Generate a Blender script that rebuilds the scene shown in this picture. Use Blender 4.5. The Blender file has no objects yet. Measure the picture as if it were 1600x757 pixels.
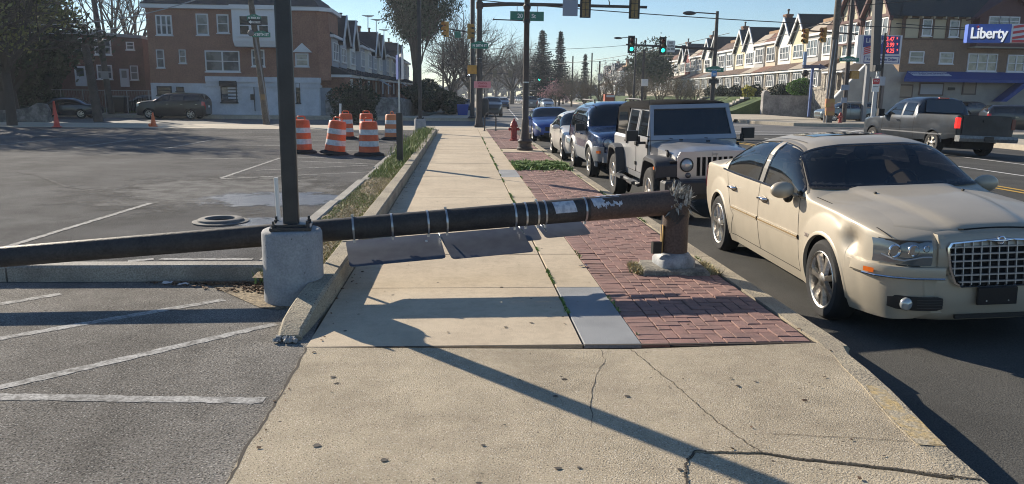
import bpy, math, random
from mathutils import Vector, Matrix
PI=math.pi; S=bpy.context.scene; COL=S.collection; RN=random.Random(7)
R=math.radians
# ---------------- camera ----------------
FPX,CX,CY,CAMH=1190.0,800.0,378.5,1.72
PITCH,YAW,ROLL=R(10.915),R(-3.912),0.0125
def ray(px,py):
    x,y,z=(px-CX)/FPX,-(py-CY)/FPX,1.0
    c,s=math.cos(ROLL),math.sin(ROLL); x,y=c*x-s*y,s*x+c*y
    c,s=math.cos(PITCH),math.sin(PITCH); y,z=y*c-z*s,y*s+z*c
    c,s=math.cos(YAW),math.sin(YAW); x,z=x*c-z*s,x*s+z*c
    return Vector((x,z,y))
def G(px,py,z=0.0):
    d=ray(px,py); t=(z-CAMH)/d.z; return (d.x*t,d.y*t,z)
def AT(px,py,Y):
    d=ray(px,py); t=Y/d.y; return (d.x*t,Y,CAMH+d.z*t)
cam=bpy.data.cameras.new('camera'); camo=bpy.data.objects.new('camera',cam); COL.objects.link(camo)
f=ray(CX,CY).normalized(); r_=(ray(CX+100,CY)-ray(CX,CY)).normalized(); u_=r_.cross(f).normalized()
m=Matrix(((r_.x,u_.x,-f.x,0),(r_.y,u_.y,-f.y,0),(r_.z,u_.z,-f.z,CAMH),(0,0,0,1)))
camo.matrix_world=m
cam.sensor_width=36; cam.lens=FPX/1600*36; cam.clip_start=.05; cam.clip_end=5000; S.camera=camo
# ---------------- light ----------------
SUN_EL=R(22.5); SUN_AZ=R(-40.5)
w=bpy.data.worlds.new('World'); S.world=w; w.use_nodes=True
nt=w.node_tree; bg=nt.nodes['Background']; sky=nt.nodes.new('ShaderNodeTexSky'); sky.sky_type='NISHITA'
sky.sun_disc=False; sky.sun_elevation=SUN_EL; sky.sun_rotation=SUN_AZ
sky.air_density=1.0; sky.dust_density=0.0; sky.ozone_density=4.0; sky.altitude=50
nt.links.new(sky.outputs[0],bg.inputs[0]); bg.inputs[1].default_value=0.075
sl=bpy.data.lights.new('sun','SUN'); sl.energy=4.9; sl.angle=R(.55); sl.color=(1,.885,.72)
so=bpy.data.objects.new('sun',sl); COL.objects.link(so)
sd=Vector((math.sin(SUN_AZ)*math.cos(SUN_EL),math.cos(SUN_AZ)*math.cos(SUN_EL),math.sin(SUN_EL)))
so.rotation_euler=(-sd).to_track_quat('-Z','Y').to_euler(); so.location=(0,0,30)
vs=S.view_settings; vs.view_transform='Standard'; vs.look='None'; vs.exposure=0.78; vs.gamma=1
S.cycles.filter_width=1.05
# ---------------- materials ----------------
MC={}
def M(name,col,rough=.7,metal=0,col2=None,scale=3,detail=4,grain=0,gscale=60,bump=0,bscale=None,coat=0,island=0,spec=.5,emit=0,spots=None,stain=None,alpha=None,trans=0,th=(.38,.62)):
    if name in MC: return MC[name]
    m=bpy.data.materials.new(name); m.use_nodes=True; N=m.node_tree.nodes; L=m.node_tree.links; b=N['Principled BSDF']
    c4=tuple(col)+(1,)
    b.inputs['Base Color'].default_value=c4; b.inputs['Roughness'].default_value=rough; b.inputs['Metallic'].default_value=metal
    b.inputs['Coat Weight'].default_value=coat; b.inputs['Coat Roughness'].default_value=.06
    b.inputs['Specular IOR Level'].default_value=spec
    if trans: b.inputs['Transmission Weight'].default_value=trans
    if emit: b.inputs['Emission Color'].default_value=c4; b.inputs['Emission Strength'].default_value=emit
    geo=N.new('ShaderNodeNewGeometry'); P=geo.outputs['Position']; cur=None
    def noise(sc,dt=3,ro=.55):
        n=N.new('ShaderNodeTexNoise'); n.inputs['Scale'].default_value=sc; n.inputs['Detail'].default_value=dt; n.inputs['Roughness'].default_value=ro; L.new(P,n.inputs['Vector']); return n.outputs['Fac']
    def mr(v,a,b_,c,d):
        n=N.new('ShaderNodeMapRange'); L.new(v,n.inputs[0])
        for i,q in enumerate((a,b_,c,d)): n.inputs[i+1].default_value=q
        return n.outputs[0]
    def mix(fac,A,B,mode='MIX'):
        n=N.new('ShaderNodeMix'); n.data_type='RGBA'; n.blend_type=mode
        if hasattr(fac,'links') : L.new(fac,n.inputs[0])
        else: n.inputs[0].default_value=fac
        for i,q in ((6,A),(7,B)):
            if isinstance(q,tuple): n.inputs[i].default_value=q
            else: L.new(q,n.inputs[i])
        return n.outputs[2]
    cur=c4
    if col2: cur=mix(mr(noise(scale,detail),th[0],th[1],0,1),cur,tuple(col2)+(1,))
    if spots:  # (colour, scale, threshold)
        for sc_,ss,tt in spots:
            v=N.new('ShaderNodeTexVoronoi'); v.inputs['Scale'].default_value=ss; L.new(P,v.inputs['Vector'])
            cur=mix(mr(v.outputs['Distance'],tt,tt*1.25,1,0),cur,tuple(sc_)+(1,))
    def gray(v):
        n=N.new('ShaderNodeCombineColor')
        for i in range(3): L.new(v,n.inputs[i])
        return n.outputs[0]
    if grain: cur=mix(1.0,cur,gray(mr(noise(gscale,2,.6),.3,.7,1-grain,1+grain)),'MULTIPLY')
    if stain:
        for sc_,st_ in stain: cur=mix(1.0,cur,gray(mr(noise(sc_,9,.62),.46,.66,1,1-st_)),'MULTIPLY')
    if island:
        cur=mix(1.0,cur,gray(mr(geo.outputs['Random Per Island'],0,1,1-island,1+island)),'MULTIPLY')
    if not isinstance(cur,tuple): L.new(cur,b.inputs['Base Color'])
    if bump:
        bn=N.new('ShaderNodeBump'); bn.inputs['Strength'].default_value=min(1,bump); bn.inputs['Distance'].default_value=.01 if bump<=1 else .01*bump
        L.new(noise(bscale or gscale,3,.6),bn.inputs['Height']); L.new(bn.outputs[0],b.inputs['Normal'])
    if alpha is not None: b.inputs['Alpha'].default_value=alpha
    MC[name]=m; return m
def rgb(r,g,b_):  # sRGB 0-255 -> linear
    f=lambda c:(c/12.92 if c<=.04045 else ((c+.055)/1.055)**2.4); return tuple(f(v/255) for v in (r,g,b_))
BLK=M('black_plastic',(.012,.012,.013),.5); RUB=M('tyre_rubber',(.018,.018,.019),.85,bump=.3,bscale=90)
DARK=M('dark_void',(.006,.006,.007),.9); GLS=M('car_glass',(.010,.012,.014),.04,spec=.9)
CHR=M('chrome',(.75,.75,.77),.12,1); ALU=M('alloy',(.62,.6,.57),.32,1,grain=.25,gscale=40); STL=M('galvanised_steel',(.55,.56,.57),.4,.9,col2=(.38,.39,.4),scale=9)
SHEET=M('sign_back_aluminium',(.115,.13,.16),.45,.4,col2=(.09,.10,.13),scale=7)
AMB=M('amber_lens',(.75,.16,.02),.2,coat=.5); REDL=M('red_lens',(.5,.01,.015),.2,coat=.6); CLR=M('clear_lens',(.42,.44,.45),.12,.35,spec=.8,coat=.7)
WHT=M('white_paint',(.72,.72,.70),.55,grain=.08,gscale=8); 
PBLK=M('black_pole_paint',(.022,.023,.026),.42,col2=(.035,.035,.038),scale=4,grain=.1,gscale=50)
PBRN=M('brown_pole_paint',(.055,.042,.037),.5,col2=(.04,.033,.03),scale=5,grain=.15,gscale=40)
# ---------------- mesh helpers ----------------
class MB:
    def __init__(s): s.v=[];s.f=[];s.mi=[];s.m=0;s.T=None
    def p(s,co):
        co=Vector(co)
        if s.T is not None: co=s.T@co
        s.v.append(co[:]); return len(s.v)-1
    def face(s,*ix): s.f.append(ix); s.mi.append(s.m)
    def quad(s,*cs): s.face(*[s.p(c) for c in cs])
    def box(s,x0,x1,y0,y1,z0,z1):
        i=[s.p(c) for c in ((x0,y0,z0),(x1,y0,z0),(x1,y1,z0),(x0,y1,z0),(x0,y0,z1),(x1,y0,z1),(x1,y1,z1),(x0,y1,z1))]
        for q in ((0,3,2,1),(4,5,6,7),(0,1,5,4),(1,2,6,5),(2,3,7,6),(3,0,4,7)): s.face(*[i[k] for k in q])
        return s
    def cbox(s,c,d,rz=0,ry=0,rx=0):
        T=s.T; X=Matrix.Translation(c)@Matrix.Rotation(rz,4,'Z')@Matrix.Rotation(ry,4,'Y')@Matrix.Rotation(rx,4,'X')
        s.T=(T@X) if T is not None else X
        s.box(-d[0]/2,d[0]/2,-d[1]/2,d[1]/2,-d[2]/2,d[2]/2); s.T=T; return s
    def bbox(s,x0,x1,y0,y1,z0,z1,b=.005):   # bevelled top box
        r1=[(x0,y0),(x1,y0),(x1,y1),(x0,y1)]; r2=[(x0+b,y0+b),(x1-b,y0+b),(x1-b,y1-b),(x0+b,y1-b)]
        s.loft([[(x,y,z0) for x,y in r1],[(x,y,z1-b) for x,y in r1],[(x,y,z1) for x,y in r2]],cap=(0,1)); return s
    def loft(s,rings,close=True,cap=(0,0)):
        ids=[[s.p(c) for c in r] for r in rings]; n=len(ids[0])
        for a,b in zip(ids,ids[1:]):
            for k in range(n if close else n-1):
                j=(k+1)%n; s.face(a[k],a[j],b[j],b[k])
        if cap[0]: s.face(*ids[0][::-1])
        if cap[1]: s.face(*ids[-1])
        return s
    def tube(s,pts,rad,n=8,cap=True):
        pts=[Vector(p) for p in pts]; rs=rad if isinstance(rad,(list,tuple)) else [rad]*len(pts); rings=[]
        for i,p in enumerate(pts):
            d=(pts[min(i+1,len(pts)-1)]-pts[max(i-1,0)]).normalized()
            a=Vector((0,0,1)) if abs(d.z)<.9 else Vector((1,0,0)); u=d.cross(a).normalized(); v=d.cross(u)
            rings.append([p+(u*math.cos(t)+v*math.sin(t))*rs[i] for t in [2*PI*k/n for k in range(n)]])
        s.loft(rings,cap=(1,1) if cap else (0,0)); return s
    def lathe(s,prof,n=16,axis='z',c=(0,0,0),cap=(1,1)):
        rings=[]
        for r,h in prof:
            rg=[]
            for k in range(n):
                t=2*PI*k/n; a,b=r*math.cos(t),r*math.sin(t)
                q={'z':(a,b,h),'y':(b,h,a),'x':(h,a,b)}[axis]; rg.append((q[0]+c[0],q[1]+c[1],q[2]+c[2]))
            rings.append(rg)
        s.loft(rings,cap=cap); return s
    def prism(s,poly,axis,a,b):
        def q(p,h): return {'z':(p[0],p[1],h),'y':(p[0],h,p[1]),'x':(h,p[0],p[1])}[axis]
        s.loft([[q(p,a) for p in poly],[q(p,b) for p in poly]],cap=(1,1)); return s
    def sphere(s,c,r,n=12,m=8,sc=(1,1,1)):
        s.loft([[(c[0]+sc[0]*r*math.sin(a)*math.cos(t),c[1]+sc[1]*r*math.sin(a)*math.sin(t),c[2]+sc[2]*r*math.cos(a)) for t in [2*PI*k/n for k in range(n)]] for a in [PI*(i+.001)/(m+.002) for i in range(m+1)]]); return s
    def build(s,name,mats,parent=None,smooth=0,kind=None,loc=None):
        me=bpy.data.meshes.new(name); me.from_pydata(s.v,[],s.f)
        if not isinstance(mats,(list,tuple)): mats=[mats]
        for x in mats: me.materials.append(x)
        if len(mats)>1: me.polygons.foreach_set('material_index',s.mi)
        if smooth:
            me.polygons.foreach_set('use_smooth',[True]*len(me.polygons)); me.set_sharp_from_angle(angle=R(smooth))
        o=bpy.data.objects.new(name,me); COL.objects.link(o)
        if parent: o.parent=parent
        if kind: o['kind']=kind
        if loc: o.location=loc
        return o
def tag(o,label,cat,group=None):
    o['label']=label; o['category']=cat
    if group: o['group']=group
    return o
def thing(name,label,cat,loc=(0,0,0),rz=0,group=None):
    o=bpy.data.objects.new(name,None); o.empty_display_size=.1; COL.objects.link(o); o.location=loc; o.rotation_euler=(0,0,rz); return tag(o,label,cat,group)
def kids(o): return KID.get(o.name) or [c for c in bpy.data.objects if c.parent==o]
KID={}
def index():
    KID.clear()
    for c in bpy.data.objects:
        if c.parent: KID.setdefault(c.parent.name,[]).append(c)
def dup(root,loc,rz=0,label=None,group=None,sc=None):
    def cp(o,par):
        c=o.copy(); COL.objects.link(c)
        if par: c.parent=par
        for k in KID.get(o.name,[]): cp(k,c)
        return c
    r=cp(root,None); r.location=loc; r.rotation_euler=(0,0,rz)
    if sc: r.scale=(sc,)*3 if not isinstance(sc,tuple) else sc
    if label: r['label']=label
    if group: r['group']=group
    return r
def share(o,name,parent,loc,rz=0,kind=None):
    c=bpy.data.objects.new(name,o.data); COL.objects.link(c); c.location=loc; c.rotation_euler=(0,0,rz); c.parent=parent
    return c
def text(s,size,mat,parent,loc,rot,depth=.01,name='lettering',align='CENTER',sx=1,bold=0):
    c=bpy.data.curves.new('t','FONT'); c.body=s; c.size=size; c.extrude=depth; c.align_x=align; c.align_y='CENTER'; c.offset=bold
    t=bpy.data.objects.new('t',c); COL.objects.link(t); dg=bpy.context.evaluated_depsgraph_get()
    me=bpy.data.meshes.new_from_object(t.evaluated_get(dg)); bpy.data.objects.remove(t); me.materials.clear(); me.materials.append(mat)
    o=bpy.data.objects.new(name,me); COL.objects.link(o); o.location=loc; o.rotation_euler=rot; o.scale=(sx,1,1); o.parent=parent; return o
FX=lambda y,Y0=62,k=.046: k*max(0,y-Y0)    # the avenue bends slightly right beyond the crossing

def ZR(x,y=0):
    k=1 if y<33 else max(.0,1-(y-33)/7)
    pts=[(2.4,-.235),(6.0,-.10),(12,.0),(17,-.07),(22.6,-.22)]
    for (a,za),(c,zc) in zip(pts,pts[1:]):
        if x<=c: z=za+(zc-za)*(x-a)/(c-a); break
    else: z=-.22
    return -.23+(z+.23)*k
def park(t,roll=2.3,sz=1.0):
    t.rotation_euler=(R(roll),0,t.rotation_euler.z); t.location.z=-.225+math.sin(R(roll))*.93; t.scale=(1,1,sz); return t

def soften(m,c,rx,ry,edge=.5,amp=.9,sc=1.6):
    N=m.node_tree.nodes; L=m.node_tree.links; g=N.new('ShaderNodeNewGeometry'); sep=N.new('ShaderNodeSeparateXYZ'); L.new(g.outputs['Position'],sep.inputs[0])
    def mt(op,a,b=None):
        n=N.new('ShaderNodeMath'); n.operation=op
        for i,q in enumerate((a,b)):
            if q is None: continue
            if isinstance(q,(int,float)): n.inputs[i].default_value=q
            else: L.new(q,n.inputs[i])
        return n.outputs[0]
    dx=mt('DIVIDE',mt('SUBTRACT',sep.outputs[0],c[0]),rx); dy=mt('DIVIDE',mt('SUBTRACT',sep.outputs[1],c[1]),ry); r=mt('SQRT',mt('ADD',mt('MULTIPLY',dx,dx),mt('MULTIPLY',dy,dy)))
    n=N.new('ShaderNodeTexNoise'); n.inputs['Scale'].default_value=sc; n.inputs['Detail'].default_value=8; n.inputs['Roughness'].default_value=.65; L.new(g.outputs['Position'],n.inputs['Vector'])
    v=mt('ADD',mt('SUBTRACT',1.0,r),mt('MULTIPLY',mt('SUBTRACT',n.outputs['Fac'],.5),amp*2)); q=N.new('ShaderNodeMapRange'); L.new(v,q.inputs[0]); q.inputs[1].default_value=0.05; q.inputs[2].default_value=edge
    L.new(q.outputs[0],N['Principled BSDF'].inputs['Alpha'])
# ---------------- ground ----------------
def sheet(name,polys,z,mat,sub=None,parent=None,kind='structure'):
    b=MB()
    for p in polys: b.face(*[b.p((x,y,z)) for x,y in p])
    return b.build(name,mat,parent,kind=kind)
M_LOT=M('lot_asphalt',(.150,.149,.149),1.0,spec=.05,stain=[(.35,.25),(1.6,.22)],col2=(.108,.108,.109),scale=.55,detail=6,grain=.55,gscale=90,bump=1.0,bscale=75,spots=[((.34,.33,.31),62,.22),((.03,.03,.03),48,.22)])
M_RD=M('road_asphalt',(.098,.096,.089),.95,spec=.15,stain=[(.5,.2)],col2=(.072,.071,.067),scale=.7,detail=5,grain=.4,gscale=110,bump=.7,bscale=90,spots=[((.12,.12,.115),26,.09)])
M_FAR=M('far_road_asphalt',(.15,.147,.14),.8,col2=(.10,.098,.095),scale=.12,detail=6,grain=.25,gscale=8)
M_SLAB=M('walk_concrete',(.60,.505,.375),.9,spec=.2,stain=[(.8,.12),(3.5,.10),(14,.08)],col2=(.53,.44,.325),scale=.9,detail=6,grain=.16,gscale=120,bump=.35,bscale=120,island=.05,spots=[((.05,.045,.04),2.3,.035),((.09,.08,.07),4.1,.04)])
M_APR=M('apron_concrete',(.50,.425,.31),.92,spec=.2,stain=[(.6,.16),(2.4,.13),(9,.10)],col2=(.42,.355,.26),scale=1.3,detail=7,grain=.26,gscale=120,bump=.8,bscale=110,spots=[((.05,.045,.04),2.1,.036),((.10,.085,.07),5.3,.04),((.70,.64,.54),75,.20),((.16,.135,.10),66,.19)])
M_KERB=M('kerb_concrete',(.40,.345,.25),.9,col2=(.27,.235,.18),scale=2.2,detail=7,grain=.4,gscale=80,bump=1.0,bscale=60,spots=[((.12,.10,.08),25,.16)])
M_KERBG=M('grey_kerb_concrete',(.38,.36,.32),.9,col2=(.26,.245,.22),scale=2.2,detail=7,grain=.35,gscale=80,bump=1.0,bscale=60)
M_PATCH=M('grey_patch_concrete',(.30,.31,.32),.85,col2=(.24,.25,.26),scale=2,grain=.25,gscale=140,bump=.4,bscale=120)
M_BRK=M('red_paver',(.30,.168,.142),.85,stain=[(1.2,.2),(8,.2)],col2=(.255,.155,.135),scale=6,grain=.3,gscale=120,bump=.5,bscale=110,island=.26)
M_SOIL=M('bare_soil',(.17,.13,.085),.95,col2=(.28,.22,.14),scale=4,grain=.5,gscale=40,bump=1.5,bscale=30)
M_JNT=M('dirt_joint',(.055,.045,.036),.95)
M_FW=M('far_pavement',(.46,.40,.31),.88,col2=(.38,.34,.27),scale=.5,grain=.12,gscale=6)
M_LINE=M('lot_line_paint',(.40,.395,.38),.9,spec=.1,col2=(.20,.195,.185),scale=11,detail=9,grain=.45,gscale=60,th=(.46,.66),stain=[(2,.25)])
M_RLINE=M('road_line_paint',(.66,.65,.62),.7,col2=(.30,.30,.29),scale=5,detail=6,th=(.5,.8))
M_YEL=M('yellow_line_paint',(.55,.33,.04),.7,col2=(.3,.2,.06),scale=5,th=(.5,.8))
M_GROUND=M('far_ground',(.10,.10,.06),.95,col2=(.13,.11,.08),scale=.05,detail=8,grain=.3,gscale=1)
sheet('ground',[[(-1500,-1500),(1500,-1500),(1500,3000),(-1500,3000)]],-.35,M_GROUND)
def bent(x,y): return (x+FX(y),y)
ys=[41,57,62,80,100,130,160,200,260,330,420,700]
xl=[(-20,2.40),(3,2.40),(3.4,2.46),(4,2.55),(4.5,2.62),(5.2,2.72),(30,2.72),(33,2.9),(36,3.05),(38.5,3.2),(40.4,3.2)]
b=MB(); b.loft([[(x0,y,ZR(x0,y))]+[(x,y,ZR(x,y)) for x in (4.2,6,9,12,14.5,17,20,22.6)] for y,x0 in xl][::-1],close=False)
b.build('road',M_RD,kind='structure',smooth=60)
# crossing street + far avenue
b=MB(); b.face(*[b.p((x,y,-0.234)) for x,y in [(-160,39.8),(160,39.8),(160,57.6),(-160,57.6)]]); b.build('cross_street',M_FAR,kind='structure')
b=MB()
L=[(1.6,22.3)]*len(ys); b.loft([[(x0+FX(y),y,-0.229),(x1+FX(y),y,-0.229)] for (x0,x1),y in zip(L,ys[1:])],close=False); b.build('far_road',M_FAR,kind='structure')
# crossing: smooth dark patch where the near road meets
sheet('crossing_asphalt',[[(4.6,40.4),(22.6,40.4),(22.6,57),(2.2,57),(2.0,45.5),(2.8,43)]],-0.226,M_FAR)
sheet('parking_lot',[[(-.99,-12),(-.99,5.12),(-1.06,5.3),(-1.2,7.3),(-1.9,7.4),(-1.9,37.2),(-60,37.2),(-60,-12)]],-.012,M_LOT)
M_LOTN=M('bay_asphalt',(.275,.258,.232),1.0,spec=.05,stain=[(.7,.28),(3,.2)],col2=(.21,.197,.178),scale=.6,detail=7,grain=.55,gscale=90,bump=1.0,bscale=75,spots=[((.42,.41,.385),62,.2),((.08,.078,.074),48,.2)])
sheet('parking_bay',[[(-.99,-12),(-.99,5.12),(-1.06,5.3),(-1.2,7.0),(-60,7.1),(-60,-12)]],-.0095,M_LOTN)
# pavement under-base
sheet('sidewalk',[[(-.98,-12),(2.42,-12),(2.42,3.0),(2.62,4.4),(2.70,5.2),(2.70,31),(3.0,39.4),(-1.9,39.4),(-1.07,36),(-1.07,5.2),(-.98,5.1)]],-.03,M_JNT)
SW=bpy.data.objects['sidewalk']
def slab(x0,x1,y0,y1,mat,z=0,parent=SW,g=.006,name='slab',zt=.05):
    b=MB(); b.bbox(x0+g,x1-g,y0+g,y1-g,z-zt,z,.004); return b.build(name,mat,parent)
joint=[5.09,6.72,8.19,9.72,11.25,12.9,14.6]
while joint[-1]<39: joint.append(joint[-1]+1.62)
for i in range(len(joint)-1):
    a,c=joint[i],joint[i+1]; dz=RN.uniform(-.003,.003)
    slab(-1.07,.862 if i<30 else .86,a,c,M_SLAB,dz)
    s=slab(.866,1.285,a+(0 if i else 0),c,M_PATCH if i in(0,7) else M_SLAB,dz*.5)
    if i in(0,7): s['label']='grey replaced concrete slab'
# near apron: big rough panels, split by a diagonal crack
def poly_slab(pts,mat,name='slab',z=0.0,h=.06):
    b=MB(); n=len(pts); c=(sum(p[0] for p in pts)/n,sum(p[1] for p in pts)/n)
    b.loft([[(x,y,z-h) for x,y in pts],[(x,y,z) for x,y in pts]],cap=(0,1)); return b.build(name,mat,SW)
def jag(a,b_,n,amp,seed):
    r=random.Random(seed); out=[]
    for i in range(n+1):
        t=i/n; q=amp if 0<i<n else 0
        out.append((a[0]+(b_[0]-a[0])*t+r.uniform(-q,q),a[1]+(b_[1]-a[1])*t+r.uniform(-q,q)))
    return out
def off(pts,d):
    out=[]
    for i,p in enumerate(pts):
        a=Vector(pts[max(0,i-1)]);c=Vector(pts[min(len(pts)-1,i+1)]); t=(c-a).normalized(); out.append((p[0]-t.y*d,p[1]+t.x*d))
    return out
g2=lambda px,py:G(px,py)[:2]
ck1=[g2(*p) for p in [(985,546),(1030,582),(1070,615),(1110,650),(1150,682),(1190,707)]]
ck2=[g2(*p) for p in [(1072,757),(1070,725),(1085,705),(1130,706),(1190,707),(1245,716),(1310,722),(1400,732),(1465,742),(1535,750)]]
def densify(p,n,amp,seed):
    o=[]
    for i in range(len(p)-1): o+=jag(p[i],p[i+1],n,amp,seed+i)[:-1]
    return o+[p[-1]]
ck1=densify(ck1,5,.006,1); ck2=densify(ck2,5,.006,20)
kin=[(2.57,5.08),(2.55,4.84),(2.49,4.57),(2.45,4.26),(2.39,3.98),(2.34,3.72),(2.32,3.54),(2.30,3.33),(2.29,3.14)]
jn=ck2.index(min(ck2,key=lambda p:(p[0]-ck1[-1][0])**2+(p[1]-ck1[-1][1])**2))
w_=.005
topL=(-1.065,5.082); edgeL=[(-1.065,5.082),(-1.045,4.9),(-1.055,4.7),(-1.035,4.5),(-1.05,4.3),(-1.04,4.1),(-1.052,3.9),(-1.045,3.7),(-1.06,3.5),(-1.05,3.2),(-1.065,2.6),(-1.07,0),(-1.07,-12)]
q2=ck2[:jn+1]
# left panel: outline ccw
Lp=edgeL+[(ck2[0][0],-12),(ck2[0][0],2.4)]+q2+list(reversed(ck1))[1:]
poly_slab(Lp,M_APR)
Rp=[(x+.006,y+.004) for x,y in ck1]+[(x,y+.007) for x,y in ck2[jn+1:]]+list(reversed(kin))
poly_slab(Rp,M_APR,z=-.001)
Bp=[(x,y-.010-.02*(i/len(ck2))) for i,(x,y) in enumerate(ck2)][::-1]+[(ck2[0][0]+.008,2.4),(ck2[0][0]+.008,-12),(2.29,-12),(2.29,2.95)]
poly_slab([(x,y) for x,y in Bp][::1],M_APR,z=-.004)
def crack(pts,wd,z=.002,par=SW,sd=3):
    r=random.Random(sd); p=densify(pts,5,.008,sd); a=off(p,wd/2); c=off(p,-wd/2); b=MB()
    b.loft([[(q[0],q[1],z),(s_[0]+r.uniform(0,wd*.6),s_[1],z)] for q,s_ in zip(a,c)],close=False); o=b.build('crack',M_JNT,par); return o
crack([g2(*p) for p in [(938,546),(945,565),(930,590),(925,620),(923,668)]],.005,sd=5)
crack([g2(*p) for p in [(1205,678),(1260,681),(1330,684),(1420,690)]],.004,sd=6)
crack(ck1,.006,.0015,sd=8); crack(ck2[jn:],.011,.0005,sd=9); crack(ck2[:jn+1],.007,.0015,sd=10)
crack([(-1.062,5.08),(-1.04,4.7),(-1.045,4.3),(-1.042,3.9),(-1.055,3.5),(-1.05,3.2),(-1.066,2.6),(-1.07,1)],.018,.001,sd=44)
sheet('apron_joint_grime',[[( -1.05,5.078),(2.55,5.078),(2.55,5.098),(-1.05,5.098)]],-.001,M_JNT,parent=SW,kind=None)
# kerb on the road side
KB=sheet('kerb',[[(2.58,5.1),(2.70,5.1),(2.70,30.9),(2.58,30.9)]],-.12,M_JNT)
def kerb_seg(pin,pout,z,zb,mat,par,b_=.02):
    n=len(pin); rings=[]
    for i in range(n):
        (x0,y0),(x1,y1)=pin[i],pout[i]; t=b_/max(.001,math.hypot(x1-x0,y1-y0))
        zz=z[i] if isinstance(z,list) else z
        rings.append([(x0,y0,zb),(x0,y0,zz),(x1-(x1-x0)*t,y1-(y1-y0)*t,zz),(x1,y1,zz-b_),(x1,y1,zb)])
    b=MB(); b.loft(rings,close=False,cap=(1,1)); return b.build('kerb_stone',mat,par)
y=5.0
while y<31:
    y2=min(31.2,y+3.04); jit=RN.uniform(-.006,.006); kerb_seg([(2.575,y+.006),(2.575,y2-.006)],[(2.755+jit,y+.006),(2.755+jit,y2-.006)],.001,-.3,M_KERB,KB); y=y2
pts=[(31.2,2.575),(33,2.70),(35,3.0),(37,3.5),(38.6,4.3),(39.4,5.3)]
kerb_seg([(x,y) for y,x in pts],[(x+.17,y+.03) for y,x in pts],-.002,-.3,M_KERB,KB)
out_=[(2.75,5.0),(2.69,4.85),(2.66,4.5),(2.63,4.3),(2.60,4.15),(2.555,3.9),(2.50,3.6),(2.475,3.4),(2.46,3.2),(2.44,2.9)]
kk=kin[1:]+[(2.28,2.9)]; kerb_seg([kin[0][:]]+kk[:0]+kk,[(2.76,5.05)]+out_[1:],[0,.002,.004,.006,.006,.006,.004,0,-.003,-.006],-.3,M_KERB,KB,.035)
kerb_seg([(2.28,2.89),(2.28,-12)],[(2.44,2.89),(2.44,-12)],-.012,-.3,M_KERB,KB,.03)
# brick paving: individual pavers near, one joined part beyond
BP=sheet('brick_paving',[[(1.285,5.095),(2.57,5.095),(2.57,39),(1.285,39)]],-.02,M_JNT)
pav={}
def paver(w_,l_,x,y,z,tilt):
    k=(w_,l_)
    if k not in pav:
        b=MB(); b.bbox(-w_/2,w_/2,-l_/2,l_/2,-.05,0,.0035); o=b.build('brick',M_BRK,BP); pav[k]=o; o.location=(x,y,z)
    else: o=share(pav[k],'brick',BP,(x,y,z))
    o.rotation_euler=tilt; return o
stk=MB(); cnt=0
bricks=[]
g=.006; bw,bl=.098,.198
# left soldier course (bricks across) and inner field: 90-degree herringbone-like basket blocks
yy=5.10
while yy<38.8:
    bricks.append((1.285+.10,yy+.05,bl,bw)); yy+=.104
x0=1.285+.205
xs=[x0+i*.104 for i in range(11)]
used=set(); nx=10; ny=int((38.8-5.12)/.104)
for j in range(ny):
    for i in range(nx):
        if (i,j) in used: continue
        d=(i-j)%4
        if d==0 and i+1<nx and (i+1,j) not in used: used|={(i,j),(i+1,j)}; bricks.append((x0+(i+1)*.104,5.12+(j+.5)*.104,bl,bw))
        elif d==3 and j+1<ny and (i,j+1) not in used: used|={(i,j),(i,j+1)}; bricks.append((x0+(i+.5)*.104,5.12+(j+1)*.104,bw,bl))
        else: used.add((i,j)); bricks.append((x0+(i+.5)*.104,5.12+(j+.5)*.104,bw,bw))
bricks.sort(key=lambda q:q[1])
for (x,y,a,c) in bricks:
    if 23.4<y<25.1: continue
    if (18.0<y<19.4 and x>1.35): continue
    z=RN.uniform(-.004,.003)+(.006*math.sin(x*3+y*1.1)); 
    if cnt<298: paver(a,c,x,y,z,(RN.uniform(-.02,.02),RN.uniform(-.02,.02),RN.uniform(-.01,.01))); cnt+=1
    else: stk.bbox(x-a/2,x+a/2,y-c/2,y+c/2,-.05,z,.005)
o=stk.build('brick_field',M_BRK,BP,kind='stuff')
slab(1.29,2.57,23.5,24.9,M_SLAB,0,BP)
# ---- lot kerbs and planting strip ----
PK=sheet('planting_strip',[[(-1.8,7.1),(-1.24,6.7),(-1.24,37),(-1.8,37)]],.02,M_SOIL)
b=MB(); rr=random.Random(5); rows=[]
for j in range(150):
    yv=6.75+j*.2; rows.append([(-1.86+.09*i,yv,.085+rr.uniform(-.012,.012)+.008*math.sin(yv*1.3+i)) for i in range(8)])
b.loft(rows,close=False); b.build('soil_mound',M_SOIL,PK,smooth=60,kind='stuff')
KL=sheet('lot_kerb',[[(-1.9,7.1),(-1.8,7.1),(-1.8,35),(-1.9,35)]],-.02,M_JNT)
def straight(x0,y0,x1,y1,zt,mat,par,vert=True,b_=.02,dz=0):
    b=MB(); b.bbox(x0,x1,y0,y1,-.2,zt,b_); return b.build('kerb_stone',mat,par)
y=7.32
for i,l in enumerate([2.0,2.4,2.9,2.6,3.0,2.8,3,3,3,3]):
    sh=(.0,-.04,.0,.05,.0,.02,0,0,0,0)[i]; straight(-1.97+sh,y+.01,-1.80+sh,y+l-.01,.115+RN.uniform(-.01,.01),M_KERBG,KL); y+=l
x=-1.78
for l in [2.35,2.4,2.5,3,3]:
    straight(x-l+.008,7.04,x-.008,7.24,.14,M_KERBG,KL); x-=l
KR=sheet('sidewalk_kerb',[[(-1.24,6.4),(-1.1,6.4),(-1.1,34.5),(-1.24,34.5)]],-.02,M_JNT)
y=6.42
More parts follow.
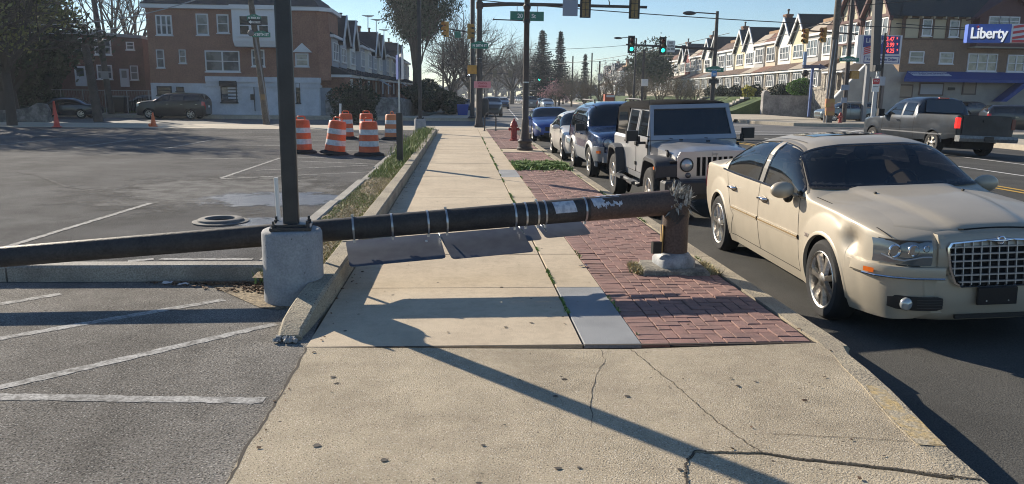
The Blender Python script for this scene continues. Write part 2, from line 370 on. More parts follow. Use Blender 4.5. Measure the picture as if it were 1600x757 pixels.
for i,l in enumerate([1.55,3.0,3.0,3.05,3.0,3.0,3.0,3.0,3.0,2.6]):
    straight(-1.265,y+.005,-1.072,y+l-.005,.185+RN.uniform(-.008,.004),M_KERB,KR); y+=l
# curved nose of the sidewalk kerb
cl=[(-1.17,6.415,.185),(-1.175,6.2,.178),(-1.19,5.95,.160),(-1.205,5.7,.128),(-1.215,5.5,.092),(-1.22,5.36,.060),(-1.215,5.27,.030)]
b=MB(); rings=[]
for i,(x,y,z) in enumerate(cl):
    hw=.097 if i<5 else .085; rings.append([(x-hw,y,-.1),(x-hw,y,z-.02),(x-hw+.02,y,z),(x+hw-.02,y,z),(x+hw,y,z-.02),(x+hw,y,-.1)])
b.loft(rings,close=False,cap=(1,1)); b.build('kerb_stone',M_KERB,KR,smooth=40)['label']='tapered broken end stone'
# debris at the nose
b=MB(); rr=random.Random(9)
for i in range(26):
    x,y=-1.22+rr.uniform(-.1,.08),5.24+rr.uniform(-.05,.03); s_=rr.uniform(.008,.03)
    b.cbox((x,y,.012),(s_,s_*1.3,s_),rr.random()*3,rr.random(),rr.random())
b.build('rubble',M_PATCH,KR,kind='stuff')
# joint weeds + tree pit weeds + strip grass
M_GR=M('grass_blade',(.18,.24,.06),.7,col2=(.24,.27,.09),scale=3,island=.45); M_WD=M('weed_leaf',(.19,.28,.07),.7,island=.4); M_DRY=M('dry_grass',(.42,.36,.20),.85,island=.3)
def blades(name,n,fn,h,mat,parent,seed,wd=.006,lean=.5,flat=0):
    r=random.Random(seed); b=MB()
    for i in range(n):
        q=fn(r)
        if q is None: continue
        x,y,z,k=q; a=r.random()*2*PI; hh=h*k*r.uniform(.5,1.2); dx,dy=math.cos(a),math.sin(a); l=lean*hh*r.uniform(.2,1.3); w0=wd*r.uniform(.7,1.4)
        px,py=-dy*w0,dx*w0
        i0=b.p((x-px,y-py,z)); i1=b.p((x+px,y+py,z)); i2=b.p((x+dx*l*.45+px*.8,y+dy*l*.45+py*.8,z+hh*.6)); i3=b.p((x+dx*l*.45-px*.8,y+dy*l*.45-py*.8,z+hh*.6)); i4=b.p((x+dx*l,y+dy*l,z+hh*(1 if not flat else .75)))
        b.face(i0,i1,i2,i3); b.face(i3,i2,i4)
    return b.build(name,mat,parent,kind='stuff')
def fstrip(r):
    y=6.8+29*r.random()**1.25; x=r.uniform(-1.82,-1.26); d=math.sin(y*1.7+x*4)+math.sin(y*.63+1)*1.2
    edge=(x<-1.68 or x>-1.36); k=1.0 if y>15 else .45
    if y<15 and not edge and d<1.2: return None
    if y<15 and edge and d<-.7: return None
    return (x,y,.09,k*(1.3 if y>17 else 1))
blades('strip_grass',15000,fstrip,.075,M_GR,PK,11,.006,.7)
blades('strip_dry_grass',26000,lambda r:(r.uniform(-1.8,-1.26),6.8+29*r.random()**1.4,.085,.6),.06,M_DRY,PK,12,.004,1.6)
blades('tall_weeds',2200,lambda r:(-1.5+r.gauss(0,.16),r.choice((20.8,22.5,25,27.5,30.5,33))+r.gauss(0,.6),.1,1),.26,M_GR,PK,13,.008,.4)
def fpit(r):
    x=r.uniform(1.30,2.60); y=r.gauss(18.7,.36)+.12*math.sin(x*9)+.08*math.sin(x*23); q=math.sin(x*13+y*5)+math.sin(y*11-x*7)
    return (x,y,-.02,1.2 if q>0 else .6) if q>-1.3 else None
blades('pit_weeds',14000,fpit,.12,M_WD,BP,14,.016,.9,1)
sheet('tree_pit',[[(1.34,17.95),(2.57,17.95),(2.57,19.45),(1.34,19.45)]],-.006,M_SOIL,parent=BP,kind=None)
def fj(r):
    y=5.15+26*r.random(); cl=math.sin(y*2.1)+math.sin(y*5.3+1)+math.sin(y*.7)
    if cl<-.4: return None
    return (.864+r.gauss(0,.007),y,-.004,.5+.7*max(0,cl-1))
blades('joint_weeds',9000,fj,.035,M_WD,SW,15,.006,1.0)
def fj2(r):
    y=5.3+26*r.random(); cl=math.sin(y*3.1+2)+math.sin(y*6.3)
    if cl<.5: return None
    return (1.288+r.gauss(0,.008),y,-.004,1)
blades('edge_weeds',2600,fj2,.022,M_WD,SW,16,.005,1.0)
def fk(r):
    y=6+26*r.random(); cl=math.sin(y*2.3+2)+math.sin(y*4.3)
    return None if cl<.9 else (2.57+r.gauss(0,.008),y,-.004,1)
blades('kerb_weeds',2500,fk,.025,M_WD,BP,17,.005,1)
blades('corner_weeds',700,lambda r:(-1.73+r.gauss(0,.05),7.0+r.gauss(0,.06),.0,1),.11,M_WD,PK,18,.008,.6)
# soil and litter at the inner corner of the lot
b=MB(); b.face(*[b.p((x,y,.001-.006)) for x,y in [(-2.9,7.03),(-2.3,6.9),(-2.0,6.55),(-1.62,6.1),(-1.45,6.05),(-1.25,6.3),(-1.25,7.03)]]); b.build('dirt_patch',M_SOIL,bpy.data.objects['parking_lot'])
b=MB(); rr=random.Random(3)
for i in range(420):
    t=rr.random(); x=-1.55-1.3*t*rr.random()+rr.gauss(0,.05); y=6.95-.55*rr.random()*(1-t); s_=rr.uniform(.006,.028)
    b.cbox((x,y,.004),(s_,s_*rr.uniform(.6,2),.006),rr.random()*3,rr.uniform(-.6,.6),0)
b.build('leaf_litter',M('dead_leaves',(.14,.085,.05),.9,island=.6),bpy.data.objects['parking_lot'],kind='stuff')
LOT=bpy.data.objects['parking_lot']
# lot lines
def line(p0,p1,w,mat=M_LINE,z=-.007,par=LOT,name='painted_line'):
    a,c=Vector(p0),Vector(p1); t=(c-a).normalized(); n=Vector((-t.y,t.x))*w/2; b=MB(); k=max(2,int((c-a).length/.05)) if (c-a).length<9 else 60; r=random.Random(int(p0[0]*97)); rg=[]
    for i in range(k+1):
        p=a.lerp(c,i/k); e1,e2=1-r.random()**3*.35,1-r.random()**3*.35; rg.append([(*(p-n*e1),z),(*(p+n*e2),z)])
    b.loft(rg[::-1],close=False); return b.build(name,mat,par)
for q in [((0,388),(235,317)),((-60,484),(95,458)),((-80,541),(350,467)),((-80,622),(430,505)),((-80,617),(412,624)),((345,278),(437,247)),((430,250),(600,257)),((345,279),(585,268)),((400,266),(575,258)),((250,404),(395,404)),((200,407),(240,404))]:
    line(g2(*q[0]),g2(*q[1]),.10 if q[0][1]>300 else .09)
for k in range(4): line((-1.95,21.5+k*2.6),(-7.0,20.3+k*2.6),.1)
for k in range(5): line((-9-k*2.7,24),(-9-k*2.7,29),.1)
# spill: pale powder and a wet stain
def blob(name,c,rx,ry,mat,z,par,seed,n=40,rough=.25,rz=0):
    r=random.Random(seed); ph=[r.random()*6 for _ in range(6)]; b=MB(); ids=[]
    for k in range(n):
        t=2*PI*k/n; q=1+rough*sum(math.sin((j+2)*t+ph[j])/(j+1.3) for j in range(6))*.6
        x,y=rx*q*math.cos(t),ry*q*math.sin(t); ids.append(b.p((c[0]+x*math.cos(rz)-y*math.sin(rz),c[1]+x*math.sin(rz)+y*math.cos(rz),z)))
    b.face(*ids); return b.build(name,mat,par)
M_DUST=M('pale_residue',(.155,.153,.15),1.0,spec=.05,col2=(.105,.104,.102),scale=2.2,detail=10,grain=.4,gscale=70,th=(.42,.6),bump=.8,bscale=70)
M_WET=M('wet_asphalt',(.062,.070,.082),.38,col2=(.13,.135,.145),scale=5,detail=10,grain=.5,gscale=80,bump=.8,bscale=80,th=(.45,.66),spec=.7)
M_SP=M('dried_residue',(.20,.197,.19),1.0,spec=.05,col2=(.13,.128,.123),scale=3,detail=10,grain=.4,gscale=70,th=(.4,.6),bump=.8,bscale=70); soften(M_SP,(-4.2,13.9),2.7,2.9,.5,1.0,1.2); blob('dried_spill',(-4.2,13.9),4,4,M_SP,-.0075,LOT,4,60,.05)
soften(M_WET,(-3.0,12.7),1.5,1.0,.35,.9,2.2); blob('wet_patch',(-3.0,12.7),2.6,1.9,M_WET,-.006,LOT,8,60,.05)
M_WET2=M('wet_asphalt_near',(.062,.068,.078),.35,col2=(.13,.135,.145),scale=5,detail=10,grain=.5,gscale=80,bump=.8,bscale=80,th=(.45,.66),spec=.6); soften(M_WET2,(-2.4,10.3),.8,.6,.35,.9,2.5); blob('wet_patch',(-2.4,10.3),1.5,1.2,M_WET2,-.006,LOT,18,50,.05)
def arc(pts,w): 
    for a,c in zip(pts,pts[1:]): line(a,c,w,M_DUST,-.0065,LOT,'scrape_mark')
arc([g2(*p) for p in [(28,269),(60,274),(80,282),(105,292),(150,297),(200,302),(230,308)]],.07)
# tyre marks etc on road; road lines
RD=bpy.data.objects['road']
def rline(x,y0,y1,w,mat):
    b=MB(); n=10; b.loft([[(x-w/2,y0+(y1-y0)*i/n,ZR(x-w/2,y0+(y1-y0)*i/n)+.006),(x+w/2,y0+(y1-y0)*i/n,ZR(x+w/2,y0+(y1-y0)*i/n)+.006)] for i in range(n+1)][::-1],close=False); b.build('painted_line',mat,RD)
rline(13.35,10,33,.12,M_RLINE); rline(10.85,6,33,.11,M_YEL); rline(11.12,6,33,.11,M_YEL); rline(16.1,20,33,.12,M_RLINE)
FR=bpy.data.objects['far_road']; CS=bpy.data.objects['cross_street']; CA=bpy.data.objects['crossing_asphalt']
for k in range(8): line((13.2+k*1.15,36.0),(13.4+k*1.15,39.5),.5,M_RLINE,-0.224,RD,'crosswalk_bar')
line((2.8,41.3),(21.5,41.3),.35,M_RLINE,-0.222,CA,'crosswalk_line'); line((2.8,44.2),(21.5,44.2),.3,M_RLINE,-0.222,CA,'crosswalk_line')
line((2.0,53.6),(21.5,53.6),.3,M_RLINE,-0.222,CA,'crosswalk_line'); line((2.0,56.4),(21.5,56.4),.3,M_RLINE,-0.222,CA,'crosswalk_line')
for k in range(9): line((24.0+k*1.1,44),(24.2+k*1.1,48),.45,M_RLINE,-0.225,CS,'crosswalk_bar')
for dx in (11.6,11.9):
    for a,c in zip(ys[2:-1],ys[3:]): line((dx+FX(a),a),(dx+FX(c),c),.13,M_YEL,-0.223,FR)
for a,c in zip(ys[2:-1],ys[3:]): line((4.6+FX(a),a),(4.6+FX(c),c),.13,M_RLINE,-0.223,FR); line((8.1+FX(a),a),(8.1+FX(c),c),.12,M_RLINE,-0.223,FR)
# far pavements (with kerb step), drive apron at the lot's edge
def pavement(name,poly,z=0.0,mat=M_FW,h=.4):
    b=MB(); b.loft([[(x,y,z-h) for x,y in poly],[(x,y,z) for x,y in poly]],cap=(0,1)); return b.build(name,mat,kind='structure')
pavement('pavement',[(-60,37.25),(-1.95,37.25),(-1.95,39.6),(-60,39.6)],.0)
pavement('corner_pavement',[(-1.94,37.9),(1.2,39.42),(2.4,39.42),(4.9,39.8),(4.2,41.2),(1.8,42.6),(-1.94,42.6),(-60,42.3),(-60,39.62),(-1.94,39.62)],-.004)
pavement('pavement',[(-80,57.6),(1.0,57.6),(1.6,59.3),(1.6,62),(-80,62)],.0)
yv=[62,80,100,130,160,200,260,330,420]
b=MB(); b.loft([[(-2.6+FX(y),y,0),(1.55+FX(y),y,0),(1.6+FX(y),y,-.3)] for y in yv],close=False); b.build('pavement',M_FW,kind='structure')
pavement('pavement',[(22.7,-20),(26.2,-20),(26.2,38),(32,39.6),(120,39.6),(120,40.3),(27,41.5),(23.5,40.6),(22.7,39)],-.002)
pavement('pavement',[(24.0,54.2),(27,53.2),(120,57.7),(120,66),(22.7,62.5),(22.6,58)],-.002)
b=MB(); b.loft([[(22.3+FX(y),y,-.3),(22.4+FX(y),y,0),(31.0+FX(y)*.5,y,.05)] for y in yv],close=False); b.build('pavement',M_FW,kind='structure')

M_KY=M('worn_yellow_paint',(.46,.34,.16),.9,col2=(.40,.345,.25),scale=9,detail=9,grain=.3,gscale=60,th=(.42,.58),bump=.6,bscale=50)
b=MB(); b.loft([[(2.31,3.45,.0075),(2.45,3.43,.0045)],[(2.335,3.62,.009),(2.475,3.60,.005)],[(2.37,3.85,.0095),(2.52,3.83,.005)],[(2.42,4.08,.0095),(2.56,4.05,.005)],[(2.47,4.25,.009),(2.59,4.22,.005)]][::-1],close=False); b.build('worn_paint',M_KY,KB)
soften(M_KY,(2.45,3.85),.35,.55,.3,.8,9)

b=MB(); rr=random.Random(91)
mk=[g2(*p) for p in [(1153,604),(1180,597),(1142,592),(872,733),(600,720),(748,756),(905,732),(868,620),(1090,480),(1120,472),(560,492),(700,520),(790,512),(640,468),(1010,478),(980,620),(830,505),(520,590),(1062,735),(495,697),(755,697)]]+[(rr.uniform(-1,2.3),rr.uniform(2.8,12)) for _ in range(60)]
for i,(x,y) in enumerate(mk):
    if 1.28<x<2.6 and y>5.05: continue
    q=rr.uniform(.010,.020) if i<21 else rr.uniform(.004,.010); sq_=rr.uniform(.6,1); ph=rr.random()*3
    b.face(*[b.p((x+q*math.cos(a)*(1+.2*math.sin(3*a+ph)),y+q*sq_*math.sin(a),.0045)) for a in [2*PI*k/9 for k in range(9)]])
b.build('gum_spots',M('old_gum',(.07,.06,.05),.8),SW,kind='stuff')
b=MB()
for i in range(260):
    x=rr.choice((rr.uniform(-1.06,-.95),rr.uniform(2.80,3.0),rr.uniform(1.2,2.6))); y=rr.uniform(3,20); s_=rr.uniform(.006,.018); z=.006 if x<2.7 else -.222
    b.cbox((x,y,z),(s_,s_*rr.uniform(.6,1.8),.003),rr.random()*3,rr.uniform(-.5,.5))
b.build('leaf_litter',MC['dead_leaves'],SW,kind='stuff')
# ---------------- vehicles ----------------
def pch(pts):
    xs=[p[0] for p in pts]; ys=[p[1] for p in pts]; n=len(xs)
    d=[(ys[i+1]-ys[i])/(xs[i+1]-xs[i]) for i in range(n-1)]; m=[d[0]]+[0 if d[i-1]*d[i]<=0 else 2*d[i-1]*d[i]/(d[i-1]+d[i]) for i in range(1,n-1)]+[d[-1]]
    def f(x):
        if x<=xs[0]: return ys[0]
        if x>=xs[-1]: return ys[-1]
        i=0
        while x>xs[i+1]: i+=1
        h=xs[i+1]-xs[i]; t=(x-xs[i])/h
        return (2*t**3-3*t*t+1)*ys[i]+(t**3-2*t*t+t)*h*m[i]+(-2*t**3+3*t*t)*ys[i+1]+(t**3-t*t)*h*m[i+1]
    return f
class Body:
    def __init__(s,W,zb,zs,zt,axles=(),Rw=.37,zc=.34,k=.22,bow=.05,dent=None,flare=.0):
        s.W,s.zb0,s.zs,s.zt=pch(W),pch(zb),pch(zs),pch(zt); s.x0,s.x1=W[0][0],W[-1][0]; s.ax=axles; s.Rw=Rw; s.zc=zc; s.k=k; s.bow=bow; s.dent=dent; s.flare=flare
    def zb(s,x):
        z=s.zb0(x)
        for a in s.ax:
            d=abs(x-a)
            if d<s.Rw: z=max(z,s.zc+math.sqrt(s.Rw**2-d*d))
        return z
    def side(s,x,z):
        zb,zs=s.zb0(x),s.zs(x); t=(z-zb)/(zs-zb) ; y=s.W(x)-s.bow*(abs(t-.55)*1.9)**2.2*(1 if t<.55 else .55)
        for a in s.ax:
            r=math.hypot(x-a,z-s.zc)
            if r<s.Rw*1.5: y+=s.flare*max(0,1-(r-s.Rw)/(s.Rw*.45))**.8 if r>s.Rw else s.flare
        if s.dent: y-=s.dent(x,z)
        return y
    def top(s,x,th):
        zs,zt=s.zs(x),s.zt(x); h=max(.001,zt-zs); n=2.1+2.6*min(1,max(0,h-.06)/.4); y0=s.side(x,zs)
        c,q=max(0,math.cos(th)),max(0,math.sin(th)); z=h*q**(2/n); y=y0*c**(2/n)-s.k*z*1.0*min(1,c*3)
        return max(0,y) if th<PI/2-.001 else 0.0, zs+z
    def th_at(s,x,z):
        zs,zt=s.zs(x),s.zt(x); h=max(.001,zt-zs); n=2.1+2.6*min(1,max(0,h-.06)/.4)
        return math.asin(min(1,max(0,(z-zs)/h))**(n/2))
    def mesh(s,ns=9,nt=12,step=.07,cut=None):
        xs=set(); x=s.x0
        while x<s.x1: xs.add(round(x,3)); x+=step
        xs.add(s.x1)
        for e in (s.x0,s.x1):
            for q in (.01,.025,.05,.09,.13): xs.add(round(e+q*(1 if e==s.x0 else -1),3))
        for a in s.ax:
            for i in range(-14,15): xs.add(round(a+s.Rw*math.sin(i/14*PI/2),3))
            xs.add(round(a-s.Rw-.003,3)); xs.add(round(a+s.Rw+.003,3))
        xs=sorted(xs); b=MB(); rings=[]
        for x in xs:
            zb,zs=s.zb(x),s.zs(x); half=[]
            for i in range(ns+1): z=zb+(zs-zb)*i/ns; half.append((s.side(x,z),z))
            for j in range(1,nt+1):
                half.append(s.top(x,PI/2*(j/nt)))
            rings.append([(x,y,z) for y,z in half]+[(x,-y,z) for y,z in half[-2::-1]])
        if not cut: b.loft(rings,close=False)
        else:
            ids=[[b.p(c) for c in r] for r in rings]; n=len(rings[0])
            for i in range(len(rings)-1):
                for k in range(n-1):
                    kk=k if k<n//2 else n-2-k; j=kk-ns
                    if j>=0:
                        xm=(rings[i][0][0]+rings[i+1][0][0])/2; cs=[rings[q][m] for q in (i,i+1) for m in (k,k+1)]
                        if cut(min(c[0] for c in cs),max(c[0] for c in cs),PI/2*j/nt,PI/2*(j+1)/nt,min(c[2] for c in cs),max(c[2] for c in cs)): continue
                    b.face(ids[i][k],ids[i][k+1],ids[i+1][k+1],ids[i+1][k])
        for r in (rings[0],rings[-1]):
            n=len(r); ids=[b.p(c) for c in r]
            for i in range(n//2):
                if r is rings[0]: b.face(ids[i],ids[i+1],ids[n-2-i],ids[n-1-i]) if i<n//2-1 else b.face(ids[i],ids[i+1],ids[n-1-i])
                else: b.face(ids[n-1-i],ids[n-2-i],ids[i+1],ids[i]) if i<n//2-1 else b.face(ids[n-1-i],ids[i+1],ids[i])
        return b
    # patches -----------------------------------------------------------
    def spatch(s,x0,x1,zlo,zhi,off=.003,side=1,nx=10,nz=4,b=None,rim=True,ring=0):
        """patch on the flank; zlo/zhi numbers or functions of x"""
        b=b or MB(); fl=zlo if callable(zlo) else (lambda x:zlo); fh=zhi if callable(zhi) else (lambda x:zhi); rings=[]
        for i in range(nx+1):
            x=x0+(x1-x0)*i/nx; r=[]
            for j in range(nz+1):
                z=fl(x)+(fh(x)-fl(x))*j/nz
                if z>s.zs(x)+.001: y,z2=s.top(x,s.th_at(x,z)); y+=off
                else:
                    y=s.side(x,z)+off
                dx=0
                if abs(s.W(x+.02)-s.W(x-.02))>.004: dx=off*(1 if s.W(x-.02)>s.W(x+.02) else -1)
                r.append((x+dx,y*side,z))
            if rim: # edges fold inwards to give thickness
                r=[(r[0][0],r[0][1]-side*(off+.004),r[0][2])]+r+[(r[-1][0],r[-1][1]-side*(off+.004),r[-1][2])]
            rings.append(r)
        if side<0: rings=rings[::-1]
        if ring: return s.ringfaces(b,rings,ring)
        b.loft(rings,close=False); return b
    def ringfaces(s,b,rings,k,kv=None):
        kv=kv or k; ids=[[b.p(c) for c in r] for r in rings]; n,m=len(rings)-1,len(rings[0])-1
        for i in range(n):
            for j in range(m):
                if i<k or i>=n-k or j<kv or j>=m-kv: b.face(ids[i][j],ids[i][j+1],ids[i+1][j+1],ids[i+1][j])
        return b
    def tpatch(s,xa,xb,tha,off=.004,nu=8,nv=16,b=None,tex=1.0,ring=0,kv=0):
        """patch over the top; xa/xb functions of t (-1..1 across); tha lower theta"""
        b=b or MB(); rings=[]
        for i in range(nu+1):
            r=[]
            for j in range(nv+1):
                t=-1+2*j/nv; u=i/nu; x=xa(t)*(1-u)+xb(t)*u; th0=tha(u) if callable(tha) else tha
                th=PI/2-(PI/2-th0)*abs(t)**tex; y,z=s.top(x,th); sl=s.zt(x+.03)-s.zt(x-.03)
                k=math.atan2(sl,.06); r.append((x-math.sin(k)*off,math.copysign(y,t) if t else 0.0,z+math.cos(k)*off))
            rings.append(r)
        if ring: return s.ringfaces(b,rings[::-1],ring,kv)
        b.loft(rings[::-1],close=False); return b
def wheel(par,loc,side,r=.35,wd=.22,rr=.235,spokes=7,mat=ALU,style='spoke',steel=None,sp=.036):
    b=MB(); prof=[(rr,-wd/2+.01),(rr+.02,-wd/2),(r-.035,-wd/2),(r-.012,-wd/2+.02),(r,-wd/2+.045),(r,wd/2-.045),(r-.012,wd/2-.02),(r-.035,wd/2),(rr+.02,wd/2),(rr,wd/2-.01),(rr-.005,0)]
    b.lathe(prof+[prof[0]],36,'y',cap=(0,0)); w_=b.build('wheel',RUB,par,smooth=35,loc=loc)
    c=MB(); y=side*(wd/2-.02)
    c.lathe([(rr+.012,y+side*.012),(rr+.004,y+side*.02),(rr-.010,y+side*.012),(rr-.018,y-side*.05),(rr-.02,-side*.06)],36,'y',cap=(0,0))
    c.lathe([(.068,y-side*.03),(.062,y+side*.006),(.045,y+side*.016),(.0015,y+side*.018)],16,'y')
    for k in range(spokes):
        a=2*PI*k/spokes+.3; ca,sa=math.cos(a),math.sin(a)
        def q(r0,wd2,yy,sgn): return (ca*r0-sa*wd2*sgn,yy,sa*r0+ca*wd2*sgn)
        w0,w1=sp*.75,sp*1.15
        ring=lambda r0,ww,yo,yi:[q(r0,ww,yi,-1),q(r0,ww*.75,yo,-1),q(r0,ww*.75,yo,1),q(r0,ww,yi,1)]
        c.loft([ring(.045,w0,y+side*.008,y-side*.03),ring((.05+rr)/2,w0*1.05,y+side*.004,y-side*.03),ring(rr-.008,w1,y+side*.006,y-side*.03)])
    rim=c.build('rim',mat,w_,smooth=35)
    d=MB(); d.lathe([(rr-.018,-side*.02),(.001,-side*.02)],24,'y',cap=(0,0)); d.lathe([(.15,y-side*.06),(.001,y-side*.06)],24,'y',cap=(0,0)); d.build('brake_disc',DARK if style!='disc' else STL,w_)
    if side<0: pass
    return w_
def well(par,bd,inset=.02,depth=.42):
    b=MB()
    for a in bd.ax:
        for s_ in (1,-1):
            rg=[]
            for i in range(17):
                t=PI*i/16; x=a+bd.Rw*1.005*math.cos(t); z=bd.zc+bd.Rw*1.005*math.sin(t); y=bd.side(x,z)-.012; rg.append([(x,s_*y,z),(x,s_*(y-depth),z)])
            b.loft(rg,close=False)
            y=bd.W(a)-depth; b.face(*[b.p((a+bd.Rw*1.1*math.cos(PI*i/12),s_*y,bd.zc+bd.Rw*1.1*math.sin(PI*i/12)-.0)) for i in range(13)])
    x0,x1=bd.x0+.25,bd.x1-.25; b.box(x0,x1,-.52,.52,bd.zc-.13,bd.zc+.12)
    b.build('underbody',DARK,par)
def arch_lip(par,bd,mat,w_=.03,off=.006,name='wheel_arch'):
    for a in bd.ax:
        for s_ in (1,-1):
            b=MB(); rg=[]
            for i in range(25):
                t=-.15+(PI+.3)*i/24; c,q=math.cos(t),math.sin(t); r=[]
                for rr_,o in ((bd.Rw-.012,-.03),(bd.Rw-.008,off),(bd.Rw+w_*.6,off),(bd.Rw+w_,-.004)):
                    x=a+rr_*c; z=max(bd.zb0(a)*.9,bd.zc+rr_*q); r.append((x,s_*(bd.side(x,max(z,bd.zb0(x)))+o),z))
                rg.append(r)
            b.loft(rg,close=False); b.build(name,mat,par,smooth=50)
def mirror(par,loc,side,mat,sc=1,box=False):
    b=MB()
    if box: b.loft([[(x,y*side,z) for y,z in ((-.1,-.09),(.1,-.09),(.11,.09),(-.1,.1))] for x in (-.06,.02)]+[[(.06,y*side*.85,z*.8) for y,z in ((-.1,-.09),(.1,-.09),(.11,.09),(-.1,.1))]],cap=(1,1)); b.tube([(0,-.08*side,-.02),(-.02,-.24*side,-.06)],.025,6)
    else:
        b.sphere((0,0,0),1,16,10,(.075*sc,.125*sc,.078*sc)); b.tube([(0,-.09*side,-.03),(-.0,-.2*side,-.09)],.022,6)
    o=b.build('side_mirror',mat,par,smooth=40,loc=loc)
    g_=MB(); g_.lathe([(.001,-.05),(.06,-.05)],12,'x',cap=(0,0)); 
    return o
def generic_car(name,label,loc,rz,paint,kind='sedan',L=4.6,W=1.80,H=1.45,group=None,lod=1,wheelr=.32,rimcol=ALU,spokes=7,cat='car'):
    """everyday car with loft body; lod 0 = far"""
    t=thing(name,label,cat,loc,rz,group); h=L/2; w=W/2; s=H/1.45
    wb=L*.295
    if kind=='sedan':
        zs=[(-h,.60*s),(-h+.1,.86*s),(-h+.5,.95*s),(-.6,.93*s),(.8,.90*s),(h-.5,.78*s),(h-.08,.68*s),(h,.55*s)]
        zt=[(-h,.64*s),(-h+.06,.90*s),(-h+.35,1.01*s),(-h+.62,1.05*s),(-h*.36,1.40*s),(-.35,H),(.05,H),(.35,H-.04),(.98,1.03*s),(1.15,1.0*s),(h-.6,.90*s),(h-.15,.76*s),(h,.60*s)]
        ww=[(-h*.60,-h*.60)]; side_w=(-h*.58,.86); mid=(-.38,)
    elif kind=='suv':
        zs=[(-h,.70*s),(-h+.05,1.0*s),(-h+.5,1.02*s),(.9,.97*s),(h-.5,.90*s),(h-.08,.80*s),(h,.6*s)]
        zt=[(-h,.74*s),(-h+.03,1.05*s),(-h+.15,1.25*s),(-h+.42,H-.03),(-.6,H),(.1,H-.01),(.4,H-.06),(1.05,1.10*s),(1.2,1.06*s),(h-.5,.99*s),(h-.1,.86*s),(h,.66*s)]
        side_w=(-h*.86,.92); mid=(-.95,.0)
    else: # hatch / van
        zs=[(-h,.70*s),(-h+.05,.92*s),(-h+.5,.95*s),(1.0,.90*s),(h-.4,.82*s),(h-.05,.7*s),(h,.55*s)]
        zt=[(-h,.74*s),(-h+.03,.98*s),(-h+.2,1.25*s),(-h+.45,H-.03),(-.4,H),(.2,H-.02),(.5,H-.08),(1.35,1.02*s),(1.5,.98*s),(h-.3,.85*s),(h,.6*s)]
        side_w=(-h*.84,1.05); mid=(-.8,.15)
    Wp=[(-h,w*.70),(-h+.04,w*.84),(-h+.2,w*.95),(-h+.6,w),(h-.9,w),(h-.35,w*.94),(h-.12,w*.84),(h-.03,w*.72),(h,w*.62)]
    zb=[(-h,.38),(-h+.3,.27),(-wb,.24),(wb,.22),(h-.3,.24),(h,.32)]
    bd=Body(Wp,zb,zs,zt,(-wb,wb),wheelr+.045,wheelr,k=.30,bow=.06,flare=.012)
    bd.mesh(7,9,.1 if lod else .16).build('body',paint,t,smooth=48); well(t,bd)
    cut=(.35*s+.6*s)
    def lo(x): return bd.zs(x)+.02
    def hi(x): return max(bd.zs(x)+.025,min(bd.zt(x)-.075, 99))
    xs_=[side_w[0]]+list(mid)+[side_w[1]]
    for sd_ in (1,-1):
        for a,c in zip(xs_,xs_[1:]):
            bd.spatch(a+.03,c-.03,lo,hi,.004,sd_,10,4).build('side_window',GLS,t,smooth=50)
    # screens
    fr=[p for p in zt if p[0]>.2 and p[1]>1.0*s]; xw1=max(p[0] for p in zt if p[1]>=H-.1)+.02; xw0=min(p[0] for p in zt if p[0]>.6)-.02
    bd.tpatch(lambda q:xw1-.04*q*q,lambda q:xw0-.16*q*q,lambda u:.42-.12*u,.006,6,14).build('windshield',GLS,t,smooth=50)
    if kind=='sedan': bd.tpatch(lambda q:-h+.68+.1*q*q,lambda q:-h*.38+.03,.42,.006,6,12).build('rear_window',GLS,t,smooth=50)
    else: bd.tpatch(lambda q:-h+.05,lambda q:-h+.36,.5,.008,6,12).build('rear_window',GLS,t,smooth=50)
    for sd_ in (1,-1):
        o=bd.spatch(h-.30,h-.02,lambda x:bd.zs(x)-.16*s,lambda x:bd.zs(x)-.02,.004,sd_,8,3); 
        o.build('headlight',CLR,t,smooth=50)
        bd.spatch(-h+.01,-h+.22,lambda x:bd.zs(x)-.24*s,lambda x:bd.zs(x)-.03,.004,sd_,6,3).build('tail_light',REDL,t,smooth=50)
        if lod:
            mirror(t,(xw0-.12,sd_*(w+.10),.98*s),sd_,paint)
            for a in xs_[1:-1]+[xs_[0]+.1]:
                b=MB(); b.cbox((a+.12,sd_*(bd.side(a+.12,.8*s)+.02),.83*s),(.16,.03,.025)); b.build('door_handle',CHR,t)
            for a in xs_[1:]:
                bd.spatch(a-.006,a+.006,lambda x:bd.zb0(x)+.06,lambda x:bd.zs(x),.0015,sd_,1,6).build('door_seam',DARK,t)
    b=MB(); b.bbox(0,.03,-w*.42,w*.42,0,.2*s,.01); 
    b=MB(); b.cbox((h+.004,0,.56*s),(.03,w*.98,.17*s)); b.cbox((h-.004,0,.33),(.04,w*1.1,.12)); b.build('grille',BLK,t)
    b=MB(); b.cbox((-h-.006,0,.72*s),(.015,.31,.15)); b.build('licence_plate',WHT,t)
    for x in (-wb,wb):
        for sd_ in (1,-1): wheel(t,(x,sd_*(w-.10),wheelr),sd_,wheelr,.2,wheelr*.66,spokes,rimcol)
    return t,bd
def paintm(name,col,col2=None,metal=.35,rough=.32,coat=.7,grain=.04): return M(name,col,rough,metal,col2=col2,scale=1.4,detail=6,coat=coat,grain=grain,gscale=4)
ZS=-.23
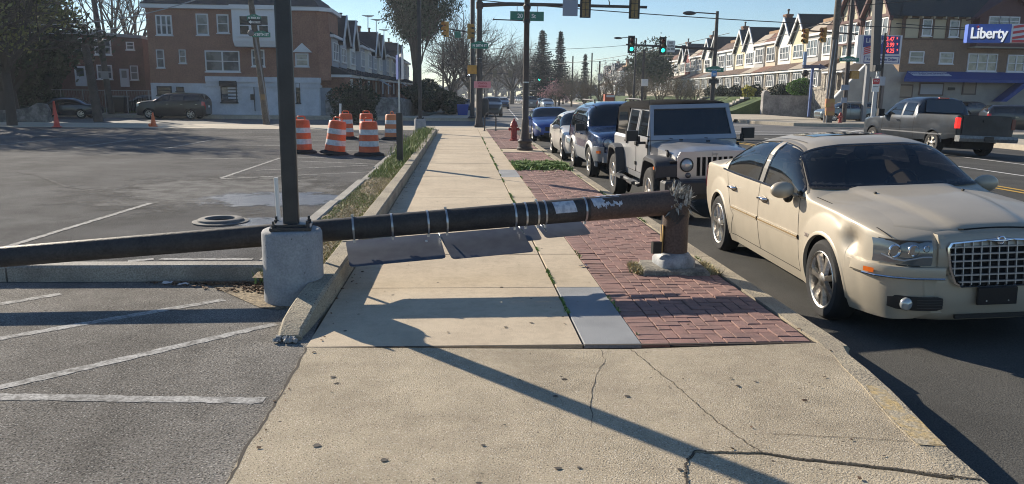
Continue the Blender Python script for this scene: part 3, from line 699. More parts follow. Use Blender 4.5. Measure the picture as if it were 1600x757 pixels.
# ---- champagne sedan: the near car ----
def near_sedan():
    P=paintm('champagne_paint',(.44,.39,.31),(.41,.365,.29),.22,.44,.22); P2=P
    t=thing('parked_car','champagne gold sedan with dented front fender, nearest parked car','car',(4.17,7.92,ZS),R(-91.8))
    h=2.50; w=.945
    def dent(x,z):
        a=math.exp(-((x-1.97)/.085)**2-((z-.765)/.07)**2)*.06; b_=-math.exp(-((x-1.80)/.07)**2-((z-.83)/.05)**2)*.018; c_=math.exp(-((x-1.66)/.05)**2-((z-.86)/.05)**2)*.014; e=math.exp(-((x-2.08)/.035)**2-((z-.70)/.10)**2)*.03
        return a+.5*b_+.3*e
    W=[(-h,.66),(-h+.04,.78),(-h+.2,.88),(-h+.6,.925),(-1.4,w),(1.3,w),(1.75,.935),(2.1,.90),(2.3,.835),(2.40,.76),(2.455,.68),(2.49,.60),(2.50,.56)]
    zb=[(-h,.42),(-h+.3,.25),(-1.4,.21),(1.2,.20),(1.9,.21),(2.3,.22),(2.45,.25),(2.5,.30)]
    zs=[(-h,.70),(-h+.05,.98),(-h+.5,1.04),(-.9,1.01),(.9,.985),(1.6,.945),(2.1,.885),(2.38,.83),(2.46,.80),(2.5,.76)]
    zt=[(-h,.74),(-h+.05,1.02),(-h+.3,1.085),(-1.75,1.11),(-1.55,1.17),(-.95,1.40),(-.55,1.462),(-.1,1.475),(.25,1.462),(.50,1.42),(1.12,1.07),(1.20,1.045),(1.7,1.02),(2.15,.965),(2.38,.915),(2.46,.88),(2.5,.82)]
    bd=Body(W,zb,zs,zt,(-1.52,1.53),.395,.345,k=.34,bow=.07,dent=None,flare=.028)
    bd.dent=dent
    wlo=lambda x:bd.zs(x)+.012
    wtop=lambda x:max(wlo(x)+.01,min(bd.zt(x)-.062-.02*abs(x+.2),1.02+(1.02-x)*.60,1.02+(x+1.52)*.66))
    def cut(xa,xb,ta,tb,za,zb2):
        xm=(xa+xb)/2
        if za>wlo(xm)+.0 and zb2<wtop(xm)-.005 and (-1.25<xa and xb<-.20 or -.05<xa and xb<.93): return True
        tm=(ta+tb)/2; q=min(1,max(0,(PI/2-ta)/(PI/2-.47)))
        if .53-.06*q*q+.03<xa and xb<1.12-.17*q*q-.03 and ta>.50-.12*(xm-.53)/.6: return True
        return -1.53<xa and xb<-1.0 and ta>.58
    me=bd.mesh(18,26,.03,cut); o=me.build('body',P,t,smooth=40); well(t,bd)
    TG=M('tinted_sedan_glass',(.012,.015,.018),.03,spec=.9,alpha=.74); FR=M('glass_edge_black',(.006,.006,.007),.15)
    INT=M('interior_grey',(.055,.054,.052),.85,grain=.1,gscale=30)
    b=MB(); b.box(-1.75,1.0,-.78,.78,.45,.50); b.build('cabin_floor',DARK,t)
    b=MB(); b.loft([[(1.08,y,.86),(1.02,y,.985-.02*abs(y)),(.62,y,1.0-.03*abs(y)),(.56,y,.90),(.58,y,.6)] for y in (-.74,-.4,-.3,.1,.3,.5,.74)],close=False); b.build('dashboard',INT,t,smooth=40)
    for yy in (-.38,.38):
        for xx,hh in ((-.22,0),(-1.15,-.05)):
            b=MB(); b.loft([[(xx+.05-(z-.6)*.22+dx,yy+dy*(1 if z<1.1 else .82),z+hh) for dx,dy in ((.06,-.24),(.09,0),(.06,.24),(-.06,.24),(-.08,0),(-.06,-.24))] for z in (.55,.8,1.0,1.14,1.18)],cap=(1,1)); b.sphere((xx-.11,yy,1.27+hh),1,12,8,(.055,.13,.085)); b.build('seat',INT,t,smooth=50)
    b=MB(); rg=[[(.46+math.cos(a)*.05+ (.012*math.cos(c)),.38+math.sin(a)*(.185+.014*math.sin(c)),.98+math.cos(a)*(.17+.014*math.sin(c))) for c in [k*PI/3 for k in range(6)]] for a in [2*PI*k/24 for k in range(25)]]; b.loft(rg); b.build('steering_wheel',M('wheel_grey',(.12,.12,.12),.6),t,smooth=60)
    b=MB(); b.box(.72,.80,.10,.34,1.0,1.012); b.box(.76,.79,-.30,-.22,1.0,1.06); b.build('dash_papers',WHT,t)
    arch_lip(t,bd,P,.028,.004)
    # bumper + hood as separate skins
    for s_ in (1,-1):
        bd.spatch(1.96,2.497,lambda x:bd.zb0(x)+.005 if x>1.53+.40 else .5,lambda x:.635 if x<2.2 else .635+.0*(x-2.2),.010,s_,16,8).build('bumper_corner',P,t,smooth=40)
    # seams
    def seam(xf,z0,z1,s_):
        b=MB(); rg=[]
        for i in range(13):
            z=z0+(z1-z0)*i/12; x=xf(z); y=bd.side(x,z)+.002; rg.append([(x-.004,s_*y,z),(x+.004,s_*y,z)])
        b.loft(rg,close=False); b.build('door_seam',DARK,t)
    for s_ in (1,-1):
        seam(lambda z:1.02-.10*(z-.2),.30,.98,s_); seam(lambda z:-.10-.04*z,.30,1.0,s_)
        seam(lambda z:-1.02-.55*max(0,z-.55)**1 if z>.55 else -1.08+.12*(z-.3)/.25,.30,1.0,s_)
        bd.spatch(-1.05,1.0,.295,.303,.002,s_,20,1,rim=False).build('sill_seam',DARK,t)
        # body side moulding, chrome strip in gold
        b=bd.spatch(-1.02,-.14,.600,.640,.016,s_,10,2); bd.spatch(-.10,.98,.600,.640,.016,s_,12,2,b=b); b.build('side_moulding',P,t,smooth=30)
        b=bd.spatch(-1.02,-.14,.612,.628,.019,s_,10,1); bd.spatch(-.10,.98,.612,.628,.019,s_,12,1,b=b); b.build('gold_strip',M('gold_trim',(.62,.48,.27),.25,.8),t)
        # window frames & windows
        lo=lambda x:bd.zs(x)+.012
        def hi(x): return min(bd.zt(x)-.062-.02*abs(x+.2), 9)
        def hi1(x): return max(lo(x)+.01,min(hi(x),1.02+(1.02-x)*.60))
        def hi2(x): return max(lo(x)+.01,min(hi(x),1.02+(x+1.52)*.66))
        gf=bd.spatch(-.06,.97,lo,hi1,.005,s_,26,5); bd.spatch(-1.28,-.18,lo,hi2,.005,s_,26,5,b=gf); gf.build('side_window',TG,t,smooth=60)
        gf=bd.spatch(-.06,.97,lo,hi1,.008,s_,30,8,ring=1); bd.spatch(-1.28,-.18,lo,hi2,.008,s_,30,8,b=gf,ring=1); gf.build('window_seal',FR,t,smooth=60)
        b=bd.spatch(-1.44,1.05,lambda x:bd.zs(x)-.008,lambda x:bd.zs(x)+.012,.010,s_,30,1); b.build('window_sill_trim',CHR,t,smooth=60)
        b=MB(); bd.spatch(-1.44,1.03,lambda x:max(lo(x),min(hi1(x),hi2(x)))+.004,lambda x:max(lo(x),min(hi1(x),hi2(x)))+.018,.007,s_,50,1,b=b); b.build('window_trim',M('frame_paint',(.32,.28,.22),.4,.4),t,smooth=60)
        bd.spatch(-.19,-.05,lo,hi,.004,s_,2,3).build('door_pillar',M('pillar_black',(.05,.048,.045),.5),t)
        # handles
        for xx in (.04,-.98):
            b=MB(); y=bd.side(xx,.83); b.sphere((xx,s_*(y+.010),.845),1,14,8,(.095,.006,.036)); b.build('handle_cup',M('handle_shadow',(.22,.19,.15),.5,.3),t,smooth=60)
            b=MB(); b.tube([(xx-.10,s_*(y+.01),.85),(xx-.085,s_*(y+.042),.85),(xx+.085,s_*(y+.045),.853),(xx+.10,s_*(y+.01),.853)],[.014,.018,.018,.014],10); b.build('door_handle',CHR,t,smooth=60)
        # headlight: surround, lens, lamps
        zl,zh=.655,.832
        def hz(x): return .845-.012*(2.45-x)/.3
        hb=MB(); hb.loft([[(x,s_*y,z) for x,y in ((2.24,.835),(2.33,.81),(2.42,.74),(2.485,.62),(2.50,.53),(2.30,.53),(2.2,.6))] for z in (.652,.842)],cap=(1,1)); hb.build('headlight',M('lamp_black',(.03,.032,.035),.3),t)
        lens=MB(); rg=[]
        for i in range(13):
            u=i/12; ang=u*1.15; y=.525+(.872-.525)*u; x=2.516-.03*u-.23*u**2.4
            rg.append([(x-.004,s_*y,.662),(x+.006,s_*y,.70),(x+.004,s_*y,.79),(x-.022,s_*y,.848-.01*u)])
        lens.loft(rg,close=False); lo_=lens.build('headlight_lens',M('lens_glass',(.16,.185,.20),.12,.35,spec=.9,coat=.8),t,smooth=60)
        for (yy,zz,rr_,xx) in ((.785,.765,.052,2.425),(.665,.775,.046,2.487),(.575,.79,.026,2.508)):
            b=MB(); b.lathe([(rr_,0),(rr_,.012),(rr_*.86,.016),(rr_*.82,.0),(.001,-.004)],20,'x',c=(xx,s_*yy,zz)); b.build('lamp_reflector',CHR,lo_,smooth=60)
        b=MB(); b.tube([(2.36,s_*.855,.735),(2.43,s_*.79,.705),(2.477,s_*.73,.70),(2.50,s_*.66,.715),(2.515,s_*.60,.728),(2.522,s_*.53,.728)],.006,6); b.build('lens_divider',M('silver_plastic',(.5,.5,.5),.4,.5),lo_)
        # bumper ledge, marker, chrome strip
        b=MB(); rg=[]
        pl=[(2.05,.945),(2.2,.925),(2.32,.875),(2.42,.78),(2.50,.64),(2.53,.50),(2.545,.42)]
        for x,y in pl: rg.append([(x-.10,s_*(y-.05),.655),(x+.012,s_*(y+.008),.650),(x+.018,s_*(y+.012),.628),(x+.012,s_*(y+.01),.575),(x-.02,s_*(y-.0),.560)])
        b.loft(rg,close=False,cap=(1,1)); b.build('bumper_ledge',P,t,smooth=35)
        b=MB(); b.loft([[(x+.016,s_*(y+.012),.562),(x+.022,s_*(y+.016),.569),(x+.016,s_*(y+.012),.576)] for x,y in pl[1:]],cap=(1,1)); b.build('bumper_chrome_strip',CHR,t)
        b=MB(); b.loft([[(x+.018,s_*(y+.020),.586),(x+.020,s_*(y+.021),.622)] for x,y in ((2.225,.918),(2.27,.899),(2.315,.877))],close=False); b.build('side_marker',AMB,t)
        # fog lamp recess
        b=MB(); b.loft([[(2.495,s_*y,.335),(2.50,s_*y,.325),(2.505,s_*y,.42),(2.495,s_*y,.43)] for y in (.42,.78)],cap=(1,1)); rec=MB(); 
        rg=[]
        for i in range(9):
            y=.42+.37*i/8; x=2.532-.0*i-(.16*(i/8)**3); rg.append([(x,s_*y,.325+.012*(i in(0,8))),(x+.004,s_*y,.375),(x,s_*y,.43-.012*(i in(0,8)))])
        rec.loft(rg,close=False); rec.build('fog_lamp_recess',BLK,t,smooth=60)
        for zz in (.345,.365,.385,.405):
            r2=MB(); r2.loft([[(2.535-(.16*((y-.42)/.37)**3)+.004,s_*y,zz),(2.541-(.16*((y-.42)/.37)**3),s_*y,zz+.006)] for y in (.42,.5,.56,.62)],close=False); r2.build('recess_louvre',M('grey_plastic',(.06,.06,.062),.5),t)
        b=MB(); b.lathe([(.048,-.01),(.048,.012),(.038,.022),(.001,.030)],20,'x',c=(2.497,s_*.70,.378)); b.build('fog_lamp',CLR,t,smooth=60)
        m_=mirror(t,(.82,s_*1.06,1.035),s_,P,1.0)
        b=MB(); b.sphere((.79,s_*.985,.965),1,10,6,(.06,.05,.055)); b.build('mirror_mount',BLK,t,smooth=60)
        bd.spatch(-2.47,-2.28,.72,.98,.008,s_,8,4).build('tail_light',REDL,t,smooth=60)
    # fascia (front bumper face) bulging forward
    b=MB(); rg=[]
    for z,xo,ww in ((.225,2.44,.74),(.25,2.485,.80),(.30,2.515,.82),(.42,2.53,.825),(.52,2.53,.82),(.575,2.525,.80),(.60,2.51,.78),(.66,2.50,.60)):
        r=[]
        for i in range(21):
            u=-1+2*i/20; y=ww*u; x=xo-.30*abs(u)**4.5-.012*u*u; r.append((x,y,z))
        rg.append(r)
    b.loft(rg,close=False); b.build('front_bumper',P,t,smooth=35)
    # hood skin with centre power lines
    b=MB(); rg=[]; nx_,ny_=26,34
    for i in range(nx_+1):
        r=[]
        for j in range(ny_+1):
            v=-1+2*j/ny_; av=abs(v); x0=1.16-.10*av**2; 
            xf_=2.475-.10*av**3-.16*max(0,av-.5)*2*(av>.5)*1.0
            x=x0+(xf_-x0)*i/nx_; u=i/nx_
            half=.845-.03*u-.035*u*u
            y=half*v; zc_=bd.zt(x)+.012; edge=bd.zs(x)+.030
            z=edge+(zc_-edge)*(1-av**2.3)**.8
            yl=.50-.20*u**1.2 ; d=(abs(y)-yl); z+=.022*(1/(1+math.exp(d/.022)))-.006*math.exp(-((d-.03)/.03)**2)
            if i==nx_: z-=.03
            r.append((x,y,z))
        rg.append(r)
    b.loft(rg[::-1],close=False); b.build('hood',P,t,smooth=50)
    b=MB()
    for s_ in (1,-1):
        b.loft([[(1.06+(2.40-1.06)*i/12,s_*(.852-.03*i/12-.035*(i/12)**2),bd.zs(1.06+(1.34)*i/12)+.012+.02),(1.06+(1.34)*i/12,s_*(.862-.03*i/12-.035*(i/12)**2),bd.zs(1.06+1.34*i/12)+.010+.02)] for i in range(13)],close=False)
    b.build('hood_gap',DARK,t,kind='stuff')
    for xx,yy in ((1.42,.42),(1.42,-.42)):
        b=MB(); b.sphere((xx,yy,bd.zt(xx)+.030),1,8,5,(.022,.014,.010)); b.build('washer_nozzle',BLK,t)
    # header panel between hood and grille
    b=MB(); b.tube([(2.475-.12*abs(v)**3-(.05 if abs(v)>.5 else 0),.80*v*.62,.925-.045*abs(v)**2) for v in [-1+2*i/20 for i in range(21)]],.006,5); b.build('hood_gap_front',DARK,t)
    b=MB(); rg=[]
    for i in range(17):
        u=-1+2*i/16; y=.47*u; rg.append([(2.42,y*.98,.915-.02*u*u),(2.478,y,.895-.02*u*u),(2.515,y,.855-.015*u*u),(2.528,y,.80-.01*u*u)])
    b.loft(rg,close=False); b.build('grille_header',P,t,smooth=60)
    for s_ in (1,-1):
        b=MB(); b.loft([[(2.545-.0,s_*(.34+.0),.62-.04),(2.50,s_*.47,.62),(2.44,s_*.47,.62)],[(2.545,s_*(.41),.70),(2.52,s_*.475,.70),(2.44,s_*.475,.70)],[(2.53,s_*.43,.80),(2.51,s_*.475,.82),(2.42,s_*.475,.82)],[(2.49,s_*.43,.885),(2.48,s_*.47,.885),(2.42,s_*.47,.885)]],close=False,cap=(0,0)); b.build('grille_cheek',P,t,smooth=50)
    # grille: frame outline (wider at top)
    outl=[(y*1.0,z) for y,z in [(-.425,.80),(-.40,.835),(-.12,.852),(0,.858),(.12,.852),(.40,.835),(.425,.80),(.405,.64),(.36,.535),(.30,.505),(-.30,.505),(-.36,.535),(-.405,.64)]]
    gx=lambda z:2.548+(.66-z)*.07
    b=MB(); b.loft([[(gx(z)-.035,y,z) for y,z in outl],[(gx(z)+.012,y,z) for y,z in outl],[(gx(z)+.016,y*.965,.68+(z-.68)*.945) for y,z in outl],[(gx(z)-.015,y*.945,.68+(z-.68)*.92) for y,z in outl]]); gr=b.build('grille',CHR,t,smooth=30)
    b=MB(); b.face(*[b.p((gx(z)-.02,y*.96,.68+(z-.68)*.95)) for y,z in outl]); b.build('grille_void',DARK,gr)
    def half(z): return .40 if z>.70 else (.385 if z>.63 else .36 if z>.56 else .32)
    GB=M('grille_bars',(.42,.42,.44),.35,.7)
    for k in range(6):
        z=.545+k*.051; b=MB(); b.cbox((gx(z)+.002,0,z),(.022,half(z)*2,.011)); b.build('grille_bar',GB,gr)
    for k in range(11):
        y=-.36+k*.072; z0=.52 if abs(y)<.31 else .60; b=MB(); b.cbox((gx(.68)-.002,y,(z0+.835)/2),(.016,.008,.835-z0),ry=-.07); b.build('grille_bar',GB,gr)
    b=MB(); b.lathe([(.034,0),(.034,.012),(.026,.016),(.024,.010),(.001,.010)],20,'x',c=(gx(.84)+.012,0,.842)); b.build('grille_emblem',CHR,gr,smooth=50)
    b=MB(); b.tube([(gx(.84)+.014,-.115,.848),(gx(.84)+.018,-.04,.842),(gx(.84)+.018,.04,.842),(gx(.84)+.014,.115,.848)],[.004,.012,.012,.004],8); b.build('emblem_wings',CHR,gr,smooth=60)
    b=MB(); b.bbox(2.552,2.574,-.16,.16,.37,.50,.004); pl_=b.build('plate_holder',M('plate_black',(.010,.010,.013),.35),t)
    for yy in (-.09,.09):
        b=MB(); b.lathe([(.006,0),(.006,.004)],8,'x',c=(2.575,yy,.40)); b.build('screw',STL,pl_)
    b=MB(); b.cbox((2.524,.0,.275),(.02,.62,.03)); b.build('lower_slot',BLK,t)
    # windshield, rear, roof
    bd.tpatch(lambda q:.53-.06*q*q,lambda q:1.13-.17*q*q,lambda u:.56-.18*u,.006,12,28).build('windshield',TG,t,smooth=60)
    bd.tpatch(lambda q:.53-.06*q*q,lambda q:1.13-.17*q*q,lambda u:.56-.18*u,.009,16,40,ring=1,kv=1).build('windshield_edge',FR,t,smooth=60)
    b=MB(); 
    for q0,th in ((1,0),): pass
    bd.tpatch(lambda q:1.10-.17*q*q,lambda q:1.17-.18*q*q,.36,.009,2,28).build('cowl',BLK,t,smooth=60)
    b=MB()
    for y0,y1 in ((.10,-.52),(.68,.10)):
        b.tube([(1.12-.16*(y0/.75)**2,y0,1.075),(1.06-.17*(y1/.75)**2,y1,1.095)],.011,6)
    b.build('wiper',BLK,t)
    bd.tpatch(lambda q:-1.58+.07*q*q,lambda q:-.98+.03*q*q,.5,.006,8,20).build('rear_window',TG,t,smooth=60)
    b=MB(); rg=[]
    for i in range(9):
        x=-.52+.60*i/8; rg.append([(x,y,bd.top(x,PI/2-abs(y)*.9)[1]+.010) for y in (-.42,-.3,-.15,0,.15,.3,.42)])
    b.loft(rg[::-1],close=False); b.build('sunroof',M('sunroof_glass',(.02,.03,.045),.06,spec=.9),t,smooth=60)
    b=MB()
    for s_ in(1,-1): b.loft([[(x,s_*(bd.top(x,.93)[0]-.0),bd.top(x,.93)[1]+.006),(x,s_*(bd.top(x,.93)[0]-.012),bd.top(x,.93)[1]+.010)] for x in [-1.1+1.4*i/10 for i in range(11)]],close=False)
    b.build('roof_gutter',M('gutter_grey',(.14,.125,.1),.5),t,kind='stuff')
    b=MB(); b.cbox((.60,.0,1.335),(.05,.16,.05),ry=-.5); b.build('rear_view_mirror',BLK,t)
    for x in (-1.52,1.53):
        for s_ in (1,-1): wheel(t,(x,s_*.845,.345),s_,.345,.225,.238,7,ALU,sp=.034)
    for s_ in (1,-1):
        text('300',.05,CHR,t,(1.22,s_*(bd.side(1.22,.66)+.006),.68),(PI/2,0,0 if s_<0 else PI),.003,'badge')
    return t
_s=park(near_sedan(),2.4,1.045); _s.scale=(1,.945,1.045)
# ---- silver four-door off-roader ----
def jeep():
    P=paintm('silver_paint',(.40,.41,.43),(.37,.38,.40),.5,.34,.4); PL=M('flare_plastic',(.035,.037,.042),.55,grain=.1,gscale=30); SOFT=M('black_canvas',(.008,.008,.009),.95,spec=.1,bump=.4,bscale=300)
    t=thing('parked_car','boxy silver off-roader with black soft top, behind the champagne sedan','car',(3.96,13.6,ZS),R(-90))
    w=.76
    def hullring(x,wt,z0,z1): return [(x,-wt,z0),(x,-wt*1.0,z1-.05),(x,-wt+.05,z1),(x,wt-.05,z1),(x,wt,z1-.05),(x,wt,z0)]
    # tub : bevelled flanks with slight tumble
    b=MB(); rg=[]
    for x in (-2.05,-2.0,-.6,.3,.83): rg.append([(x,-w+.02,.48),(x,-w-.005,.75),(x,-w,1.13),(x,-w+.03,1.18),(x,w-.03,1.18),(x,w,1.13),(x,w+.005,.75),(x,w-.02,.48)])
    b.loft(rg,cap=(1,1)); b.build('body',P,t,smooth=30)
    # hood: tapering forward, crowned, with centre bulge
    b=MB(); rg=[]
    for i in range(13):
        u=i/12; x=.80+1.17*u; ww=.74-.13*u; zt=1.17-.075*u-.04*max(0,u-.85)/.15; r=[(x,-ww,.80)]
        for j in range(17):
            v=-1+2*j/16; y=ww*v; z=zt-.045*abs(v)**3+.022*(1/(1+math.exp((abs(y)-.42+.08*u)/.015)))
            if abs(v)==1: z-=.03
            r.append((x,y,z))
        r.append((x,ww,.80)); rg.append(r)
    b.loft(rg[::-1],close=False); b.face(*[b.p(c) for c in rg[-1]]); b.build('hood',P,t,smooth=45)
    b=MB(); b.box(.8,1.96,-.60,.60,.55,.95); b.build('engine_bay',DARK,t)
    # grille panel with 7 slots built as frame strips
    b=MB(); x0,x1=1.965,2.01; zt0,zb0=1.055,.66
    b.box(x0+.008,x0+.018,-.58,.58,zb0+.03,1.02); back=b.build('grille_back',DARK,t)
    fr=MB(); ol=[(-.60,.68),(-.62,.80),(-.60,.98),(-.53,1.065),(.53,1.065),(.60,.98),(.62,.80),(.60,.68),(.50,.64),(-.50,.64)]
    sl=[-.255+i*.085 for i in range(7)]
    fr.box(x0,x1,-.59,-.285,.70,.98); fr.box(x0,x1,.285,.59,.70,.98); fr.loft([[(x,y,z) for y,z in [(-.59,.98),(.59,.98),(.54,1.065),(-.54,1.065)]] for x in (x0,x1)],cap=(1,1)); fr.loft([[(x,y,z) for y,z in [(-.50,.63),(.50,.63),(.60,.70),(-.60,.70)]] for x in (x0,x1)],cap=(1,1))
    for i in range(6): y=sl[i]+.0425; fr.box(x0,x1-.001,y-.014,y+.014,.70,.98)
    fr.build('grille',P,t)
    text('Jeep',.055,M('badge_grey',(.3,.3,.31),.4,.6),t,(x1+.003,0,1.025),(PI/2,0,PI/2),.003,'badge')
    for s_ in (1,-1):
        b=MB(); b.lathe([(.105,0),(.105,.02),(.092,.026)],28,'x',c=(x1,s_*.445,.87),cap=(0,0)); hl=b.build('headlight',BLK,t,smooth=40)
        b=MB(); b.lathe([(.092,.014),(.07,.034),(.03,.045),(.001,.047)],28,'x',c=(x1,s_*.445,.87)); b.build('headlight_lens',CLR,hl,smooth=60)
        b=MB(); b.lathe([(.042,0),(.042,.02),(.03,.03),(.001,.032)],18,'x',c=(x1,s_*.42,.715)); b.build('turn_signal',M('smoked_lens',(.10,.09,.085),.2,coat=.5),t,smooth=50)
        # fender flares
        def flare(xc,xa,xb,zt,yo=.93,fr_=False):
            b=MB(); prof=[(xa,.46),(xa+.06,.66),(xa+.20,zt-.04),(xa+.34,zt),(xb-.34,zt),(xb-.16,zt-.05),(xb-.03,zt-.25),(xb,.50)] if not fr_ else [(xa,.48),(xa+.08,.70),(xa+.24,zt-.04),(xa+.36,zt),(xb-.20,zt-.01),(xb-.06,zt-.05),(xb,zt-.12),(xb,.70)]
            rg=[]
            for k,(x,z) in enumerate(prof):
                rg.append([(x,s_*.60,z),(x,s_*(yo-.03),z-.008),(x,s_*yo,z-.03),(x+(.0),s_*yo,z-.085 if 0<k<len(prof)-1 else z)])
            b.loft(rg,close=False); 
            rg2=[[(x,s_*(yo-.001),z-.085),(x,s_*(yo-.06),z-.10),(x,s_*.62,z-.10)] for x,z in prof[1:-1]]; b.loft(rg2,close=False)
            b.build('fender_flare',PL,t,smooth=35)
        flare(1.46,.95,2.02,.985,.935,True); flare(-1.48,-2.0,-1.0,1.0,.935)
        b=MB(); b.box(1.02,2.0,s_*.56 if s_>0 else -.70,.70 if s_>0 else -.56,.50,.93); b.build('inner_fender',DARK,t)
        b=MB(); b.lathe([(.46,s_*.60),(.001,s_*.60)],20,'y',c=(-1.48,0,.5)); b.build('wheel_well',DARK,t)
        b=MB(); b.cbox((1.93,s_*.938,.83),(.07,.01,.045)); b.build('side_marker',AMB,t)
        # doors
        for (xa,xb,xr) in ((-.02,.80,.62),(-.86,-.06,-.80)):
            b=MB(); y=s_*(w+.012); pl_=[(xa+.03,.60),(xb-.03,.60),(xb,.68),(xb,1.19),(xa,1.19),(xa,.68)]
            b.prism([(p[0],p[1]) for p in pl_],'y',s_*(w-.02),y); d=b.build('door',P,t)
            b=MB(); b.prism([(p[0]+(-.010 if p[0]<(xa+xb)/2 else .010),p[1]-(.010 if p[1]<.7 else -.0)) for p in pl_],'y',s_*(w-.02),s_*(w+.006)); b.build('door_gap',DARK,t)
            # window frame
            top=[(xa,1.19),(xb,1.19),(xb-.16 if xa>-.1 else xb,1.68),(xa,1.70)] ; inn=[(xa+.06,1.225),(xb-.07,1.225),(xb-.20 if xa>-.1 else xb-.06,1.635),(xa+.06,1.65)]
            b=MB(); yy=lambda z:s_*(w+.010-(z-1.19)*.19)
            b.loft([[(x,yy(z)-s_*.03,z) for x,z in top],[(x,yy(z),z) for x,z in top],[(x,yy(z),z) for x,z in inn],[(x,yy(z)-s_*.03,z) for x,z in inn]]); b.build('window_frame',P,d)
            b=MB(); b.loft([[(x,yy(z)-s_*.012,z) for x,z in inn],[(x,yy(z)-s_*.018,z) for x,z in inn]],cap=(1,1)); b.build('side_window',GLS,d)
            b=MB(); b.cbox((xa+.09,y+s_*.03,1.09),(.10,.035,.03)); b.cbox((xa+.09,y+s_*.015,1.085),(.02,.03,.09)); b.build('door_handle',BLK,d)
            for z in (.74,1.08): b=MB(); b.cbox((xb+.03,y+s_*.012,z),(.09,.025,.06)); b.build('hinge',P if z>1.2 else BLK,d)
        # rear quarter soft window
        b=MB(); b.prism([(-2.03,1.18),(-.86,1.18),(-.86,1.70),(-1.86,1.68)],'y',s_*(w-.10),s_*(w-.055)); b.build('soft_side',SOFT,t)
        b=MB(); b.prism([(-1.88,1.26),(-1.0,1.26),(-1.0,1.60),(-1.76,1.58)],'y',s_*(w-.06),s_*(w-.047)); b.build('plastic_window',GLS,t)
        # mirror
        b=MB(); b.cbox((.68,s_*1.01,1.25),(.09,.20,.17)); b.cbox((.68,s_*.86,1.13),(.05,.16,.04)); b.cbox((.70,s_*.90,1.18),(.05,.05,.12)); m_=b.build('side_mirror',BLK,t)
        # step
        b=MB(); b.tube([(.95,s_*.80,.50),(.85,s_*.93,.46),(-.85,s_*.93,.46),(-.95,s_*.80,.50)],.04,10); 
        for xx in(.5,-.45): b.cbox((xx,s_*.96,.475),(.42,.12,.05))
        b.build('step_bar',PL,t,smooth=40)
        # windshield post & latch
        b=MB(); b.cbox((1.72,s_*.665,1.02),(.06,.03,.09),ry=.4); b.cbox((1.70,s_*.68,1.07),(.10,.02,.02)); b.build('hood_latch',BLK,t)
    # windshield frame
    def wsr(y,u): return (.82-.27*u,y,1.16+.56*u)
    ol=[(-.74,0),(.74,0),(.68,1),(-.68,1)]; il=[(-.67,.13),(.67,.13),(.62,.88),(-.62,.88)]
    b=MB(); b.loft([[wsr(y,u) for y,u in ol],[(wsr(y,u)[0]+.05,y,wsr(y,u)[2]+.02) for y,u in ol],[(wsr(y,u)[0]+.05,y,wsr(y,u)[2]+.02) for y,u in il],[wsr(y,u) for y,u in il]]); wf=b.build('windshield_frame',P,t,smooth=30)
    b=MB(); b.loft([[(wsr(y,u)[0]+.028,y,wsr(y,u)[2]+.01) for y,u in il],[(wsr(y,u)[0]+.022,y,wsr(y,u)[2]+.01) for y,u in il]],cap=(1,1)); b.build('windshield',M('tinted_glass',(.02,.025,.03),.03,spec=.9,alpha=.82),wf)
    # seats seen through the windshield
    for yy in (-.36,.36):
        b=MB(); b.sphere((-.05,yy,1.02),1,12,8,(.10,.23,.34)); b.sphere((-.08,yy,1.42),1,10,6,(.06,.12,.09)); b.build('seat',M('seat_cloth',(.03,.03,.032),.9),t,smooth=60)
    b=MB(); b.lathe([(.17,0),(.18,.012),(.17,.024)],20,'x',c=(.42,.36,1.17)); b.build('steering_wheel',M('wheel_grey',(.12,.12,.12),.6),t,smooth=60)
    # roof
    b=MB(); rg=[]
    for x,zr,ww in ((.58,1.74,.66),(.50,1.775,.67),(.0,1.80,.675),(-.8,1.80,.675),(-1.5,1.79,.665),(-1.86,1.76,.65),(-1.93,1.68,.66)):
        rg.append([(x,-ww-.03,1.67),(x,-ww-.02,zr-.06),(x,-ww+.05,zr-.01),(x,0,zr+.012),(x,ww-.05,zr-.01),(x,ww+.02,zr-.06),(x,ww+.03,1.67)])
    b.loft(rg,close=False,cap=(1,1)); b.build('soft_top',SOFT,t,smooth=50)
    b=MB(); b.loft([[(-1.88,-.70,1.70),(-1.88,.70,1.70)],[(-2.05,.75,1.18),(-2.05,-.75,1.18)]][:1]+[[(-2.05,-.74,1.18),(-2.05,.74,1.18)]],close=False); b.build('soft_back',SOFT,t)
    b=MB()
    for yy in (-.35,.25): b.tube([(.86,yy,1.19),(.80,yy-.45,1.24)],.010,6)
    b.build('wiper',BLK,t)
    b=MB(); b.bbox(2.02,2.30,-.86,.86,.46,.66,.03); b.cbox((2.05,0,.42),(.3,1.1,.1)); bm=b.build('front_bumper',PL,t)
    b=MB(); b.tube([(1.05,-.77,1.0),(.98,-.79,1.85)],.004,4); b.build('antenna',BLK,t)
    b=MB(); b.box(-1.95,2.0,-.5,.5,.38,.52); b.build('chassis',DARK,t)
    b=MB(); 
    for xx in (1.12,1.35): b.cbox((xx,-.28 if xx<1.2 else .1,1.19 if xx<1.2 else 1.175),(.05,.05,.02))
    b.build('hood_bumper',BLK,t)
    for x in (-1.48,1.46):
        for s_ in (1,-1): wheel(t,(x,s_*.79,.40),s_,.40,.245,.225,5,ALU,sp=.045)
    return t
park(jeep(),2.0,1.035)
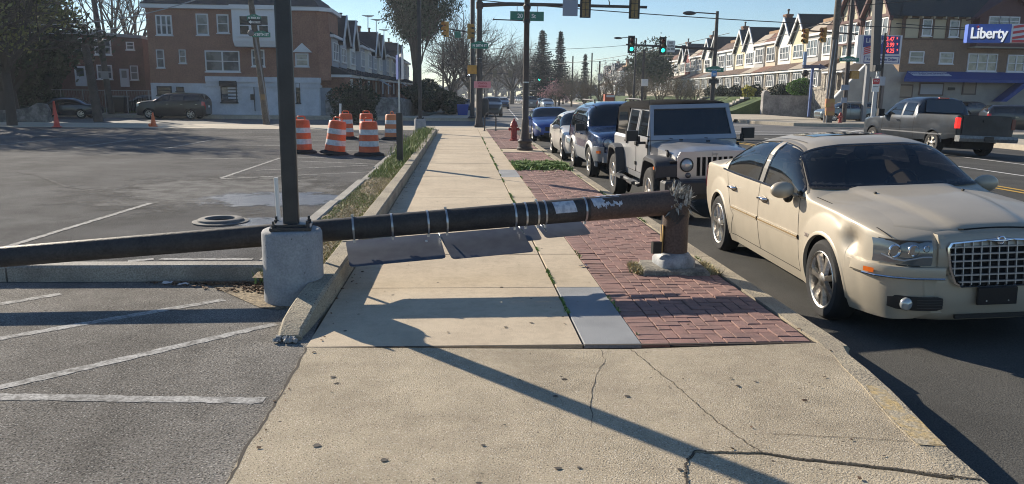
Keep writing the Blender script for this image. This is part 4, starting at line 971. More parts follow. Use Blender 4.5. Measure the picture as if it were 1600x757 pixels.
# ---- dark blue compact SUV ----
def blue_suv():
    P=paintm('navy_paint',(.030,.060,.145),(.026,.052,.125),.5,.25,.9); CL=M('grey_cladding',(.22,.23,.245),.5,.2,grain=.08,gscale=20)
    t=thing('parked_car','dark blue SUV with grey cladding, just behind the silver off-roader','car',(4.03,19.8,ZS),R(-90))
    h=2.20; w=.90
    W=[(-h,.80),(-h+.05,.86),(-h+.3,.895),(-1.2,w),(1.2,w),(1.7,.87),(2.0,.80),(2.12,.72),(2.18,.64),(h,.58)]
    zb=[(-h,.45),(-1.3,.34),(1.3,.33),(2.0,.40),(h,.48)]
    zs=[(-h,.80),(-h+.04,1.12),(-1.5,1.12),(.8,1.08),(1.5,1.06),(2.0,.99),(2.15,.93),(h,.82)]
    zt=[(-h,.85),(-h+.03,1.16),(-h+.18,1.5),(-h+.38,1.74),(-1.0,1.79),(0,1.79),(.35,1.75),(.50,1.70),(1.0,1.22),(1.08,1.19),(1.5,1.16),(1.95,1.10),(2.12,1.02),(h,.9)]
    bd=Body(W,zb,zs,zt,(-1.30,1.36),.44,.375,k=.20,bow=.05,flare=.01)
    bd.mesh(10,12,.07).build('body',P,t,smooth=45); well(t,bd); arch_lip(t,bd,CL,.085,.035,'fender_flare')
    lo=lambda x:bd.zs(x)+.03
    for s_ in (1,-1):
        bd.spatch(-.84,.90,.36,.66,.018,s_,14,4).build('door_cladding',CL,t,smooth=40)
        bd.spatch(1.83,2.18,.44,.78,.05,s_,8,4).build('bumper_corner',CL,t,smooth=40)
        for a,c in ((-1.85,-1.05),(-.98,-.12),(-.05,.80)):
            hi=(lambda x:min(bd.zt(x)-.11,1.10+(1.0-x)*1.05))
            bd.spatch(a,c,lo,lambda x:max(lo(x)+.01,hi(x)),.005,s_,12,4).build('side_window',GLS,t,smooth=60)
        for x in (.86,-.08,-.98): bd.spatch(x-.006,x+.006,.45,lambda q:bd.zs(q),.003,s_,1,6).build('door_seam',DARK,t)
        for x in (.02,-.86):
            b=MB(); b.cbox((x+.05,s_*(bd.side(x,.98)+.022),.99),(.17,.03,.03)); b.build('door_handle',P,t)
        b=MB(); b.cbox((.72,s_*1.03,1.18),(.10,.22,.17)); b.cbox((.72,s_*.92,1.12),(.06,.10,.05)); b.build('side_mirror',BLK,t)
        b=MB(); b.lathe([(.125,-.10),(.125,.03),(.10,.036)],24,'x',c=(2.165,s_*.60,.865),cap=(1,0)); hl=b.build('headlight',P,t,smooth=50)
        b=MB(); b.lathe([(.102,.025),(.07,.045),(.001,.055)],24,'x',c=(2.165,s_*.60,.865)); b.build('headlight_lens',CLR,hl,smooth=60)
        b=MB(); b.cbox((2.10,s_*.74,.66),(.10,.22,.06),rz=-s_*.6); b.build('turn_signal',AMB,t)
        b=MB(); b.lathe([(.05,0),(.04,.03),(.001,.035)],14,'x',c=(2.20,s_*.58,.53)); b.build('fog_lamp',CLR,t,smooth=50)
        b=MB(); b.tube([(.45,s_*.60,1.77),(.40,s_*.60,1.83),(-1.4,s_*.60,1.845),(-1.5,s_*.60,1.79)],.022,8); b.build('roof_rail',BLK,t)
        bd.spatch(-2.19,-2.02,.85,1.14,.02,s_,5,3).build('tail_light',REDL,t,smooth=60)
    bd.tpatch(lambda q:.46-.03*q*q,lambda q:1.0-.12*q*q,.40,.006,8,18).build('windshield',GLS,t,smooth=60)
    b=MB(); b.bbox(2.12,2.28,-.72,.72,.42,.64,.03); b.build('front_bumper',CL,t)
    b=MB()
    for k in range(7): b.cbox((2.205,-.21+.07*k,.86),(.03,.035,.20))
    b.build('grille_slots',DARK,t)
    for x in (-1.30,1.36):
        for s_ in (1,-1): wheel(t,(x,s_*.80,.375),s_,.375,.24,.21,6,ALU,sp=.04)
    return t
park(blue_suv(),1.8,1.0)
park(generic_car('parked_car','pearl white sedan parked behind the dark blue SUV',(3.98,24.8,ZS),R(-90),paintm('pearl_white_paint',(.62,.60,.56),None,.1,.3,.6),'sedan',4.55,1.76,1.46)[0],1.8)
park(generic_car('parked_car','bright blue sedan parked beside the red fire hydrant',(4.0,34.5,ZS),R(-90),paintm('bright_blue_paint',(.035,.085,.30),None,.45,.28,.8),'sedan',4.7,1.82,1.43,wheelr=.34)[0],1.5)
# ---- dark pickup ----
def pickup():
    P=paintm('slate_paint',(.020,.029,.042),(.013,.018,.027),.3,.32,.7,grain=.2)
    t=thing('pickup_truck','dark slate extended-cab pickup truck with lit red tail lights driving away','truck',(16.5,26.2,-.06),R(90)+R(1)); t.rotation_euler=(R(1.5),0,t.rotation_euler.z)
    h=2.88; w=.985
    W=[(-h,.955),(-h+.03,.975),(-h+.3,w),(1.8,w),(2.4,.95),(2.7,.88),(2.83,.78),(h,.70)]
    zb=[(-h,.62),(-1.8,.48),(1.7,.42),(2.6,.42),(h,.5)]
    zs=[(-h,1.30),(-.80,1.31),(-.70,1.20),(1.35,1.16),(2.2,1.10),(2.65,1.04),(2.8,.98),(h,.86)]
    zt=[(-h,1.305),(-.78,1.315),(-.74,1.34),(-.62,1.82),(-.42,1.885),(.2,1.90),(.60,1.87),(.80,1.80),(1.42,1.25),(1.55,1.21),(2.2,1.17),(2.7,1.08),(h,.92)]
    bd=Body(W,zb,zs,zt,(-1.72,1.90),.44,.375,k=.24,bow=.045,flare=.012)
    bd.mesh(10,12,.07).build('body',P,t,smooth=40); well(t,bd); arch_lip(t,bd,P,.03,.012)
    lo=lambda x:bd.zs(x)+.035
    for s_ in (1,-1):
        for a,c in ((-.50,.10),(.22,1.18)):
            bd.spatch(a,c,lambda x:1.24,lambda x:max(1.25,min(bd.zt(x)-.10,1.24+(1.42-x)*.86)),.006,s_,12,4).build('side_window',GLS,t,smooth=60)
        for x in (1.30,.16,-.62): bd.spatch(x-.008,x+.008,.52,lambda q:bd.zs(q),.003,s_,1,6).build('door_seam',DARK,t)
        bd.spatch(-2.2,1.3,.66,.70,.012,s_,30,1).build('side_moulding',M('dull_chrome',(.35,.36,.38),.3,.7),t)
        b=MB(); b.cbox((.30,s_*(bd.side(.3,1.03)+.02),1.06),(.18,.035,.045)); b.build('door_handle',CHR,t)
        b=MB(); b.cbox((1.20,s_*1.14,1.30),(.10,.22,.26)); b.cbox((1.22,s_*1.02,1.22),(.06,.12,.05)); b.build('side_mirror',BLK,t)
        b=MB(); b.bbox(-h-.02,-h+.09,(.86 if s_>0 else -.985),(.985 if s_>0 else -.86),.90,1.25,.03); b.build('tail_light',M('lit_tail_lamp',(.9,.02,.015),.25,emit=.5,coat=.5) if s_>0 else M('dark_tail_lamp',(.12,.008,.01),.3,coat=.5),t)
    b=MB(); b.bbox(-h-.03,-h,-.79,.79,.66,1.31,.012); tg=b.build('tailgate',M('tailgate_dirt',(.012,.013,.015),.55,col2=(.03,.032,.036),scale=2.5,coat=.2),t)
    b=MB(); b.cbox((-h-.045,0,1.15),(.02,.26,.08)); b.build('latch',BLK,tg)
    b=MB(); b.loft([[(-h-.02,y,.50),(-h-.22,y*.98,.50),(-h-.24,y*.98,.60),(-h-.22,y*.98,.69),(-h-.02,y,.69)] for y in (-1.0,-.4,.4,1.0)],close=False,cap=(1,1)); bm=b.build('rear_bumper',M('dull_bumper',(.16,.165,.17),.45,.6,grain=.3,gscale=12),t)
    b=MB(); b.cbox((-h-.245,0,.60),(.015,.31,.15)); b.build('licence_plate',BLK,bm)
    b=MB(); b.box(-h+.06,-.85,-.86,.86,1.20,1.322); b.build('bed_liner',DARK,t)
    b=MB(); b.loft([[(-.785,-.70,1.37),(-.785,.70,1.37)],[(-.665,.64,1.80),(-.665,-.64,1.80)][::-1]],close=False); b.build('rear_window',GLS,t)
    b=MB(); b.cbox((-.62,0,1.86),(.05,.36,.035)); b.build('brake_light',REDL,t)
    bd.tpatch(lambda q:.78-.03*q*q,lambda q:1.40-.12*q*q,.40,.006,6,14).build('windshield',GLS,t,smooth=60)
    for x in (-1.72,1.90):
        for s_ in (1,-1): wheel(t,(x,s_*.86,.375),s_,.375,.25,.225,5,ALU,sp=.05)
pickup()
# ---------------- broken pole ----------------
def broken_pole():
    A=Vector((2.02,7.22,.735)); 
    t=thing('broken_pole','snapped dark pole lying across the sidewalk with signs banded to it','pole',(2.14,7.39,0))
    o=Vector(t.location); E_=Vector((-12.5,4.85,-.02)) # far end, off to the left
    # axis measured from the photograph: passes behind the round footing
    def ax(s_): 
        P0=Vector((2.06,7.37,.695)); P1=Vector((-3.98,6.47,.33)); d=(P1-P0); return P0+d*s_
    L=(ax(1)-ax(0)).length
    def rad(s_): return .121-.036*min(1.6,s_)
    n=26; b=MB(); b.tube([ax(q)-o for q in [i*1.75/24 for i in range(25)]],[rad(q) for q in [i*1.75/24 for i in range(25)]],n); b.build('shaft',PBLK if False else M('bronze_pole_paint',(.040,.038,.039),.6,col2=(.058,.052,.050),scale=2.5,grain=.2,gscale=60,bump=.3,bscale=25,stain=[(6,.3),(25,.2)],spec=.3),t,smooth=50)
    # crushed elbow: short section joining shaft to stump
    BR=M('brown_pole_skin',(.105,.073,.060),.62,spec=.3,col2=(.085,.062,.053),scale=6,grain=.25,gscale=50,bump=.3,bscale=30)
    b=MB(); 
    st=[(2.14,7.39,z,r) for z,r in ((.055,.136),(.25,.132),(.45,.130),(.60,.128),(.68,.128))]
    rings=[]
    for x,y,z,r in st: rings.append([(x-o.x+r*math.cos(a),y-o.y+r*math.sin(a),z) for a in [2*PI*k/28 for k in range(28)]])
    rr=random.Random(4); rings.append([(p[0]+.012*rr.uniform(-1,1),p[1]+.012*rr.uniform(-1,1),.70+.02*math.sin(k*1.7)+rr.uniform(-.035,.035)+.075*math.cos(2*PI*k/28)) for k,p in enumerate(rings[-1])])
    b.loft(rings,close=True); b.build('stump',BR,t,smooth=50)
    # shell flap: elbow skin from shaft folded into stump
    b=MB(); rg=[]
    for i in range(7):
        u=i/6; c=Vector((2.06,7.37,.695)).lerp(Vector((2.16,7.385,.68)),u); r=.121-.012*u; ang=u*.35
        ring=[]
        for k in range(26):
            a=2*PI*k/26; yy=r*math.cos(a); zz=r*math.sin(a)*(1-.40*u)+.012*math.sin(a*5+u*3)*u; ring.append((c.x-o.x+zz*math.sin(ang)*.9,c.y-o.y+yy,c.z+zz*math.cos(ang)))
        rg.append(ring)
    b.loft(rg,cap=(0,1)); b.build('elbow',BR,t,smooth=50)
    # splinters
    FB=M('torn_fibreglass',(.50,.48,.43),.8,col2=(.20,.185,.16),scale=30,island=.35)
    b=MB()
    for i in range(105):
        k=rr.random(); c=Vector((2.06+.20*rr.random(),7.385+rr.uniform(-.11,.11),.74+.03*rr.random())); az=rr.uniform(-2.4,.6); le=rr.uniform(.03,.15)*(1.25 if c.x<2.14 else .8); el=rr.uniform(.35,1.4)
        d=Vector((math.cos(az)*math.cos(el),math.sin(az)*math.cos(el)*.7,math.sin(el))); w_=rr.uniform(.004,.016); s_=d.cross(Vector((rr.random(),rr.random(),rr.random()))).normalized()*w_; m_=c+d*le*.6+Vector((rr.uniform(-.01,.01),0,.004))
        b.loft([[c-s_-o,c+s_-o,c+s_*.5+Vector((0,0,.004))-o],[m_-s_*.8-o,m_+s_*.8-o,m_+Vector((0,0,.003))-o],[c+d*le-s_*.2-o,c+d*le+s_*.2-o,c+d*le-o]],close=True)
    for i in range(16):
        a=2*PI*i/16; c=Vector((2.15+.125*math.cos(a),7.39+.125*math.sin(a),.68)); w_=.022; h_=rr.uniform(.07,.20)*(1.25 if math.cos(a)>0 else .35); d=Vector((math.cos(a)*.12,math.sin(a)*.12,1)); s_=Vector((-math.sin(a),math.cos(a),0))*w_
        b.loft([[c-s_-o,c+s_-o],[c+d*h_*.6-s_*.8-o,c+d*h_*.6+s_*.9-o],[c+d*h_-s_*.15-o,c+d*h_+s_*.1-o]],close=False)
    for i in range(46):  # long fibres peeled along the fold and down the stump
        a=rr.uniform(-2.6,.9); c=Vector((2.14+.13*math.cos(a),7.39+.13*math.sin(a),.66+rr.uniform(-.03,.06))); d=Vector((math.cos(a)*.5+rr.uniform(-.3,.3),math.sin(a)*.5,rr.uniform(-.9,.8))).normalized(); le=rr.uniform(.04,.12); s_=Vector((-math.sin(a),math.cos(a),rr.uniform(-.3,.3)))*rr.uniform(.004,.014)
        b.loft([[c-s_-o,c+s_-o],[c+d*le*.5-s_*.9-o,c+d*le*.5+s_*.7-o],[c+d*le-s_*.1-o,c+d*le+s_*.2-o]],close=False)
    b.build('splinters',FB,t,kind='stuff')
    b=MB()
    for i in range(5): z0=.66-.02*i; b.loft([[(2.03+.03*i-o.x,7.39-.128-.004*i-o.y,z0),(2.06+.035*i-o.x,7.39-.133-o.y,z0+.012)],[(2.02+.02*i-o.x,7.39-.126-o.y,z0-.09),(2.05+.02*i-o.x,7.39-.131-o.y,z0-.085)]],close=False)
    b.build('buckled_skin',PBLK,t,kind='stuff')
    b=MB(); b.sphere((2.12-o.x,0,.74),1,10,6,(.10,.10,.03)); b.build('torn_core',FB,t)
    # grey collar and slab
    GP=M('grey_base_paint',(.34,.36,.38),.6,col2=(.20,.21,.22),scale=8,grain=.15,gscale=60)
    def sq(hw,z,r=.05): 
        c=hw-r; return [(sx*c+math.cos(a)*r,sy*c+math.sin(a)*r,z) for sx,sy,a0 in ((1,1,0),(-1,1,PI/2),(-1,-1,PI),(1,-1,1.5*PI)) for a in (a0,a0+PI/4,a0+PI/2)]
    b=MB(); b.loft([sq(.175,.055,.05),sq(.178,.12,.055),sq(.152,.172,.09),sq(.143,.19,.10),sq(.13,.195,.10)],cap=(1,1)); b.T=None; c_=b.build('base_collar',GP,t,smooth=60); c_.rotation_euler=(0,0,.12)
    b=MB(); b.cbox((-.135,-.02,.33),(.012,.075,.28)); b.build('access_door_edge',M('yellow_wood',(.45,.28,.09),.7),t); b=MB(); b.loft([[(-.15,-.09,z),(-.225,-.05,z-.01),(-.235,.0,z-.015),(-.225,.005,z-.015),(-.215,-.04,z-.01),(-.15,-.07,z)] for z in (.19,.31)],cap=(1,1)); b.build('junction_box',BLK,t)
    b=MB(); b.tube([(-.15,-.05,.58),(-.153,-.055,.42),(-.15,-.05,.30)],.005,5); b.build('cable',M('cable_grey',(.25,.25,.25),.6),t)
    SL=[]
    # metal bands (px positions measured along the pole)
    def s_of(px):
        lo,hi=0,1
        for _ in range(30):
            mid=(lo+hi)/2; p=ax(mid); 
            if proj(p)[0]>px: lo=mid
            else: hi=mid
        return lo
    bands=[552,612,668,697,803,820,838,850,912]
    D_=(ax(1)-ax(0)).normalized(); U=D_.cross(Vector((0,1,0))).normalized(); 
    if U.z<0: U=-U
    V=D_.cross(U).normalized()
    if V.y>0: V=-V   # towards the camera
    qa=s_of(918); b=MB(); b.tube([ax(qa*(1-i/10))-o for i in range(11)],[rad(qa*(1-i/10))+.0022 for i in range(11)],26,cap=False); b.build('rusty_sleeve',BR,t,smooth=50)
    for px in bands:
        q=s_of(px); c=ax(q); r=rad(q)+.003; b=MB(); rg=[]
        for k in range(24):
            a=2*PI*k/24; n_=(U*math.sin(a)+V*math.cos(a)); rg.append([c+n_*r-D_*.009-o,c+n_*(r+.003)-D_*.009-o,c+n_*(r+.003)+D_*.009-o,c+n_*r+D_*.009-o])
        rg.append(rg[0]); b.loft(rg); cc=c-U*(r+.012)+V*.02
        b.T=Matrix.Translation(cc-o)@Matrix.Rotation(math.atan2(D_.y,D_.x),4,'Z'); b.box(-.009,.009,-.012,.012,-.012,.016)
        if px in(552,697,838): b.T=Matrix.Translation(c+U*(r+.006)-o); b.box(-.012,.012,-.015,.015,-.006,.012)
        b.T=None; b.build('band',STL,t,smooth=50)
    # sign panels hang below the shaft, faces down: four sheets
    def panel(pts,seed):
        ps=[]
        rc=.035
        n_=len(pts)
        for i in range(n_):
            p=Vector(pts[i]); a=Vector(pts[i-1]); c=Vector(pts[(i+1)%n_]); ps+= [p+(a-p).normalized()*rc, p+((a-p).normalized()+(c-p).normalized())*rc*.30, p+(c-p).normalized()*rc]
        b=MB(); b.loft([[p-o for p in ps],[p-o+Vector((0,0,-.003)) for p in ps]],cap=(1,1)); s_=b.build('sign_panel',SHEET,t); return s_
    def corners(pa,pb,yb,drop_b,yn,drop_n,lf=0,rt=0):
        """pa,pb: pixel x limits; back edge under the shaft, near edge towards the camera"""
        out=[]
        ca,cb=ax(s_of(pa)),ax(s_of(pb)); W_=(cb-ca)
        bk=lambda c:c-U*drop_b-V*yb; nr=lambda c:c-U*drop_n+V*yn
        return [bk(ca),bk(cb),nr(cb)+W_.normalized()*rt,nr(ca)+W_.normalized()*lf]
    panel(corners(538,687,.12,.135,.33,.285,0.02,.0),1); panel(corners(686,815,.12,.140,.33,.30,.06,.03),2)
    panel(corners(800,842,.20,.140,.10,.24,.0,.0),3); panel(corners(842,914,.16,.135,.12,.225,.03,.02),4)
    for px in (686,812,846):
        c=ax(s_of(px)); b=MB(); b.tube([c-U*.12-o-V*.08,c-U*.155+V*.16-o],.006,6); b.build('bracket_rod',STL,t)
    for px,wd in ((580,.3),(640,.2)): 
        c=ax(s_of(px+20)); 
    c=ax(s_of(663)); b=MB(); b.T=Matrix.Translation(c-U*.158+V*.10-o); b.box(-.012,.012,-.03,.03,0,.004); b.build('tape_scrap',WHT,t)
    # stickers: curved paper remnants on the shaft
    PAP=M('torn_white_sticker',(.58,.60,.64),.6,col2=(.36,.39,.46),scale=22,detail=6,th=(.44,.62))
    def sticker(q0,q1,a0,a1,seed,nx=16,ny=8,hole=.0):
        r=random.Random(seed); b=MB(); g_={}
        for i in range(nx+1):
            for j in range(ny+1):
                q=q0+(q1-q0)*i/nx+(.004*(j-ny/2)/ny); a=a0+(a1-a0)*j/ny; c=ax(q); n_=U*math.sin(a)+V*math.cos(a); g_[i,j]=b.p(c+n_*(rad(q)+.0050)-o)
        for i in range(nx):
            for j in range(ny):
                if hole:
                    u=1-i/nx; w=1-j/ny; n1=.10*math.sin(i*.5+seed)+.06*math.sin(i*1.3)+r.uniform(-.02,.02)
                    if hole>.5 and not ((u<.42+.03*math.sin(j*.8) and w<.80+n1) or (u>=.42 and .52+n1<w<.76+n1*.8 and not(.62<u<.70 and w<.62)) or w<.06): continue
                    if hole<=.5 and math.sin(i*.7)+math.sin(i*.23+j)<-.5: continue
                b.face(g_[i,j],g_[i+1,j],g_[i+1,j+1],g_[i,j+1])
        return b.build('sticker',PAP,t,smooth=60)
    sticker(s_of(895),s_of(862),.0,1.05,2,10,6); sticker(s_of(966),s_of(922),.0,1.10,5,52,26,1.0)
    sticker(s_of(968),s_of(930),1.25,1.5,7,30,6,.3)
    # exposed base slab the collar stands on
    s=tag(MB().loft([[(-.36,-.24,-.0),(.30,-.27,-.0),(.33,.20,-.0),(-.30,.24,-.0)],[(-.35,-.235,.045),(.29,-.262,.04),(.32,.19,.05),(-.29,.23,.055)],[(-.32,-.20,.058),(.27,-.24,.052),(.30,.17,.062),(-.26,.20,.064)]],cap=(0,1)).build('footing_slab',M('weathered_concrete',(.26,.24,.20),.9,col2=(.15,.14,.12),scale=8,detail=8,grain=.4,gscale=60,bump=1,bscale=40),smooth=30,loc=(2.14,7.39,0)),'rough broken concrete pad under the grey collar of the snapped pole','slab')
    blades('slab_weeds',900,lambda r:(2.14+r.choice((-.38,-.36,.33,.36))+r.gauss(0,.03),7.39+r.uniform(-.22,.2),0,1),.06,M_DRY,BP,31,.006,1)
def proj(p):
    p=Vector((p[0],p[1],p[2]-CAMH)); c,s=math.cos(YAW),math.sin(YAW); x=p.x*c+p.y*s; zz=-p.x*s+p.y*c; yy=p.z
    c,s=math.cos(PITCH),math.sin(PITCH); y=yy*c+zz*s; z=-yy*s+zz*c; c,s=math.cos(ROLL),math.sin(ROLL)
    return (CX+FPX*(c*x+s*y)/z, CY-FPX*(-s*x+c*y)/z)
broken_pole()
# ---------------- light poles on round footings ----------------
FT=M('footing_concrete',(.34,.345,.35),.85,col2=(.27,.275,.285),scale=5,detail=6,grain=.15,gscale=60,bump=.4,bscale=50,spots=[((.08,.08,.08),14,.06)])
def lot_pole(name,label,x,y,zf,rf,h,w_,rz=0,square=True,lum=True,tilt=0):
    t=thing(name,label,'light pole',(x,y,0),0)
    b=MB(); b.lathe([(rf*1.0,-.1),(rf,zf-.03),(rf-.012,zf-.008),(rf-.03,zf),(.01,zf)],36,'z'); b.build('footing',FT,t,smooth=40)
    b=MB(); b.cbox((0,0,zf+.018),(.33,.33,.022),rz=rz); b.cbox((0,0,zf+.04),(.24,.24,.02),rz=rz); bp=b.build('base_plate',PBLK,t)
    for a in range(4):
        an=rz+PI/4+a*PI/2; b=MB(); b.lathe([(.020,zf+.03),(.020,zf+.055),(.011,zf+.055),(.011,zf+.085),(.001,zf+.085)],6,'z',c=(.19*math.cos(an),.19*math.sin(an),0)); b.lathe([(.030,zf),(.030,zf+.03)],8,'z',c=(.19*math.cos(an),.19*math.sin(an),0)); b.build('bolt',PBLK,bp)
    b=MB(); b.T=Matrix.Translation((0,0,zf+.03))@Matrix.Rotation(tilt,4,'Y')@Matrix.Rotation(rz,4,'Z'); c=w_/2; k=.012
    sec=[(c-k,c),(-c+k,c),(-c,c-k),(-c,-c+k),(-c+k,-c),(c-k,-c),(c,-c+k),(c,c-k)]
    b.loft([[(x_,y_,z) for x_,y_ in sec] for z in (0,h)],cap=(1,1)); b.build('shaft',PBLK,t)
    if lum:
        b=MB(); b.T=Matrix.Translation((math.tan(tilt)*h,0,zf+h)); b.bbox(-.2,.2,-.75,-.15,-.06,.06,.02); b.box(-.03,.03,-.2,.02,-.02,.03); b.build('luminaire',PBLK,t)
    return t
lot_pole('light_pole','tall black square light pole bolted to the near round concrete footing',-1.415,6.40,.60,.247,6.4,.125,R(8),tilt=R(.15))
lot_pole('light_pole','slender dark light pole on grey footing at the far end of the planting strip',-1.83,35.0,.62,.26,7.5,.16,0,lum=True)
# pvc stick behind the near footing
p=AT(436,350,7.6); q=AT(431,278,7.6)
tag(MB().tube([(p[0]+.02,p[1],0),(p[0],p[1],p[2]),(q[0],q[1],q[2])],.021,10).build('plastic_pipe',M('white_pvc',(.72,.72,.70),.4),smooth=60),'thin white plastic pipe standing upright behind the near round footing','pipe')
# ---------------- barrels & cones ----------------
OR=M('orange_plastic',(.72,.115,.022),.45,col2=(.60,.09,.02),scale=5,grain=.1,gscale=30); RW=M('reflective_white',(.62,.63,.64),.4,col2=(.45,.46,.47),scale=12); 
OR2=M('faded_orange_plastic',(.62,.20,.07),.55)
def drum(label,x,y,lean=0,laz=0,rot=0,om=OR,bat=None,s=1.0):
    t=thing('traffic_drum',label,'traffic barrel',(x,y,0),rot,'orange and white traffic barrels'); 
    if lean: t.rotation_euler=(lean*math.sin(laz),lean*math.cos(laz),rot)
    b=MB(); b.lathe([(.42*s,.0),(.43*s,.02),(.40*s,.055),(.31*s,.085),(.30*s,.10),(.001,.10)],28,'z'); b.build('rubber_base',RUB,t,smooth=40)
    z=.09; 
    def rd(z): return .295-.055*(z/.98)
    segs=[('o',.17),('w',.15),('o',.17),('w',.15),('o',.22)]
    for k,(c,h_) in enumerate(segs):
        b=MB(); r0,r1=rd(z),rd(z+h_); e=.004 if c=='w' else 0
        if k==4: b.lathe([(r0+.006,z),(r0,z+.02),(r1,z+h_-.04),(r1-.02,z+h_-.01),(r1-.06,z+h_),(.001,z+h_)],30,'z',cap=(0,1))
        else: b.lathe([(r0+.002+e,z),(r0+e,z+.01),(r1+e,z+h_-.01),(r1-.004+e,z+h_)],30,'z',cap=(0,0))
        b.build('band' if c=='w' else 'shell',RW if c=='w' else om,t,smooth=40); z+=h_
    b=MB(); b.tube([(-.11,0,z-.01),(-.12,0,z+.07),(-.07,0,z+.10),(.07,0,z+.10),(.12,0,z+.07),(.11,0,z-.01)],[.018]*6,8); b.build('handle',om,t,smooth=50)
    return t
drum('upright orange and white barrel in front, nearest the planting strip',*G(577,243)[:2])
drum('battered leaning barrel with dented white bands',*G(523,241)[:2],lean=R(7),laz=0,rot=.1)
drum('barrel half hidden behind the tall black light pole',*G(472,239)[:2],rot=.2)
drum('barrel standing behind the battered leaning one',*G(541,217)[:2],rot=.4)
drum('rear barrel seen just over the upright front one',*G(573,216)[:2],rot=.1)
drum('faded barrel beside the black sleeved sign post',*G(613,218)[:2],rot=1.2,om=OR2)
x,y,_=G(532,205); tag(MB().cbox((x,y,.62),(.10,.03,1.25),ry=R(3)).build('marker_post',WHT),'flat white marker post sticking up behind the leaning barrel','post')
def cone(label,x,y,col,rings=0,s=1,bent=0):
    t=thing('traffic_cone',label,'traffic cone',(x,y,0),.3,'traffic cones at the lot entrance')
    b=MB(); b.bbox(-.19,.19,-.19,.19,0,.035,.01); b.build('base',col,t)
    b=MB(); b.lathe([(.14,.035),(.035,.70*s),(.028,.71*s)],20,'z'); b.build('body',col,t,smooth=40)
    if rings:
        for z0,z1 in ((.30,.42),(.5,.6)): b=MB(); f_=lambda z:.14-.105*(z-.035)/.665+.004; b.lathe([(f_(z0),z0),(f_(z1),z1)],20,'z',cap=(0,0)); b.build('collar',RW,t,smooth=40)
    if bent: b=MB(); b.sphere((-.16,-.12,.09),.07,8,6); b.build('weight',col,t)
cone('plain orange cone near the white-based building','' or G(240,198)[0],G(240,198)[1],M('cone_orange',(.70,.16,.05),.5),0,.95,1)
cone('red cone with pale collars at far left by the leaning wooden poles',*G(89,199)[:2],M('cone_red',(.62,.07,.04),.5),1,1.15)
x,y,_=G(86,180); tag(MB().lathe([(.19,0),(.13,.05),(.06,.9),(.04,.95)],12,'z',c=(x,y,0)).build('traffic_cone',M('cone_red',(.6,.07,.04)),smooth=40),'slim red delineator cone standing behind the collared red cone','traffic cone')
# old tyre / manhole ring
x,y,_=G(345,346)
t=tag(MB().lathe([(.36,0),(.365,.015),(.34,.022),(.30,.022),(.29,.045),(.27,.055),(.20,.055),(.19,.045),(.185,.01)],40,'z',cap=(0,0)).build('manhole_ring',M('cast_ring',(.12,.118,.115),.85,col2=(.18,.175,.168),scale=6,grain=.2),smooth=30,loc=(x,y,-.01)),'loose pale cast manhole ring lying on the lot asphalt','manhole ring')
# ---------------- sign post in sleeve ----------------
x,y=-1.45,18.4
t=thing('sign_post','thin steel sign post in a black sleeve in the planting strip','sign post',(x,y,0))
b=MB(); b.bbox(-.072,.072,-.072,.072,0,1.28,.008); b.build('sleeve',PBLK,t)
b=MB(); b.box(-.02,.02,-.008,.008,1.2,2.70); b.build('post',STL,t)
b=MB(); b.cbox((.06,0,2.34),(.055,.42,.58),rz=R(12)); b.build('sign_box',WHT,t)
b=MB(); b.cbox((-.035,0,2.33),(.006,.40,.56),rz=R(12)); b.build('sign_panel',M('sign_blue',(.03,.08,.32),.4),t)
# ---------------- decorative lamp post, hydrant, bike rack ----------------
x,y=2.04,24.35
t=thing('lamp_post','ornate dark lamp post with round globe and banner arm, standing on the brick strip','lamp post',(x,y,0))
b=MB(); b.lathe([(.26,0),(.26,.07),(.22,.10),(.21,.22),(.235,.26),(.235,.30),(.17,.36),(.155,.45),(.13,.60),(.125,.78),(.115,.95),(.105,1.0),(.10,1.02),(.085,4.30),(.11,4.34),(.12,4.42),(.08,4.48),(.09,4.62),(.16,4.75),(.16,4.82),(.10,4.86)],16,'z'); b.build('shaft',PBRN,t,smooth=35)
b=MB(); b.sphere((0,0,5.10),.25,16,10,(1,1,1.15)); b.build('globe',M('globe_glass',(.35,.36,.36),.3,spec=.6),t,smooth=60)
b=MB(); b.tube([(0,0,3.98),(-.35,-.02,3.99),(-1.03,-.05,4.0)],.018,8); b.sphere((-1.03,-.05,4.0),.032,8,6); b.lathe([(.11,3.92),(.11,4.04)],16,'z'); b.build('banner_arm',PBLK,t,smooth=50)
b=MB(); b.lathe([(.098,2.1),(.098,2.14)],14,'z'); b.build('metal_strap',STL,t)
HR=M('hydrant_red',(.36,.035,.028),.5,col2=(.25,.03,.025),scale=9,grain=.1)
def hydrant(x,y,label,s=1):
    t=thing('fire_hydrant',label,'fire hydrant',(x,y,0)); t.scale=(s,s,s)
    b=MB(); b.lathe([(.17,0),(.17,.05),(.12,.06),(.115,.12),(.13,.13),(.13,.16),(.115,.17),(.115,.52),(.15,.54),(.15,.58),(.135,.60),(.125,.66),(.09,.73),(.04,.77),(.03,.83),(.001,.84)],20,'z'); b.build('barrel',HR,t,smooth=35)
    for a in (0,PI,-PI/2): 
        b=MB(); b.T=Matrix.Rotation(a,4,'Z'); b.lathe([(.055,.08),(.055,.17),(.065,.17),(.065,.20),(.02,.20),(.02,.23)],10,'x',c=(0,0,.44)); b.build('nozzle_cap',HR,t,smooth=35)
hydrant(2.04,29.5,'red fire hydrant on the brick strip beside the decorative lamp post')
x,y=1.42,37.2
t=thing('bike_rack','black inverted-U bicycle rack at the end of the brick strip','bike rack',(x,y,0))
pts=[(-.27,0,0),(-.27,0,.62)]+[(-.27*math.cos(a),0,.62+.27*math.sin(a)) for a in [PI*k/8 for k in range(1,8)]]+[(.27,0,.62),(.27,0,0)]
